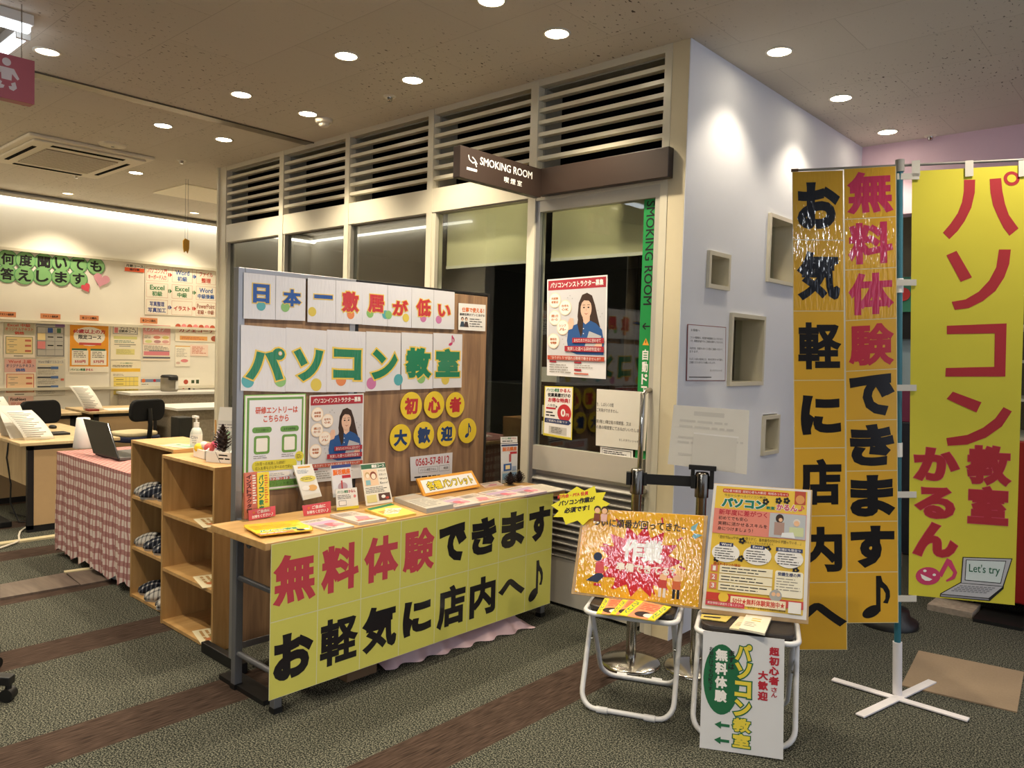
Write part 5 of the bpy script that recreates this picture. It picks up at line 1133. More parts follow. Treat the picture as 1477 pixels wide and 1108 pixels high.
# brochure stacks on the table
def stack(px, t, paper, draw, lab, z=HT, name='leaflet_stack', cat='leaflets', grp='leaflet stacks on the table'):
    c = [FZ(u, v, z+.0008) for u, v in px]; w, h = dims(c); s = Sh(w, h, pm(paper), t=t); draw(s, w, h); return tag(s.lay(c, name), lab, cat, grp)
def d_yellow(s, w, h):
    s.rect(0, 0, w, h, pm('#e6c832', 1)); s.text('パソコン教室', w*.1, h*.24, w*.8, h*.44, GRN, out=(WHT, .06), bold=.05, k=2, res=2); s.rect(0, 0, w*.66, h*.17, ORG, 2); s.greek(w*.04, h*.03, w*.6, h*.14, 2, WHT, 3); s.circ(w*.8, h*.12, h*.1, INK, 2); s.circ(w*.92, h*.14, h*.07, pm('#e8e0d0'), 2)
    s.greek(w*.06, h*.5, w*.95, h*.95, 5, pm('#c89a2a'), 2)
def d_photo(s, w, h):
    s.rect(w*.04, h*.05, w*.96, h*.95, pm('#c2b0a4')); s.rect(w*.06, h*.62, w*.5, h*.9, pm('#8a8078'), 2); s.poly([(w*.2, h*.2), (w*.6, h*.15), (w*.8, h*.4), (w*.45, h*.55)], pm('#b87a84'), 2); s.greek(w*.5, h*.6, w*.92, h*.9, 4, LN, 2); s.greek(w*.08, h*.08, w*.92, h*.2, 2, LNR, 3)
def d_pink(s, w, h):
    s.rect(w*.03, h*.04, w*.97, h*.96, pm('#c6b8b0')); s.rect(w*.03, h*.5, w*.97, h*.72, pm('#a890a8'), 2); s.circ(w*.55, h*.35, h*.16, pm('#b8606c'), 2); s.circ(w*.75, h*.3, h*.12, pm('#c88a92'), 3); s.rect(w*.08, h*.24, w*.38, h*.46, pm('#8a7a80'), 2); s.greek(w*.08, h*.76, w*.9, h*.93, 3, LN, 2); s.greek(w*.08, h*.08, w*.6, h*.2, 2, LN, 2)
def d_orange(s, w, h):
    s.rect(w*.03, h*.04, w*.97, h*.96, pm('#e8c45a')); s.poly([(w*.05, h*.3), (w*.5, h*.2), (w*.95, h*.5), (w*.5, h*.7)], pm('#e8dcc0'), 2); s.greek(w*.1, h*.3, w*.85, h*.6, 4, ORG, 3); s.rect(w*.03, h*.8, w*.97, h*.96, GRN, 2)
def d_grey(s, w, h): s.rect(w*.03, h*.04, w*.97, h*.96, pm('#b4aea2')); s.greek(w*.06, h*.1, w*.94, h*.6, 6, pm('#8a8680'), 2); s.rect(w*.06, h*.68, w*.94, h*.9, pm('#b8a898'), 2)
def d_white(s, w, h): s.rect(w*.02, h*.03, w*.98, h*.97, pm('#c2baaa')); s.greek(w*.08, h*.1, w*.92, h*.9, 8, pm('#b0a898'), 2, .25)
def cr7(*P): return [(350+u*.1693, 640+v*.1693) for u, v in P]
def cr8(*P): return [(580+u*.1625, 620+v*.1625) for u, v in P]
for k in range(3):
    dv = -7*(2-k); stack(cr7((150-k*2, 790+dv*1.2), (600, 742+dv*1.4), (470, 672+dv), (10, 715+dv)), .004, '#e0b83a', d_yellow, ['yellow fanned leaflet, lowest of the pile at the table corner', 'yellow fanned leaflet, middle of the pile at the table corner', 'yellow fanned leaflet, top of the pile at the table corner'][k], HT+.0045*k)
stack(cr7((720, 748), (950, 712), (700, 640), (470, 680)), .006, '#d8cfc4', d_pink, 'pink and white leaflet pile second from the table corner')
stack(cr7((990, 697), (1225, 660), (935, 597), (745, 625)), .012, '#c8c0b8', d_photo, 'thick leaflet pile with a dark photo corner, third from the table corner')
stack(cr7((1255, 652), (1478, 612), (1262, 522), (1040, 575)), .010, '#d8b85a', d_orange, 'yellow and orange leaflet pile in front of the upright cartoon flyer')
stack(cr8((215, 745), (455, 700), (100, 605), (-70, 640)), .022, '#b0aca4', d_grey, 'thick grey leaflet pile left of the framed hand lettered sign')
stack(cr8((470, 705), (695, 665), (425, 606), (235, 650)), .010, '#c8b8b0', d_pink, 'pink leaflet pile right of the thick grey pile')
stack(cr8((690, 660), (885, 626), (640, 575), (470, 610)), .008, '#d0c8bc', d_photo, 'pale leaflet pile in front of the framed sign right end')
stack(cr8((885, 622), (1105, 592), (840, 540), (670, 575)), .009, '#d8c8bc', d_pink, 'cream and red leaflet pile fourth from the right end of the table')
stack(cr8((1100, 596), (1285, 562), (1060, 506), (890, 546)), .009, '#c8b0b8', d_pink, 'mauve and red leaflet pile in front of the small pine cone')
stack(cr8((1285, 562), (1452, 537), (1240, 488), (1090, 508)), .005, '#d8d0c0', d_white, 'plain printed sheets at the right end of the table')
stack(cr8((735, 520), (905, 495), (840, 462), (690, 486)), .004, '#d8b8a8', d_photo, 'single leaflet lying behind the framed sign near the clear rack')
# upright holders
def stand4(px, z=HT, lean=.0):
    """upright card from its pixel corners tl, tr, br, bl: feet on the table, top leaning back towards the board"""
    (tl, tr, br, bl) = px; b1 = FZ(*bl, z); b2 = FZ(*br, z); x = (b1.x+b2.x)/2
    b1 = FX(*bl, x); b2 = FX(*br, x); t1 = FX(*tl, x-lean); t2 = FX(*tr, x-lean); zz = min(b1.z, b2.z)
    dz = z+.0008-zz
    return [b1+Vector((0, 0, dz)), b2+Vector((0, 0, dz)), t2, t1]
def tagcard(px, lab_root, name='tag'):
    c = stand4(px, HT, .004); w, h = dims(c); s = Sh(w, h, pm('#d2525c', 1), t=.003); s.text('ご自由に', w*.32, h*.55, w*.80, h*.86, WHT, bold=.03, res=2); s.text('お持ちください♪'[:-1], w*.12, h*.12, w*.80, h*.44, WHT, bold=.03, res=2); s.note(w*.83, h*.12, w*.90, h*.42, WHT); s.circ(w*.2, h*.7, h*.12, ORG)
    return s.lay(c, name, lab_root)
# left rack with two tall brochures
x = -2.957; r = thing('leaflet_rack', 'clear rack with tall orange and yellow brochures and a red tag, at the table corner', 'leaflet rack', (x, 1.66, HT), group='leaflet racks on the table')
a, b_ = FX(351, 740, x), FX(391, 740, x)
B().box((x-.06, a.y, HT), (x-.055, b_.y, HT+.12), M_ACRY).box((x-.06, a.y, HT), (x+.0, b_.y, HT+.004), M_ACRY).box((x-.008, a.y, HT+.004), (x-.004, b_.y, HT+.05), M_ACRY).obj('clear_tray', r)
for u0, u1, cl, t, tc, k in ((353, 371, '#c8705a', 'インストラクター', NAVY, 0), (371, 388, '#e6d23a', 'パソコン教室', GRN, 1)):
    xx = x-.03+.004*k; p0, p1 = FX(u0, 681, xx), FX(u1, 681, xx); h = p0.z-HT-.005; w = p1.y-p0.y; s = Sh(w, h, pm(cl, 1), t=.012)
    s.text(t, w*.12, h*.12, w*.52, h*.96, tc if k else pm('#5a2a2a'), bold=.05, vert=True, res=2); s.greek(w*.6, h*.3, w*.92, h*.95, 12, ORG if k else WHT, None, .5); s.circ(w*.6, h*.12, w*.25, INK, 2, ry=h*.06)
    s.lay([(xx, p0.y, HT+.005), (xx, p1.y, HT+.005), (xx-.012, p1.y, HT+h), (xx-.012, p0.y, HT+h)], 'brochure', r)
tagcard(((357.6, 736.5), (396.5, 729.7), (397, 745), (358.5, 752)), r)
# clear easel
r = thing('leaflet_rack', 'clear acrylic easel with a white brochure and a red tag on the table', 'leaflet rack', FZ(445, 742, HT), group='leaflet racks on the table')
c = stand4(((422, 681.5), (449, 679), (463.5, 727), (437, 733)), HT, .05); c = [q+Vector((-.004, 0, .03)) for q in c]; w, h = dims(c); s = Sh(w, h, pm('#e4e2dc', 1), t=.008)
s.rect(w*.2, h*.9, w*.85, h*.95, pm('#e0a850')); s.greek(w*.1, h*.74, w*.8, h*.86, 3, pm('#9aa8b8')); s.circ(w*.55, h*.58, w*.42, pm('#e2d670'), ry=h*.09); s.greek(w*.2, h*.54, w*.9, h*.63, 2, INK, 2, .3); s.circ(w*.65, h*.3, w*.25, pm('#e0b070'), ry=h*.09); s.circ(w*.3, h*.32, w*.2, WHT, 2, ry=h*.07); s.rect(w*.05, 0, w*.95, h*.12, pm('#d8d4c8'))
s.lay(c, 'brochure', r)
b0 = c[0]; b1 = c[1]; t0 = c[3]; t1 = c[2]
for p0 in ((t0*.75+b0*.25), ): 
    B().tube([p0+Vector((-.02, -.01, 0)), Vector((b0.x+.03, b0.y-.005, HT+.004)), Vector((b0.x+.02, b0.y+.06, HT+.004))], .003, M_ACRY, 6).obj('front_leg', r)
    B().tube([p0+Vector((-.02, -.01, 0)), Vector((b0.x-.10, b0.y-.03, HT+.004))], .004, M_ACRY, 6).obj('rear_leg', r)
B().box((b0.x-.004, b0.y, HT+.001), (b0.x+.006, b1.y, b0.z+.002), M_ACRY).obj('base', r)
tagcard(((435.5, 729.7), (476.6, 723), (476.8, 740), (438, 745.3)), r)
# third rack
r = thing('leaflet_rack', 'clear rack with an orange titled flyer and white front card', 'leaflet rack', FZ(500, 737, HT), group='leaflet racks on the table')
c = stand4(((483.7, 706), (514, 703), (517, 734), (485.4, 737.5)), HT, .008); w, h = dims(c); s = Sh(w, h, pm('#e8e8e4', 1), t=.003)
s.rect(0, 0, w, h*.14, pm('#e0cf3a')); s.text('パソコン教室', w*.06, h*.78, w*.56, h*.92, GRN, bold=.03, res=2); s.text('かるん', w*.58, h*.78, w*.92, h*.92, RED, bold=.03, res=2); s.greek(w*.06, h*.5, w*.8, h*.72, 3, INK, None, .35); s.rrect(w*.1, h*.2, w*.45, h*.44, .003, GRY); s.rrect(w*.12, h*.22, w*.43, h*.42, .003, WHT, 2); s.circ(w*.86, h*.6, w*.06, PNK)
s.lay(c, 'front_card', r); d = c
c2_ = [FX(480.4, 708, c[0].x-.03), FX(508, 705, c[0].x-.03), FX(504, 669, c[0].x-.05), FX(476, 671.8, c[0].x-.05)]
w, h = dims(c2_); s = Sh(w, h, pm('#dcdce2', 1), t=.008); s.rect(0, h*.9, w, h, pm('#3a4a8a')); s.text('脳活講座', w*.05, h*.68, w*.95, h*.86, pm('#e0702a'), bold=.05, res=2); s.rect(w*.5, h*.56, w*.95, h*.66, RED); s.circ(w*.5, h*.3, w*.25, pm('#b8a0a8'), ry=h*.14); s.rect(w*.42, h*.1, w*.5, h*.5, pm('#b84a4a'), 2)
c2_[0].z = c2_[1].z = HT+.06
s.lay(c2_, 'flyer', r)
B().box((c[0].x-.045, c[0].y, HT), (c[0].x-.041, c[1].y, HT+.13), M_ACRY).box((c[0].x-.045, c[0].y, HT), (c[0].x, c[1].y, HT+.004), M_ACRY).box((c[0].x-.045, c[0].y-.003, HT), (c[0].x, c[0].y, HT+.08), M_ACRY).obj('clear_tray', r)
# upright cartoon leaflet
c = stand4(((519.3, 670), (554, 667), (565.9, 724.7), (527.8, 730.6)), HT, .06); w, h = dims(c); s = Sh(w, h, pm('#e6e0d2', 1), t=.004)
s.rect(0, h*.87, w, h*.98, pm('#3f6a50')); s.text('講座コース', w*.42, h*.885, w*.95, h*.965, WHT, bold=.03, res=2, k=2); s.rect(w*.05, h*.46, w*.6, h*.85, pm('#e8c8a8')); s.circ(w*.2, h*.72, w*.1, pm('#c8a878'), 2); s.circ(w*.2, h*.70, w*.07, pm('#f0dcc8'), 3); s.circ(w*.43, h*.70, w*.13, pm('#8a4a3a'), 2); s.circ(w*.43, h*.68, w*.09, pm('#f0dcc8'), 3); s.rect(w*.1, h*.48, w*.28, h*.6, pm('#8ab8c0'), 3)
for i, t in enumerate(('タイピング', '文字入力', 'Word', 'Excel')): s.text(t, w*.66, h*(.78-.1*i), w*.95, h*(.83-.1*i), INK, res=1)
s.greek(w*.05, h*.28, w*.95, h*.43, 4, INK, None, .3); s.rect(w*.05, h*.06, w*.42, h*.24, pm('#d8cc8a')); s.rect(w*.5, h*.08, w*.95, h*.25, pm('#5a4038')); s.circ(w*.68, h*.17, w*.08, WHT, 2, ry=h*.04); s.circ(w*.82, h*.13, w*.07, pm('#b84a3a'), 2, ry=h*.03)
tag(s.lay(c, 'leaflet'), 'upright cartoon leaflet with a green heading leaning on the board', 'leaflet')
# framed sign
c = stand4(((599.5, 691.5), (679, 679.8), (691.3, 703.7), (610, 718.3)), HT, .05); w, h = dims(c); r = thing('framed_sign', 'orange framed hand lettered sign lying tilted on the table', 'sign', (c[0]+c[1])/2)
s = Sh(w, h, pm('#e0a040'), t=.01); s.lay(c, 'frame', r)
s = Sh(w, h, WHT, t=.011, shape=[(w*.04, h*.14), (w*.96, h*.14), (w*.96, h*.86), (w*.04, h*.86)]); s.text('各種', w*.11, h*.26, w*.36, h*.74, pm('#e0c83a'), out=(INK, .05), bold=.035, k=1); s.text('パンフレット', w*.38, h*.26, w*.92, h*.72, pm('#e0c83a'), out=(INK, .05), bold=.035, k=1); s.lay(c, 'sign_face', r)
# right rack
c = stand4(((722, 640), (745.8, 639), (744.5, 694), (722.5, 698)), HT, .02); r = thing('leaflet_rack', 'clear rack with a blue and orange flyer at the far right end of the table', 'leaflet rack', (c[0]+c[1])/2, group='leaflet racks on the table'); w, h = dims(c)
s = Sh(w, h, pm('#d8d8da', 1), t=.006); s.rect(0, h*.93, w, h*.97, NAVY); s.text('脳活講座', w*.06, h*.8, w*.94, h*.91, pm('#d8702a'), bold=.04, res=2); s.rect(w*.52, h*.72, w*.95, h*.78, RED); s.rect(w*.46, h*.52, w*.6, h*.72, pm('#b85a5a')); s.rect(w*.12, h*.3, w*.62, h*.48, pm('#2f5a9a'), 2); s.rect(w*.24, h*.34, w*.52, h*.44, CRM, 3); s.rect(w*.66, h*.28, w*.92, h*.40, pm('#9aa8c0')); s.rect(w*.05, h*.08, w*.95, h*.24, pm('#8ab0d0'))
s.lay(c, 'flyer', r)
s = Sh(w, h*.16, WHT, t=.003); s.text('パソコン教室', w*.05, h*.09, w*.6, h*.14, GRN, bold=.03, res=1); s.text('かるん', w*.62, h*.09, w*.94, h*.14, RED, bold=.03, res=1); s.greek(w*.08, h*.02, w*.9, h*.07, 1, INK)
up = (c[3]-c[0]).normalized(); s.lay([c[3]+up*.003, c[2]+up*.003, c[2]+up*(h*.17), c[3]+up*(h*.17)], 'header_card', r)
B().box((c[0].x-.05, c[0].y-.004, HT), (c[0].x-.046, c[1].y+.004, HT+.15), M_ACRY).box((c[0].x-.05, c[0].y-.004, HT), (c[0].x+.012, c[1].y+.004, HT+.004), M_ACRY).box((c[0].x+.008, c[0].y-.004, HT), (c[0].x+.012, c[1].y+.004, HT+.07), M_ACRY).obj('clear_tray', r)
p = FZ(736, 700, HT); pinecone((p.x, p.y, HT+.002), .065, .036, 'small dark pine cone on the table by the right leaflet rack', 4); p = FZ(749, 696, HT); pinecone((p.x, p.y, HT+.002), .06, .034, 'second small dark pine cone nearest the right end of the table', 5)
# under the table
bx = FZ(541, 971, 0); tag(B().box((bx.x-.24, bx.y-.15, 0), (bx.x, bx.y+.01, .13), mat('cardboard', '#7d6246', .85, var=.08)).obj('cardboard_box', bev=.003), 'brown cardboard box on the carpet under the yellow banner', 'box')
b = B(); e0, e1 = FZ(556, 968, 0), FZ(770, 905, 0); nX = 60; nY = 12; vs = []
for i in range(nX+1):
    t = i/nX; y = e0.y+(e1.y-e0.y)*t; xf = e0.x+(e1.x-e0.x)*t
    for k in range(nY+1):
        q = k/nY; hmax = (.10+.03*math.sin(t*9)+.035*math.sin(t*4+1))*(min(1, t*14+.1))*(min(1, (1-t)*9+.12))
        xx = xf - .26*q + .018*math.sin(t*40+q*3)*(1-q); zz = .004+hmax*min(1, q*2.6)**.7*(1-.25*q)+.008*math.sin(t*55+q*8)*min(1, q*4)
        vs.append((xx, y, max(.003, zz)))
b.add(vs, [(i*(nY+1)+k, (i+1)*(nY+1)+k, (i+1)*(nY+1)+k+1, i*(nY+1)+k+1) for i in range(nX) for k in range(nY)], mat('pale_pink_satin', '#d8b8bc', .45, var=.03), True)
tag(b.obj('pink_cloth'), 'pale pink satin cloth bunched on the carpet under the table', 'cloth')
tag(B().box((-3.10, 1.62, 0), (-2.74, 1.70, .02), M_BLK).obj('black_board'), 'black flat board on the carpet under the left end of the table', 'board')

# ================================================================ PAPERS ON THE BOOTH DOOR AND WALL
YD = YB+.029
def dp(tl, tr, br, bl, y=YD): return px4(FY, y, tl, tr, br, bl)
instructor(dp((789.5, 403.5), (876.5, 396.5), (874, 547), (789, 541.5), YB+.027), 'recruitment poster with a woman in a blue cardigan, taped on the glass door', 'recruitment posters')
c = dp((786, 557), (827, 558.3), (825, 635), (783.5, 627.5), YB+.026); w, h = dims(c); s = Sh(w, h, pm('#e4d24a')); s.rect(w*.03, h*.02, w*.97, h*.98, WHT)
s.text('パソコン教室', w*.07, h*.89, w*.52, h*.96, GRN, bold=.04, res=2, k=2); s.text('かるん', w*.54, h*.89, w*.92, h*.96, RED, bold=.04, res=2, k=2); s.text('従業員様だけの', w*.12, h*.79, w*.92, h*.87, INK, bold=.04, res=2, k=2); s.text('お得な特典！', w*.14, h*.685, w*.9, h*.775, RED, bold=.04, res=2, k=2)
s.circ(w*.72, h*.49, w*.24, pm('#c2343a'), 2); s.text('0', w*.60, h*.42, w*.76, h*.57, WHT, bold=.04, k=3); s.text('円', w*.78, h*.43, w*.88, h*.49, WHT, bold=.03, k=3, res=2)
s.text('入会金', w*.12, h*.60, w*.4, h*.65, INK, res=1, k=2); s.rect(w*.08, h*.545, w*.42, h*.58, RED, 2); s.poly([(w*.42, h*.57), (w*.48, h*.60), (w*.42, h*.63)], INK, 3); s.greek(w*.08, h*.39, w*.44, h*.51, 2, INK, 2)
s.poly([(w*.04, h*.27), (w*.88, h*.27), (w*.96, h*.315), (w*.88, h*.36), (w*.04, h*.36)], NAVY, 2); s.text('ご家族も対象です', w*.1, h*.29, w*.84, h*.34, WHT, res=1, k=3); s.rect(w*.2, h*.06, w*.82, h*.21, pm('#c8c4bc'), 2); s.greek(w*.28, h*.08, w*.74, h*.2, 4, INK, 3, .35); s.rect(w*.03, h*.02, w*.97, h*.045, pm('#e4d24a'), 2)
tag(s.lay(c, 'offer_poster'), 'small yellow edged offer poster with a red zero, below the recruitment poster', 'poster')
c = dp((861, 561), (936.5, 566), (930.5, 650.5), (859.5, 642.5), YB+.020); w, h = dims(c); s = Sh(w, h, pm('#e2ddd0'))
for t, x1, y in (('を、しばらくの間', .34, .70), ('ご利用ができません。', .44, .60), ('開1階と3階立駐の喫煙室、又は', .70, .40), ('の奥の喫煙室にておねがいいたします。', .94, .30)): s.text(t, w*.0+.002, h*y, w*x1, h*(y+.065), INK, res=2)
s.text('おしろタウン シャオ', w*.48, h*.12, w*.86, h*.165, INK, res=1)
tag(s.lay(c, 'closed_notice'), 'white closed notice sheet taped low on the glass door beside the handle', 'notice')
c = dp((866, 644), (913, 650), (913, 663), (866, 658), YB+.024); w, h = dims(c); s = Sh(w, h, WHT); s.ring(w*.05, h*.15, w*.95, h*.85, .003, INK); s.greek(w*.1, h*.3, w*.9, h*.7, 2, INK); tag(s.lay(c, 'notice_sheet'), 'small framed notice mostly covered by the white closed notice', 'notice')
# notice on the side wall
c = px4(FX, XC+.003, (991.5, 467.5), (1047, 472), (1046, 549.5), (989.5, 549.5)); w, h = dims(c); s = Sh(w, h, pm('#8a4a4a')); s.rect(w*.015, h*.012, w*.985, h*.988, pm('#dfe0e6'))
s.text('お客様へ', w*.08, h*.88, w*.30, h*.925, INK, res=2, k=2)
for t, x1, y in (('こちらの喫煙室は、特定屋外喫煙場所となっております。', .92, .75), ('つき、喫煙目的以外でのご利用はお断りしております。', .92, .69), ('未成年者、妊娠中の方のご入室はご遠慮いただいて', .9, .56), ('おります。', .28, .50), ('たばこの火の始末には、充分お気をつけ頂き、', .92, .37), ('ご利用くださいますようお願いいたします。', .72, .31)): s.text(t, w*.06, h*y, w*x1, h*(y+.042), INK, res=1, k=2)
s.text('おしろタウンシャオ', w*.58, h*.17, w*.9, h*.21, INK, res=1, k=2); s.rect(w*.06, h*.06, w*.62, h*.075, INK, 2)
tag(s.lay(c, 'wall_notice'), 'white framed notice on the side wall beside the larger small window', 'notice')

# ---------------------------------------------------------------- stanchions
def stanchion(x, y, lab, head):
    r = thing('belt_stanchion', lab, 'stanchion', (x, y, 0), group='belt stanchions')
    B().lathe([(0.0, .034), (.05, .032), (.132, .014), (.14, .008), (.14, 0)][::-1], (x, y, 0), M_CHROME, 40).obj('base', r)
    B().cyl((x, y, .03), (x, y, .80), .024, M_CHROME, 24).obj('pole', r)
    B().lathe([(.031, .80), (.031, .905), (.026, .915), (0, .917)], (x, y, 0), mat('dark_chrome', '#77736c', .22, metal=1), 24).obj('head', r)
    return r
s1_ = (-1.955, 3.055); s2_ = (-1.71, 3.215)
r1 = stanchion(*s1_, 'chrome belt stanchion left, behind the yellow burst board', 0); r2 = stanchion(*s2_, 'chrome belt stanchion right, carrying the paper sign holder', 1)
d = Vector((s2_[0]-s1_[0], s2_[1]-s1_[1], 0)).normalized(); nn = Vector((-d.y, d.x, 0)); A = Vector((*s1_, 0)); Bv = Vector((*s2_, 0))
M_BELT = mat('black_belt', '#0c0c0d', .6, var=.05)
b = B(); M = Matrix(((d.x, nn.x, 0, A.x), (d.y, nn.y, 0, A.y), (0, 0, 1, 0), (0, 0, 0, 1))); LL = (Bv-A).length
b.box((.03, -.0015, .845), (LL-.03, .0015, .893), M_BELT, M); b.obj('belt', r1)
for r_, xx in ((r1, 0), (r2, LL)):
    B().box((xx-.05, -.018, .84), (xx-.03, .018, .898), M_BELT, M).box((xx+.03, -.012, .84), (xx+.045, .012, .898), M_BELT, M).obj('belt_clip', r_)
V = Vector((.912, .409, 0)); Wn = Vector((.409, -.912, 0))
M2 = Matrix(((V.x, Wn.x, 0, Bv.x), (V.y, Wn.y, 0, Bv.y), (0, 0, 1, 0), (0, 0, 0, 1)))
B().box((-.06, -.02, .925), (.062, .02, .947), M_BELT, M2).box((-.05, -.012, .84), (-.034, .012, .93), M_BELT, M2).box((.034, -.012, .84), (.052, .012, .93), M_BELT, M2).obj('sign_bracket', r2, bev=.002)
P0 = Bv+Vector((0, 0, 1)); 
hp = [FP(u, v, P0-Wn*.004, Wn) for u, v in ((991, 690), (1058, 690), (1059, 631), (992, 623))]
sh = thing('sign_holder', 'blank white paper sheet clipped on the stanchion sign holder', 'sign', (Bv.x, Bv.y, .947))
for q in hp[:2]: q.z = .948
Sh(*dims(hp), M_ACRY, t=.003).lay(hp, 'clear_plate', sh)
c = [FP(u, v, P0+Wn*.006, Wn) for u, v in ((963, 669.5), (1077, 684.5), (1081, 592), (972, 584))]; w, h = dims(c); s = Sh(w, h, pm('#e0dcd2')); FA = pm('#cfcbc2')
s.rect(w*.28, h*.85, w*.68, h*.92, FA); s.greek(w*.1, h*.62, w*.95, h*.8, 2, FA, None, .4); s.greek(w*.1, h*.36, w*.95, h*.52, 2, FA, None, .4, 2); s.greek(w*.12, h*.16, w*.95, h*.24, 1, FA); s.rect(w*.3, h*.02, w*.86, h*.55, pm('#d8d4ca'), 2); s.rect(w*.3, h*.55, w*.88, h*.575, WHT, 2)
s.lay(c, 'paper', sh)

# ---------------------------------------------------------------- folding stools
M_TUBE = mat('white_tube', '#d4d4d6', .3, var=.02, spec=.6); M_SEAT = mat('dark_vinyl', '#26211f', .45, var=.08, spec=.4)
AZ = math.atan2(.409, .912)
def arc(c, r, a0, a1, n=6): return [(c[0]+r*math.cos(a0+(a1-a0)*i/n), c[1]+r*math.sin(a0+(a1-a0)*i/n)) for i in range(n+1)]
def stool(x, y, w, dpt, lab):
    r = thing('folding_stool', lab, 'stool', (x, y, 0), AZ, 'white tube folding stools'); H = .395; L = dict(parent=r, local=True)
    P = []
    for cx, cy, a in ((w/2-.05, -.195+.05, -PI/2), (w/2-.05, .085-.05, 0), (-w/2+.05, .085-.05, PI/2), (-w/2+.05, -.195+.05, PI)): P += [(cx+.05*math.cos(a+PI/2*i/5), cy+.05*math.sin(a+PI/2*i/5)) for i in range(6)]
    B().prism([(px_*.93, py_*.93) for px_, py_ in P], H, H+.028, M_SEAT).obj('seat_pad', bev=.01, **L)
    B().tube([(a, b_, H) for a, b_ in P], .0105, M_TUBE, 10, True).obj('seat_frame', **L)
    def uframe(yb, yt, wi, name):
        hw = w/2*wi; rr = .06; Hh = H-.012
        def pt(xx, t): return (xx, yb+(yt-yb)*t/Hh, t)
        pts = [pt(-hw, Hh), pt(-hw, rr+.011)]
        for i in range(1, 7): a = PI+PI/2*i/6; pts.append(pt(-hw+rr+rr*math.cos(a), .011+rr+rr*math.sin(a)))
        for i in range(0, 7): a = -PI/2+PI/2*i/6; pts.append(pt(hw-rr+rr*math.cos(a), .011+rr+rr*math.sin(a)))
        pts.append(pt(hw, Hh)); o = B().tube(pts, .0105, M_TUBE, 10).obj(name, **L)
        for sx in (-1, 1):
            q = sx*(hw-rr-.03); B().cyl((q-.022, yb, .0125), (q+.022, yb, .0125), .0135, M_TUBE, 12).obj('foot_sleeve', **L)
    uframe(-.205, .0, 1.0, 'front_leg_frame'); uframe(.16, -.12, .90, 'rear_leg_frame')
    B().cyl((-w/2*.9, -.07, .248), (-w/2, -.07, .248), .006, M_CHROME, 10).cyl((w/2*.9, -.07, .248), (w/2, -.07, .248), .006, M_CHROME, 10).obj('pivot', **L)
    return r
SA = Vector((-1.752, 2.770, 0)); SBs = Vector((-1.322, 2.905, 0))
stool(SA.x, SA.y, .37, .39, 'white tube folding stool on the left, under the yellow burst board'); stool(SBs.x, SBs.y, .37, .39, 'white tube folding stool on the right, under the course poster')
ZSEAT = .424
# easel board A
def leaning(bl_px, br_px, tl_px, tr_px, zb, back, t):
    b1, b2 = FZ(*bl_px, zb), FZ(*br_px, zb); n = Vector((b2.y-b1.y, -(b2.x-b1.x), 0)).normalized()   # towards camera
    n3 = (n*math.cos(back)+Vector((0, 0, 1))*math.sin(back)).normalized()
    return [b1, b2, FP(*tr_px, b1, n3), FP(*tl_px, b1, n3)], n3
c, n3 = leaning((823.5, 857), (1011, 879.5), (840, 733), (1021, 744), ZSEAT+.004, .30, .018); w, h = dims(c)
r = thing('display_board', 'yellow board with a red burst leaning on the left stool', 'display board', (c[0]+c[1])/2)
Sh(w, h, wood('pale_frame_wood', '#a88a62', '#c2a57a', .5, (6, 6, 6), 2), t=.016).lay([q-n3*.016 for q in c], 'wood_panel', r, bev=.002)
# the glossy print
YL = pm('#e0a82e', 2); RB = pm('#c03038', 2)
w2, h2 = w*.955, h*.965; ins = [c[0]*(.97)+c[1]*.03, c[1]*.975+c[0]*.025, None, None]
pc = [c[0]+(c[1]-c[0])*.028+(c[3]-c[0])*.03, c[1]+(c[0]-c[1])*.02+(c[2]-c[1])*.02, c[2]+(c[3]-c[2])*.028+(c[1]-c[2])*.005, c[3]+(c[2]-c[3])*.02+(c[0]-c[3])*.005]
s = Sh(w2, h2, YL); N_ = 14; bx_, by_ = w2*.50, h2*.42
pts = []
for i in range(N_*2):
    a = 2*PI*i/(N_*2)+.12; k = 1 if i % 2 == 0 else .70; pts.append((bx_+w2*.36*k*math.cos(a), by_+h2*.40*k*math.sin(a)*(1.08 if math.sin(a) > 0 else 1)))
s.poly(pts, RB, 1)
s.text('ついに順番が回ってきた−', w2*.09, h2*.80, w2*.86, h2*.90, INK, bold=.02, k=3)
s.text('作業', w2*.36, h2*.42, w2*.69, h2*.68, pm('#e0e0e0', 2), bold=.05, k=3); s.text('準備できてる？', w2*.32, h2*.30, w2*.80, h2*.40, WHT, bold=.04, k=3)
for x0_, y0_, x1_, y1_ in ((.28, .90, .33, .82), (.19, .59, .24, .58), (.83, .42, .88, .39), (.80, .70, .84, .74), (.30, .09, .34, .17), (.62, .17, .65, .08), (.66, .95, .67, .88), (.18, .24, .23, .28)): s.line(w2*x0_, h2*y0_, w2*x1_, h2*y1_, .007, RB, 2)
BLD = pm('#7fb0bc', 2)
for x, y, a in ((.925, .86, .9), (.945, .77, .2)): s.poly([(w2*x+.028*math.cos(a), h2*y+.028*math.sin(a)), (w2*x+.012*math.cos(a+2), h2*y+.012*math.sin(a+2)), (w2*x+.016*math.cos(a+PI), h2*y+.016*math.sin(a+PI)), (w2*x+.012*math.cos(a-2), h2*y+.012*math.sin(a-2))], BLD, 2)
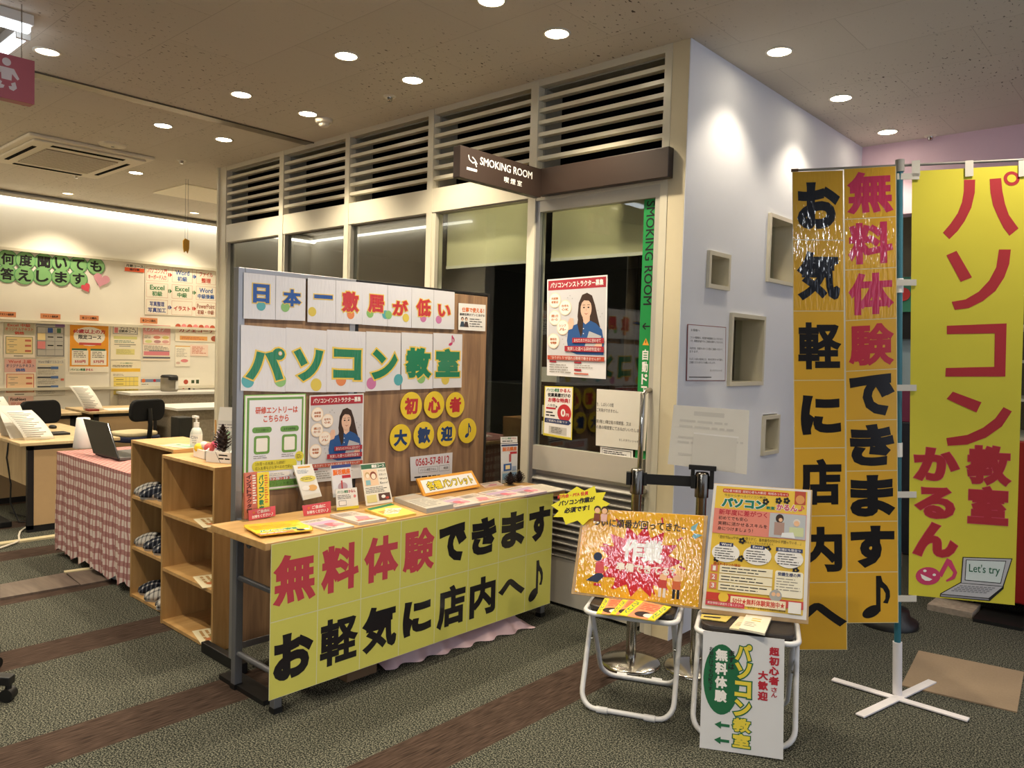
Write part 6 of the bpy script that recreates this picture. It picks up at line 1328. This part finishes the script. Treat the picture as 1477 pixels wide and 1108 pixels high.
# small printed figures
SK = pm('#e6b890'); 
s.poly([(w2*.08, h2*.15), (w2*.16, h2*.24), (w2*.20, h2*.26), (w2*.23, h2*.22), (w2*.18, h2*.14)], pm('#2a3450'), 2); s.rect(w2*.15, h2*.25, w2*.22, h2*.37, pm('#c8505a'), 2); s.circ(w2*.16, h2*.44, .018, pm('#2a3450'), 2); s.rect(w2*.15, h2*.10, w2*.21, h2*.13, RB, 2)
for x, cl in ((.71, '#b8403a'), (.82, '#c8643a')): s.circ(w2*x, h2*.28, .015, SK, 2); s.rect(w2*(x-.035), h2*.16, w2*(x+.03), h2*.25, pm(cl), 3); s.rect(w2*(x-.03), h2*.06, w2*(x-.008), h2*.16, pm('#d8d0c8') if x < .75 else INK, 3); s.rect(w2*(x+.005), h2*.06, w2*(x+.026), h2*.16, pm('#d8d0c8') if x < .75 else INK, 3)
s.lay(pc, 'print', r)
# star burst paper
P0 = c[3]+n3*.01; bpts = [(795, 729), (808, 722), (807, 713), (818, 712), (832, 702), (843, 708), (858, 701), (860, 711), (874, 710), (869, 721), (880, 727), (869, 734), (862, 746), (850, 749), (841, 758), (833, 751), (816, 757), (812, 746), (798, 746), (806, 737)]
bw_ = [FP(u, v, P0, n3) for u, v in bpts]
o0 = bw_[0]; ex = (c[1]-c[0]).normalized(); ey = n3.cross(ex)
loc = [((q-o0).dot(ex), (q-o0).dot(ey)) for q in bw_]; mx_ = min(l[0] for l in loc); my_ = min(l[1] for l in loc); loc = [(a-mx_, b_-my_) for a, b_ in loc]; W_ = max(l[0] for l in loc); H_ = max(l[1] for l in loc)
s = Sh(W_, H_, pm('#e2d832'), t=.002, shape=loc[::-1])
def slanted(t, x0, y0, x1, y1, m, bold, sl):
    n0 = len(s.b.v); s.text(t, x0, y0, x1, y1, m, bold=bold, res=2)
    for v in s.b.v[n0:]: v.y += (v.x-x0)*sl
slanted('町内会・PTA 役員', W_*.10, H_*.60, W_*.62, H_*.70, pm('#c8402e'), .04, .22); slanted('パソコン作業が', W_*.13, H_*.42, W_*.74, H_*.56, INK, .05, .22); slanted('必須です！', W_*.24, H_*.26, W_*.66, H_*.40, INK, .05, .22)
for x in (.80, .92): s.circ(W_*x, H_*.44, H_*.085, pm('#3a2a22'), 2); s.circ(W_*x, H_*.41, H_*.065, SK, 3); s.rect(W_*(x-.05), H_*.16, W_*(x+.05), H_*.34, pm('#7a4030') if x < .85 else pm('#d8b0a8'), 2)
q0 = o0+ex*mx_+ey*my_; tag(s.lay([q0, q0+ex*W_, q0+ex*W_+ey*H_, q0+ey*H_], 'burst_tag'), 'yellow star burst paper stuck on the corner of the yellow board', 'burst tag')
# leaflets on stool A
def seat_leaf(px, z, paper, draw, lab, t=.003):
    c_ = [FZ(u, v, z) for u, v in px]; w_, h_ = dims(c_); s_ = Sh(w_, h_, pm(paper, 1), t=t); draw(s_, w_, h_); return tag(s_.lay(c_, 'leaflet'), lab, 'leaflet', 'leaflets on the stools')
def d_course(s, w, h):
    s.rect(0, h*.0, w*.22, h, pm('#e2cf3a', 1)); s.rect(w*.22, 0, w, h, pm('#d8906a', 1)); s.text('パソコン', w*.03, h*.15, w*.19, h*.9, GRN, bold=.04, rot=90, res=2, k=2); s.greek(w*.3, h*.5, w*.92, h*.92, 4, pm('#b84a3a'), 2); s.circ(w*.55, h*.25, h*.16, INK, 2); s.circ(w*.75, h*.22, h*.12, pm('#e0d0c0'), 2)
ZQ = ZSEAT+.001
seat_leaf([(860, 886), (893, 889), (905, 866), (872, 864)], ZQ, '#d8c03a', d_course, 'leftmost brochure on the left stool seat')
seat_leaf([(880, 887), (915, 891), (935, 869), (898, 866)], ZQ+.0035, '#d8c03a', d_course, 'middle brochure on the left stool seat')
def d_course2(s, w, h): d_course(s, w, h); s.rect(w*.80, 0, w, h, pm('#e2cf3a', 1), 3); s.text('パソコン', w*.83, h*.1, w*.97, h*.9, GRN, bold=.04, rot=90, res=2, k=4)
seat_leaf([(893, 888), (944, 897), (968, 877), (918, 866)], ZQ+.007, '#d8c03a', d_course2, 'rightmost and widest brochure on the left stool seat')
# board B with the course poster
c, n3 = leaning((1011, 884), (1166, 901), (1030, 697), (1172, 707), ZSEAT+.004, .20, .012); w, h = dims(c)
r = thing('display_board', 'board with a yellow course poster leaning on the right stool', 'display board', (c[0]+c[1])/2)
Sh(w, h, wood('pale_frame_wood', '#a88a62', '#c2a57a'), t=.012).lay([q-n3*.012 for q in c], 'wood_panel', r, bev=.002)
pc = [c[0]+(c[3]-c[0])*.035+(c[1]-c[0])*.004, c[1]+(c[2]-c[1])*.03+(c[0]-c[1])*.02, c[2]+(c[3]-c[2])*.015+(c[1]-c[2])*.004, c[3]+(c[0]-c[3])*.004]
w, h = dims(pc); s = Sh(w, h, pm('#e0dcd8', 1)); PY = pm('#e6c24a', 1); TE = pm('#2b7a66', 1)
s.rect(w*.03, h*.03, w*.965, h*.985, PY)
s.rrect(w*.1, h*.935, w*.78, h*.968, .006, pm('#c8503a', 1), 2); s.text('初心者大歓迎  超初心者も大歓迎  地域みっちゃく', w*.11, h*.942, w*.77, h*.962, WHT, res=2, k=3); s.text('今日から学べるパソコン教室', w*.12, h*.905, w*.55, h*.925, INK, res=2, k=2)
s.text('パソコン', w*.10, h*.82, w*.555, h*.895, TE, bold=.07, out=(WHT, .05), k=3); s.text('教室', w*.56, h*.825, w*.645, h*.85, TE, bold=.04, k=3, res=2); s.text('かるん', w*.66, h*.825, w*.87, h*.875, pm('#c8506a', 1), bold=.04, out=(WHT, .06), k=3); s.note(w*.88, h*.83, w*.94, h*.875, pm('#c8506a', 1), 4)
s.rect(w*.84, h*.88, w*.95, h*.985, pm('#b8503a', 1), 2); s.circ(w*.895, h*.92, w*.045, pm('#d89a5a', 1), 3)
for x, y in ((.55, .885), (.68, .90), (.76, .905), (.37, .70), (.10, .40), (.60, .515), (.88, .37), (.34, .56), (.34, .42)):
    for a in range(5): s.circ(w*x+.008*math.cos(a*1.257), h*y+.008*math.sin(a*1.257), .0055, INK, 4, n=8)
PB = pm('#df8a7a', 1); s.rect(w*.03, h*.605, w*.965, h*.805, PB, 2)
for t, y0_, y1_, x1_, m_ in (('新年度に差がつく！', .755, .80, .61, pm('#b83040', 1)), ('初めてでも安心', .715, .745, .38, INK), ('実務に活かせるスキルを', .672, .702, .58, INK), ('身につけましょう！', .63, .66, .44, INK)): s.text(t, w*.08, h*y0_, w*x1_, h*y1_, m_, bold=.02 if m_ is not INK else .01, k=3)
s.rect(w*.60, h*.61, w*.96, h*.80, pm('#b8bcc0', 1), 4); s.circ(w*.70, h*.76, w*.04, pm('#3a2a24'), 5, ry=h*.035); s.rect(w*.65, h*.63, w*.75, h*.73, pm('#a88a80'), 5); s.circ(w*.71, h*.75, w*.02, SK, 6); s.circ(w*.87, h*.74, w*.035, pm('#d8d0c8'), 5); s.circ(w*.87, h*.73, w*.028, SK, 6); s.rect(w*.80, h*.63, w*.94, h*.70, pm('#c8d0a0'), 5); s.poly([(w*.72, h*.615), (w*.86, h*.615), (w*.84, h*.66), (w*.73, h*.65)], pm('#e0e2e4'), 7)
s.text('「自分でExcelやWordを使うけど、基本操作が分からず困っている…」', w*.10, h*.565, w*.92, h*.592, INK, res=1, k=3); s.text('そんな声をたくさんいただきます。', w*.30, h*.54, w*.66, h*.56, INK, res=1, k=3)
PNV = pm('#3c4468', 1)
for x, t in ((.185, 'Word'), (.50, 'Excel'), (.81, '生活にも役立つ')):
    s.circ(w*x, h*.455, w*.14, WHT, 3, ry=h*.075); s.rect(w*(x-.07 if len(t) < 6 else x-.13), h*.505, w*(x+.07 if len(t) < 6 else x+.13), h*.535, PNV, 4); s.text(t, w*(x-.05 if len(t) < 6 else x-.11), h*.511, w*(x+.05 if len(t) < 6 else x+.11), h*.53, WHT, k=5, res=2, bold=.02); s.greek(w*(x-.11), h*.40, w*(x+.11), h*.495, 5, INK, 4, .32)
s.text('選ばれる3つの理由', w*.07, h*.352, w*.34, h*.375, pm('#a83a2a', 1), bold=.02, res=2, k=3)
for i in range(3):
    y = .30-.068*i; s.rect(w*.05, h*y, w*.12, h*(y+.052), pm('#d8806a', 1), 2); s.text(str(i+1), w*.07, h*(y+.008), w*.10, h*(y+.044), WHT, k=3, bold=.03, res=2); s.rect(w*.14, h*(y-.006), w*.66, h*(y+.056), pm('#efe6c8', 1), 2); s.greek(w*.16, h*(y+.0), w*.62, h*(y+.048), 2, INK, 3, .3, i)
s.rrect(w*.685, h*.155, w*.955, h*.355, .008, pm('#efe8d0', 1), 2); s.text('受講生様の声', w*.71, h*.315, w*.93, h*.345, PNV, bold=.03, k=3, res=2); s.greek(w*.70, h*.2, w*.94, h*.305, 5, LN, 3, .3); s.circ(w*.70, h*.16, w*.06, pm('#a8a8a4', 1), 4); s.circ(w*.68, h*.17, w*.02, SK, 5); s.circ(w*.725, h*.17, w*.02, SK, 5)
RBN = pm('#c8483e', 1); s.rect(w*.03, h*.075, w*.965, h*.135, RBN, 3); s.rect(w*.27, h*.055, w*.80, h*.122, pm('#efe0c0', 1), 4); s.text('50分★無料体験実施中★', w*.29, h*.066, w*.79, h*.112, RBN, bold=.025, k=5); s.circ(w*.20, h*.105, w*.05, PY, 5); s.rect(w*.03, h*.035, w*.41, h*.07, pm('#c8485a', 1), 5); s.text('教室情報は裏面をご覧ください', w*.05, h*.043, w*.39, h*.063, WHT, k=6, res=1); s.text('公式HP・お電話から体験申込受付中', w*.44, h*.040, w*.80, h*.056, INK, k=5, res=1); s.rect(w*.825, h*.04, w*.945, h*.125, WHT, 5)
s.lay(pc, 'poster', r)
# papers on stool B
seat_leaf([(1010, 893), (1047, 898), (1056, 890), (1012, 887)], ZQ, '#c8b45a', lambda s, w, h: s.greek(w*.1, h*.2, w*.9, h*.8, 1, INK), 'thin yellow strip at the left of the right stool seat')
def d_fold(s, w, h): s.greek(w*.3, h*.55, w*.8, h*.8, 2, pm('#d8b04a'), None, .4); s.greek(w*.1, h*.2, w*.6, h*.5, 3, LN, None, .3)
seat_leaf([(1052, 908), (1090, 914), (1108, 893), (1068, 890)], ZQ, '#e0d4b0', d_fold, 'left cream folded leaflet on the right stool seat', .006)
seat_leaf([(1066, 909), (1103, 917), (1113, 893), (1077, 888)], ZQ+.0065, '#e6e0cc', d_fold, 'right cream folded leaflet on top of the other on the right stool', .008)
# white placard hanging from stool B
b1, b2 = FZ(1009, 1078, .005), FZ(1129, 1095.5, .005); mid = (b1+b2)/2; n = Vector((b2.y-b1.y, -(b2.x-b1.x), 0)).normalized()
# its top rests on the front rail of the stool seat
Vs = Matrix.Rotation(AZ, 3, 'Z'); rail = SBs+Vs @ Vector((0, -.212, 0)); rail.z = .405
n = (Vs @ Vector((0, -1, 0))).normalized()
ang = None
def hang(u, v, zb):
    return FP(u, v, rail, nn3)
foot = FZ(1070, 1087, .004); dv = Vector((foot.x-rail.x, foot.y-rail.y, 0)).dot(n)
nn3 = (n*.405+Vector((0, 0, 1))*dv).normalized()
c = [FP(1009, 1078, rail, nn3), FP(1129.5, 1095.5, rail, nn3), FP(1131.5, 922.5, rail, nn3), FP(1014.5, 909.5, rail, nn3)]; w, h = dims(c)
s = Sh(w, h, pm('#d6d7da', 1), t=.004); DGN = pm('#2b6a48', 1)
s.circ(w*.245, h*.60, w*.225, DGN, 1, ry=h*.30, n=32)
s.text('無料体験', w*.165, h*.40, w*.315, h*.865, WHT, bold=.05, vert=True, k=2); s.text('お話だけでもOKです', w*.085, h*.49, w*.14, h*.87, INK, vert=True, k=2, res=2, bold=.02); s.text('まずは', w*.325, h*.69, w*.40, h*.86, INK, vert=True, k=2, res=2, bold=.03)
PYL = pm('#e0cc4a', 1); s.text('パソコン', w*.41, h*.30, w*.61, h*.93, PYL, bold=.05, out=(DGN, .06), vert=True, k=3); s.text('教室', w*.40, h*.04, w*.61, h*.30, PYL, bold=.045, out=(DGN, .06), vert=True, k=3)
CR_ = pm('#b0303c', 1); s.text('超初心者', w*.82, h*.60, w*.94, h*.93, CR_, bold=.05, vert=True, k=2); s.text('さん', w*.85, h*.50, w*.92, h*.59, CR_, bold=.03, vert=True, k=2, res=2); s.text('大歓迎', w*.69, h*.46, w*.81, h*.72, CR_, bold=.05, vert=True, k=2)
for y in (.345, .215, .085):
    for (pp, mm, kk) in (((.15, .25, .38, .017), DGN, 2),):
        s.poly([(w*.175, h*y), (w*.255, h*(y+.032)), (w*.255, h*(y+.012)), (w*.36, h*(y+.012)), (w*.36, h*(y-.012)), (w*.255, h*(y-.012)), (w*.255, h*(y-.032))], DGN, 2)
tag(s.lay(c, 'placard'), 'white placard with yellow and green lettering leaning against the right stool', 'placard')

# ================================================================ FLAGS AT THE RIGHT
PT = Vector((-1.021, 3.522, 2.283)); PBm = Vector((-.944, 3.591, 0)); VF = Vector((.92, .392, 0)).normalized(); WF = Vector((VF.y, -VF.x, 0))
pst = thing('flag_stand', 'white cross base flag stand with a teal pole', 'flag stand', (PBm.x, PBm.y, 0))
M_TEAL = mat('teal_pole', '#2b6878', .4, var=.03); M_WPAINT = mat('white_painted_steel', '#d8d5d8', .4, var=.02)
def pole(z): return PBm+(PT-PBm)*(z/PT.z)
B().cyl(pole(.22), pole(2.25), .0135, M_TEAL, 16).obj('pole', pst)
B().cyl(pole(.012), pole(.24), .019, M_WPAINT, 18).obj('base_tube', pst)
B().cyl(pole(2.24), pole(2.29), .018, mat('grey_cap', '#9a9892', .5), 14).obj('pole_cap', pst)
for z in (1.735, 1.04, .57): B().cyl(pole(z), pole(z+.06), .0165, M_ACRY if z == .57 else M_WHITE, 14).obj('pole_clip', pst)
for a, c in (((1201, 981), (1397, 1040)), ((1345, 984), (1240, 1034))):
    p0, p1 = FZ(*a, .004), FZ(*c, .004); d = (p1-p0).normalized(); nn = Vector((-d.y, d.x, 0))*.019
    B().add([p0-nn, p1-nn, p1+nn, p0+nn]+[q+Vector((0, 0, .008)) for q in (p0-nn, p1-nn, p1+nn, p0+nn)], [(3, 2, 1, 0), (4, 5, 6, 7), (0, 1, 5, 4), (1, 2, 6, 5), (2, 3, 7, 6), (3, 0, 4, 7)], M_WPAINT).obj('foot_bar', pst, bev=.002)
a, c = FP(1141, 246, PT, WF), FP(1500, 229.5, PT, WF); B().cyl(a, c, .0055, mat('grey_rod', '#8a8884', .4), 10).cyl(a, a+VF*.03, .0075, mat('rod_tip', '#5a4030', .5), 10).obj('cross_rod', pst)
# left hanging paper banner of two page columns
PB1 = PT+WF*.012; nb = thing('hanging_banner', 'long yellow paper banner of two page columns hanging left of the pole', 'banner', FP(1217, 240, PB1, WF))
BY = pm('#d8a838', 1); BYW = pm('#d8a838', 2); CR2 = pm('#ddd3b0', 1); RW = pm('#c03a60', 2); RP = pm('#bc3448', 1); KW = pm('#20242e', 2)
def column(xt, xb, ys_, chars, red_n, col_i):
    """xt, xb: left and right pixel edges at the top and at the bottom page edge list ys_ (left y, right y)"""
    n_ = len(chars); yt, yb = ys_[0][0], ys_[-1][0]
    for i, ch in enumerate(chars):
        def X(y, e): t = (y-yt)/(yb-yt); return xt[e]+(xb[e]-xt[e])*t
        (l0, r0), (l1, r1) = ys_[i], ys_[i+1]
        cc = [FP(X(l1, 0), l1, PB1, WF), FP(X(l1, 1), r1, PB1, WF), FP(X(l0, 1), r0, PB1, WF), FP(X(l0, 0), l0, PB1, WF)]
        w, h = dims(cc); glossy = i < 2 if col_i == 0 else i < 3
        s = Sh(w, h, CR2, t=.001); s.rect(.003, .0025, w-.0025, h-.001, BYW if glossy else BY)
        m_ = (RW if glossy else RP) if i < red_n else (KW if glossy else BK_)
        f = [.10, .16, .92, .84] if col_i == 0 else [.08, .10, .93, .92]
        if ch == 'へ': f = [.04, .36, .98, .70]
        if ch == '♪': f = [.30, .10, .84, .93]
        if ch == 'に': f = [.14, .20, .92, .78]
        s.text(ch, w*f[0], h*f[1], w*f[2], h*f[3], m_, bold=.06 if ch in 'できますおにへ' else .036 if ch in '験軽' else .045, k=2)
        s.lay(cc, 'page', nb)
E0 = [(248, 246), (346, 347), (449, 449), (549, 548.5), (647, 646), (745, 744), (841, 840), (937.5, 937.5)]
column((1142.5, 1216), (1147, 1222), E0, 'お気軽に店内へ', 0, 0)
E1 = [(244, 239.5)]+[(244+73*i-2*(i > 4), 239.5+73.2*i) for i in range(1, 10)]
column((1217, 1292.5), (1222, 1296), E1, '無料体験できます♪', 4, 1)
# right fabric flag
PB2 = PT+WF*.006; fl = thing('shop_flag', 'tall yellow fabric flag with red characters right of the pole', 'flag', FP(1390, 860, PB2, WF))
FY_ = mat('yellow_fabric', '#d2c83a', .75, var=.05, scale=5, bump=.25, bscale=4); FR = mat('red_print', '#ab2430', .75, var=.04); FPK = mat('pink_print', '#c8485e', .8, var=.03)
TLx, TRx, BRx, BLx = (1315.5, 247), (1477+6, 238), (1463.5, 873), (1310.5, 858)
c = [FP(*q, PB2, WF) for q in (BLx, BRx, TRx, TLx)]; w, h = dims(c)
s = Sh(w, h, FY_, t=.001, dz=.0005)
def fpx(u, v):
    """pixel to flag coordinates (inverse bilinear, two Newton steps are plenty here)"""
    x, y = .5, .5
    for _ in range(12):
        U = lambda k: BLx[k]*(1-x)*(1-y)+BRx[k]*x*(1-y)+TRx[k]*x*y+TLx[k]*(1-x)*y
        eu, ev = u-U(0), v-U(1)
        dx = [(BRx[k]-BLx[k])*(1-y)+(TRx[k]-TLx[k])*y for k in (0, 1)]; dy = [(TLx[k]-BLx[k])*(1-x)+(TRx[k]-BRx[k])*x for k in (0, 1)]
        D = dx[0]*dy[1]-dx[1]*dy[0]; x += (eu*dy[1]-ev*dy[0])/D; y += (dx[0]*ev-dx[1]*eu)/D
    return x*w, y*h
def fp(*P, m=FR, k=1): s.poly([fpx(u, v) for u, v in P], m, k)
def q7(u, v): return (1270+u*.22574, 230+v*.22563)
def q3(u, v): return (1120+u*.37898, 220+v*.37906)
def q5(u, v): return (1280+u*.23452, 640+v*.23466)
# pa
fp(*[q7(*q) for q in ((541, 128), (613, 128), (610, 210), (588, 305), (545, 390), (500, 452), (447, 503), (405, 463), (455, 405), (500, 340), (528, 270), (540, 200))])
fp(*[q7(*q) for q in ((704, 124), (776, 118), (784, 200), (800, 280), (824, 350), (883, 434), (828, 481), (790, 430), (755, 360), (725, 290), (709, 210))])
cx_, cy_ = q7(841, 121); ring = [(cx_+11.3*math.cos(2*PI*i/24), cy_+10.2*math.sin(2*PI*i/24)) for i in range(24)]
fp(*ring[::-1]); fp(*[(cx_+6.4*math.cos(2*PI*i/24), cy_+5.6*math.sin(2*PI*i/24)) for i in range(24)][::-1], m=FY_, k=2)
# so
fp(*[q7(*q) for q in ((428, 605), (493, 577), (592, 745), (520, 773))]); fp(*[q7(*q) for q in ((762, 568), (836, 568), (826, 660), (795, 745), (740, 830), (660, 895), (570, 940), (482, 951), (462, 900), (550, 885), (635, 835), (700, 765), (745, 680))])
# ko
fp(*[q3(*q) for q in ((652, 653), (878, 643), (873, 845), (646, 846), (648, 813), (832, 808), (834, 681), (652, 685))])
# n
fp(*[q3(*q) for q in ((675, 903), (784, 943), (765, 982), (651, 931))]); fp(*[q3(*q) for q in ((866, 961), (897, 977), (860, 1035), (800, 1078), (730, 1105), (655, 1110), (650, 1080), (730, 1068), (790, 1040), (835, 1005))])
def ft(ch, x0, y0, x1, y1, bold=.055):
    (a, b_), (c_, d_) = fpx(*q5(x0, y1)), fpx(*q5(x1, y0)); s.text(ch, a, b_, c_, d_, FR, bold=bold, out=(FPK, .015), k=1)
ft('教', 497, 8, 760, 234, .05); ft('室', 500, 262, 748, 480, .055); ft('か', 165, 22, 447, 212, .055); ft('る', 175, 268, 422, 445, .05); ft('ん', 162, 492, 437, 680, .055)
# smiling note
NP = mat('note_pink', '#c43a66', .75)
def circ_px(cu, cv, ru, rv, m, k, n=22): fp(*[q5(cu+ru*math.cos(2*PI*i/n), cv+rv*math.sin(2*PI*i/n)) for i in range(n)][::-1], m=m, k=k)
circ_px(253, 812, 78, 56, NP, 1); fp(*[q5(*q) for q in ((318, 800), (372, 700), (395, 712), (340, 820))], m=NP, k=1); fp(*[q5(*q) for q in ((372, 700), (400, 715), (436, 790), (420, 828), (370, 848), (364, 838), (400, 815), (412, 790), (378, 745))], m=NP, k=1)
fp(*[q5(*q) for q in ((206, 798), (280, 832), (262, 842), (235, 840), (214, 825))], m=WHT, k=2); circ_px(233, 779, 11, 8, WHT, 2); circ_px(292, 804, 11, 8, WHT, 2)
# printed laptop
LGY = pm('#b9b9bd'); LGD = pm('#8a8a90')
fp(*[q5(*q) for q in ((468, 692), (770, 700), (715, 880), (455, 858))], m=INK, k=1); fp(*[q5(*q) for q in ((474, 697), (762, 705), (710, 873), (461, 853))], m=LGY, k=2)
fp(*[q5(*q) for q in ((488, 708), (732, 715), (700, 858), (480, 838))], m=INK, k=3); fp(*[q5(*q) for q in ((492, 712), (727, 719), (696, 853), (485, 834))], m=pm('#cfdad8'), k=4)
fp(*[q5(*q) for q in ((330, 920), (455, 850), (718, 872), (716, 890), (632, 968), (326, 940))], m=INK, k=1); fp(*[q5(*q) for q in ((336, 922), (455, 856), (710, 877), (626, 948))], m=LGY, k=2); fp(*[q5(*q) for q in ((334, 926), (624, 953), (630, 962), (332, 938))], m=LGD, k=2)
for i in range(4):
    for j in range(9):
        u = 452-17*i+j*24.5; v = 868+10*i+j*1.6; fp(*[q5(*q) for q in ((u, v), (u+19, v+1.3), (u+14, v+8), (u-5, v+6.6))], m=LGD, k=3)
(a, b_), (c_, d_) = fpx(*q5(506, 798)), fpx(*q5(694, 748)); s.text("Let's try", a, b_, c_, d_, pm('#2f6a50'), k=5, res=3, bold=.006)
s.lay(c, 'cloth', fl)
M_STRAP = mat('white_strap', '#cfccc4', .7, var=.02)
def strap(px): 
    cc = [FP(u, v, PB2+WF*.004, WF) for u, v in px]; Sh(*dims(cc), M_STRAP, t=.002).lay(cc, 'strap', fl)
for v in (250, 403, 555, 709, 859): strap([(1294, v+9), (1322 if v != 250 else 1326, v+9), (1322 if v != 250 else 1326, v), (1294, v)])
for u in (1315, 1392, 1469): strap([(u, 255), (u+12, 254), (u+12, 231), (u, 232)])

# ================================================================ ARCADE SIDE BEHIND THE FLAGS
M_RED = mat('red_enamel', '#8e1a1c', .3, var=.05, spec=.5)
cm = thing('crane_machine', 'red prize machine with lit shelves behind the yellow flag', 'prize machine', (-.45, 5.55, 0))
mx0, mx1, my0, my1 = -1.15, .35, 5.15, 5.95
B().box((mx0, my0, .10), (mx1, my1, 1.02), M_RED).obj('lower_cabinet', cm, bev=.01)
B().box((mx0, my0, 1.88), (mx1, my1, 2.0), M_RED).obj('top_cabinet', cm, bev=.01)
B().box((mx0, my1-.06, 1.02), (mx1, my1, 1.88), M_BLK).obj('rear_panel', cm)
for x in (mx0, mx1-.05): B().box((x, my0, 1.02), (x+.05, my0+.05, 1.88), M_RED).obj('corner_post', cm)
B().box((mx0+.05, my0+.005, 1.02), (mx1-.05, my0+.01, 1.88), M_GLASS2).obj('front_glass', cm)
B().box((mx0+.06, my0+.03, 1.84), (mx1-.06, my0+.07, 1.875), emis('case_glow', (.9, .95, 1), 6)).obj('case_light', cm)
for z in (1.02, 1.24, 1.46, 1.66): B().box((mx0+.05, my0+.06, z), (mx1-.05, my1-.08, z+.015), M_WHITE).obj('shelf_board', cm)
for x in (mx0+.15, mx0+.55, mx1-.55, mx1-.15): B().cyl((x, my0+.1, .0), (x, my0+.1, .10), .018, M_CHROME, 12).lathe([(.05, 0), (.05, .01), (.02, .02)], (x, my0+.1, 0.001), M_BLK, 16).obj('levelling_foot', cm)
rnd = random.Random(3); PC = ['#d84a3a', '#3a6ac8', '#5ab84a', '#e8c83a', '#c84a9a', '#e8e8e8', '#3a3a4a', '#4ab8c8']
cnt_ = 0
for zi, z in enumerate((1.035, 1.255, 1.475, 1.675)):
    for xi, x in enumerate((.02-.28, -.12, .04, .18)):
        cl = PC[(zi*3+xi*2) % 8]; bx0 = x
        hh = rnd.uniform(.11, .16)
        r = thing('prize_box', '%s prize box on the %s shelf of the red machine, %s' % ({'#d84a3a': 'red', '#3a6ac8': 'blue', '#5ab84a': 'green', '#e8c83a': 'yellow', '#c84a9a': 'magenta', '#e8e8e8': 'white', '#3a3a4a': 'dark', '#4ab8c8': 'turquoise'}[cl], ('lowest', 'second', 'third', 'top')[zi], ('first', 'second', 'third', 'last')[xi]), 'prize box', (bx0+.06, my0+.15, z), group='prize boxes in the red machine')
        B().box((bx0, my0+.1, z), (bx0+.115, my0+.2, z+hh), pm(cl, 1)).obj('carton', r)
        s = Sh(.115, hh, pm(cl, 1), t=.0003); s.rect(.01, hh*.55, .1, hh*.9, WHT); s.circ(.05, hh*.35, hh*.2, pm(PC[(zi+xi+3) % 8])); s.lay([(bx0, my0+.0995, z), (bx0+.115, my0+.0995, z), (bx0+.115, my0+.0995, z+hh), (bx0, my0+.0995, z+hh)], 'print', r)
# second machine seen through the gap beside the pole
gm = thing('game_machine', 'green topped game machine seen in the gap beside the flag pole', 'game machine', (-1.7, 6.6, 0))
B().box((-1.9, 6.3, 0), (-1.25, 6.95, 1.0), mat('dark_blue_enamel', '#2a2e3a', .4)).obj('lower_cabinet', gm, bev=.01)
B().box((-1.9, 6.3, 1.0), (-1.25, 6.95, 1.25), mat('purple_panel', '#8a3a5a', .4)).obj('control_panel', gm)
B().box((-1.9, 6.35, 1.25), (-1.25, 6.95, 1.62), pm('#a8c0c8', 1)).obj('display', gm)
B().box((-1.9, 6.3, 1.62), (-1.25, 6.95, 1.82), M_BLK).obj('speaker_panel', gm)
B().box((-1.9, 6.28, 1.82), (-1.25, 6.95, 2.08), mat('green_panel_paint', '#3a8a6a', .4)).obj('marquee', gm)
for i in range(3): B().lathe([(0, .004), (.05, .004), (.05, 0)], (0, 0, 0), pm('#c83a3a')).obj('light_disc', gm) if False else B().cyl((-1.75+.2*i, 6.278, 1.95), (-1.75+.2*i, 6.272, 1.95), .05, pm('#c83a3a'), 20).obj('light_disc', gm)
# floor things at the right
slab([(1325, 940), (1477, 971), (1467, 1029), (1300, 990)], .006, mat('brown_mat', '#8a7760', .9, var=.12, scale=120), 'floor_mat', 'brown square floor mat on the dark carpet at the right', 'mat')
slab([(1337, 880), (1402, 893), (1414, 880), (1350, 870)], .035, mat('stone_slab', '#9c8f80', .8, var=.5, scale=40), 'stone_slab', 'mottled stone slab on the carpet under the yellow flag', 'slab')
slab([(1403, 897), (1474, 911), (1500, 893), (1420, 880)], .02, M_BLK, 'black_plate', 'black base plate on the carpet at the right edge', 'plate')
p = FZ(1281, 900, 0); r = thing('post_base', 'round black post base on the carpet behind the flag pole', 'post base', (p.x, p.y, 0))
B().lathe([(.15, 0), (.15, .03), (.11, .05), (.10, .09), (0, .1)], (p.x, p.y, 0), M_BLK, 28).obj('rubber_base', r)
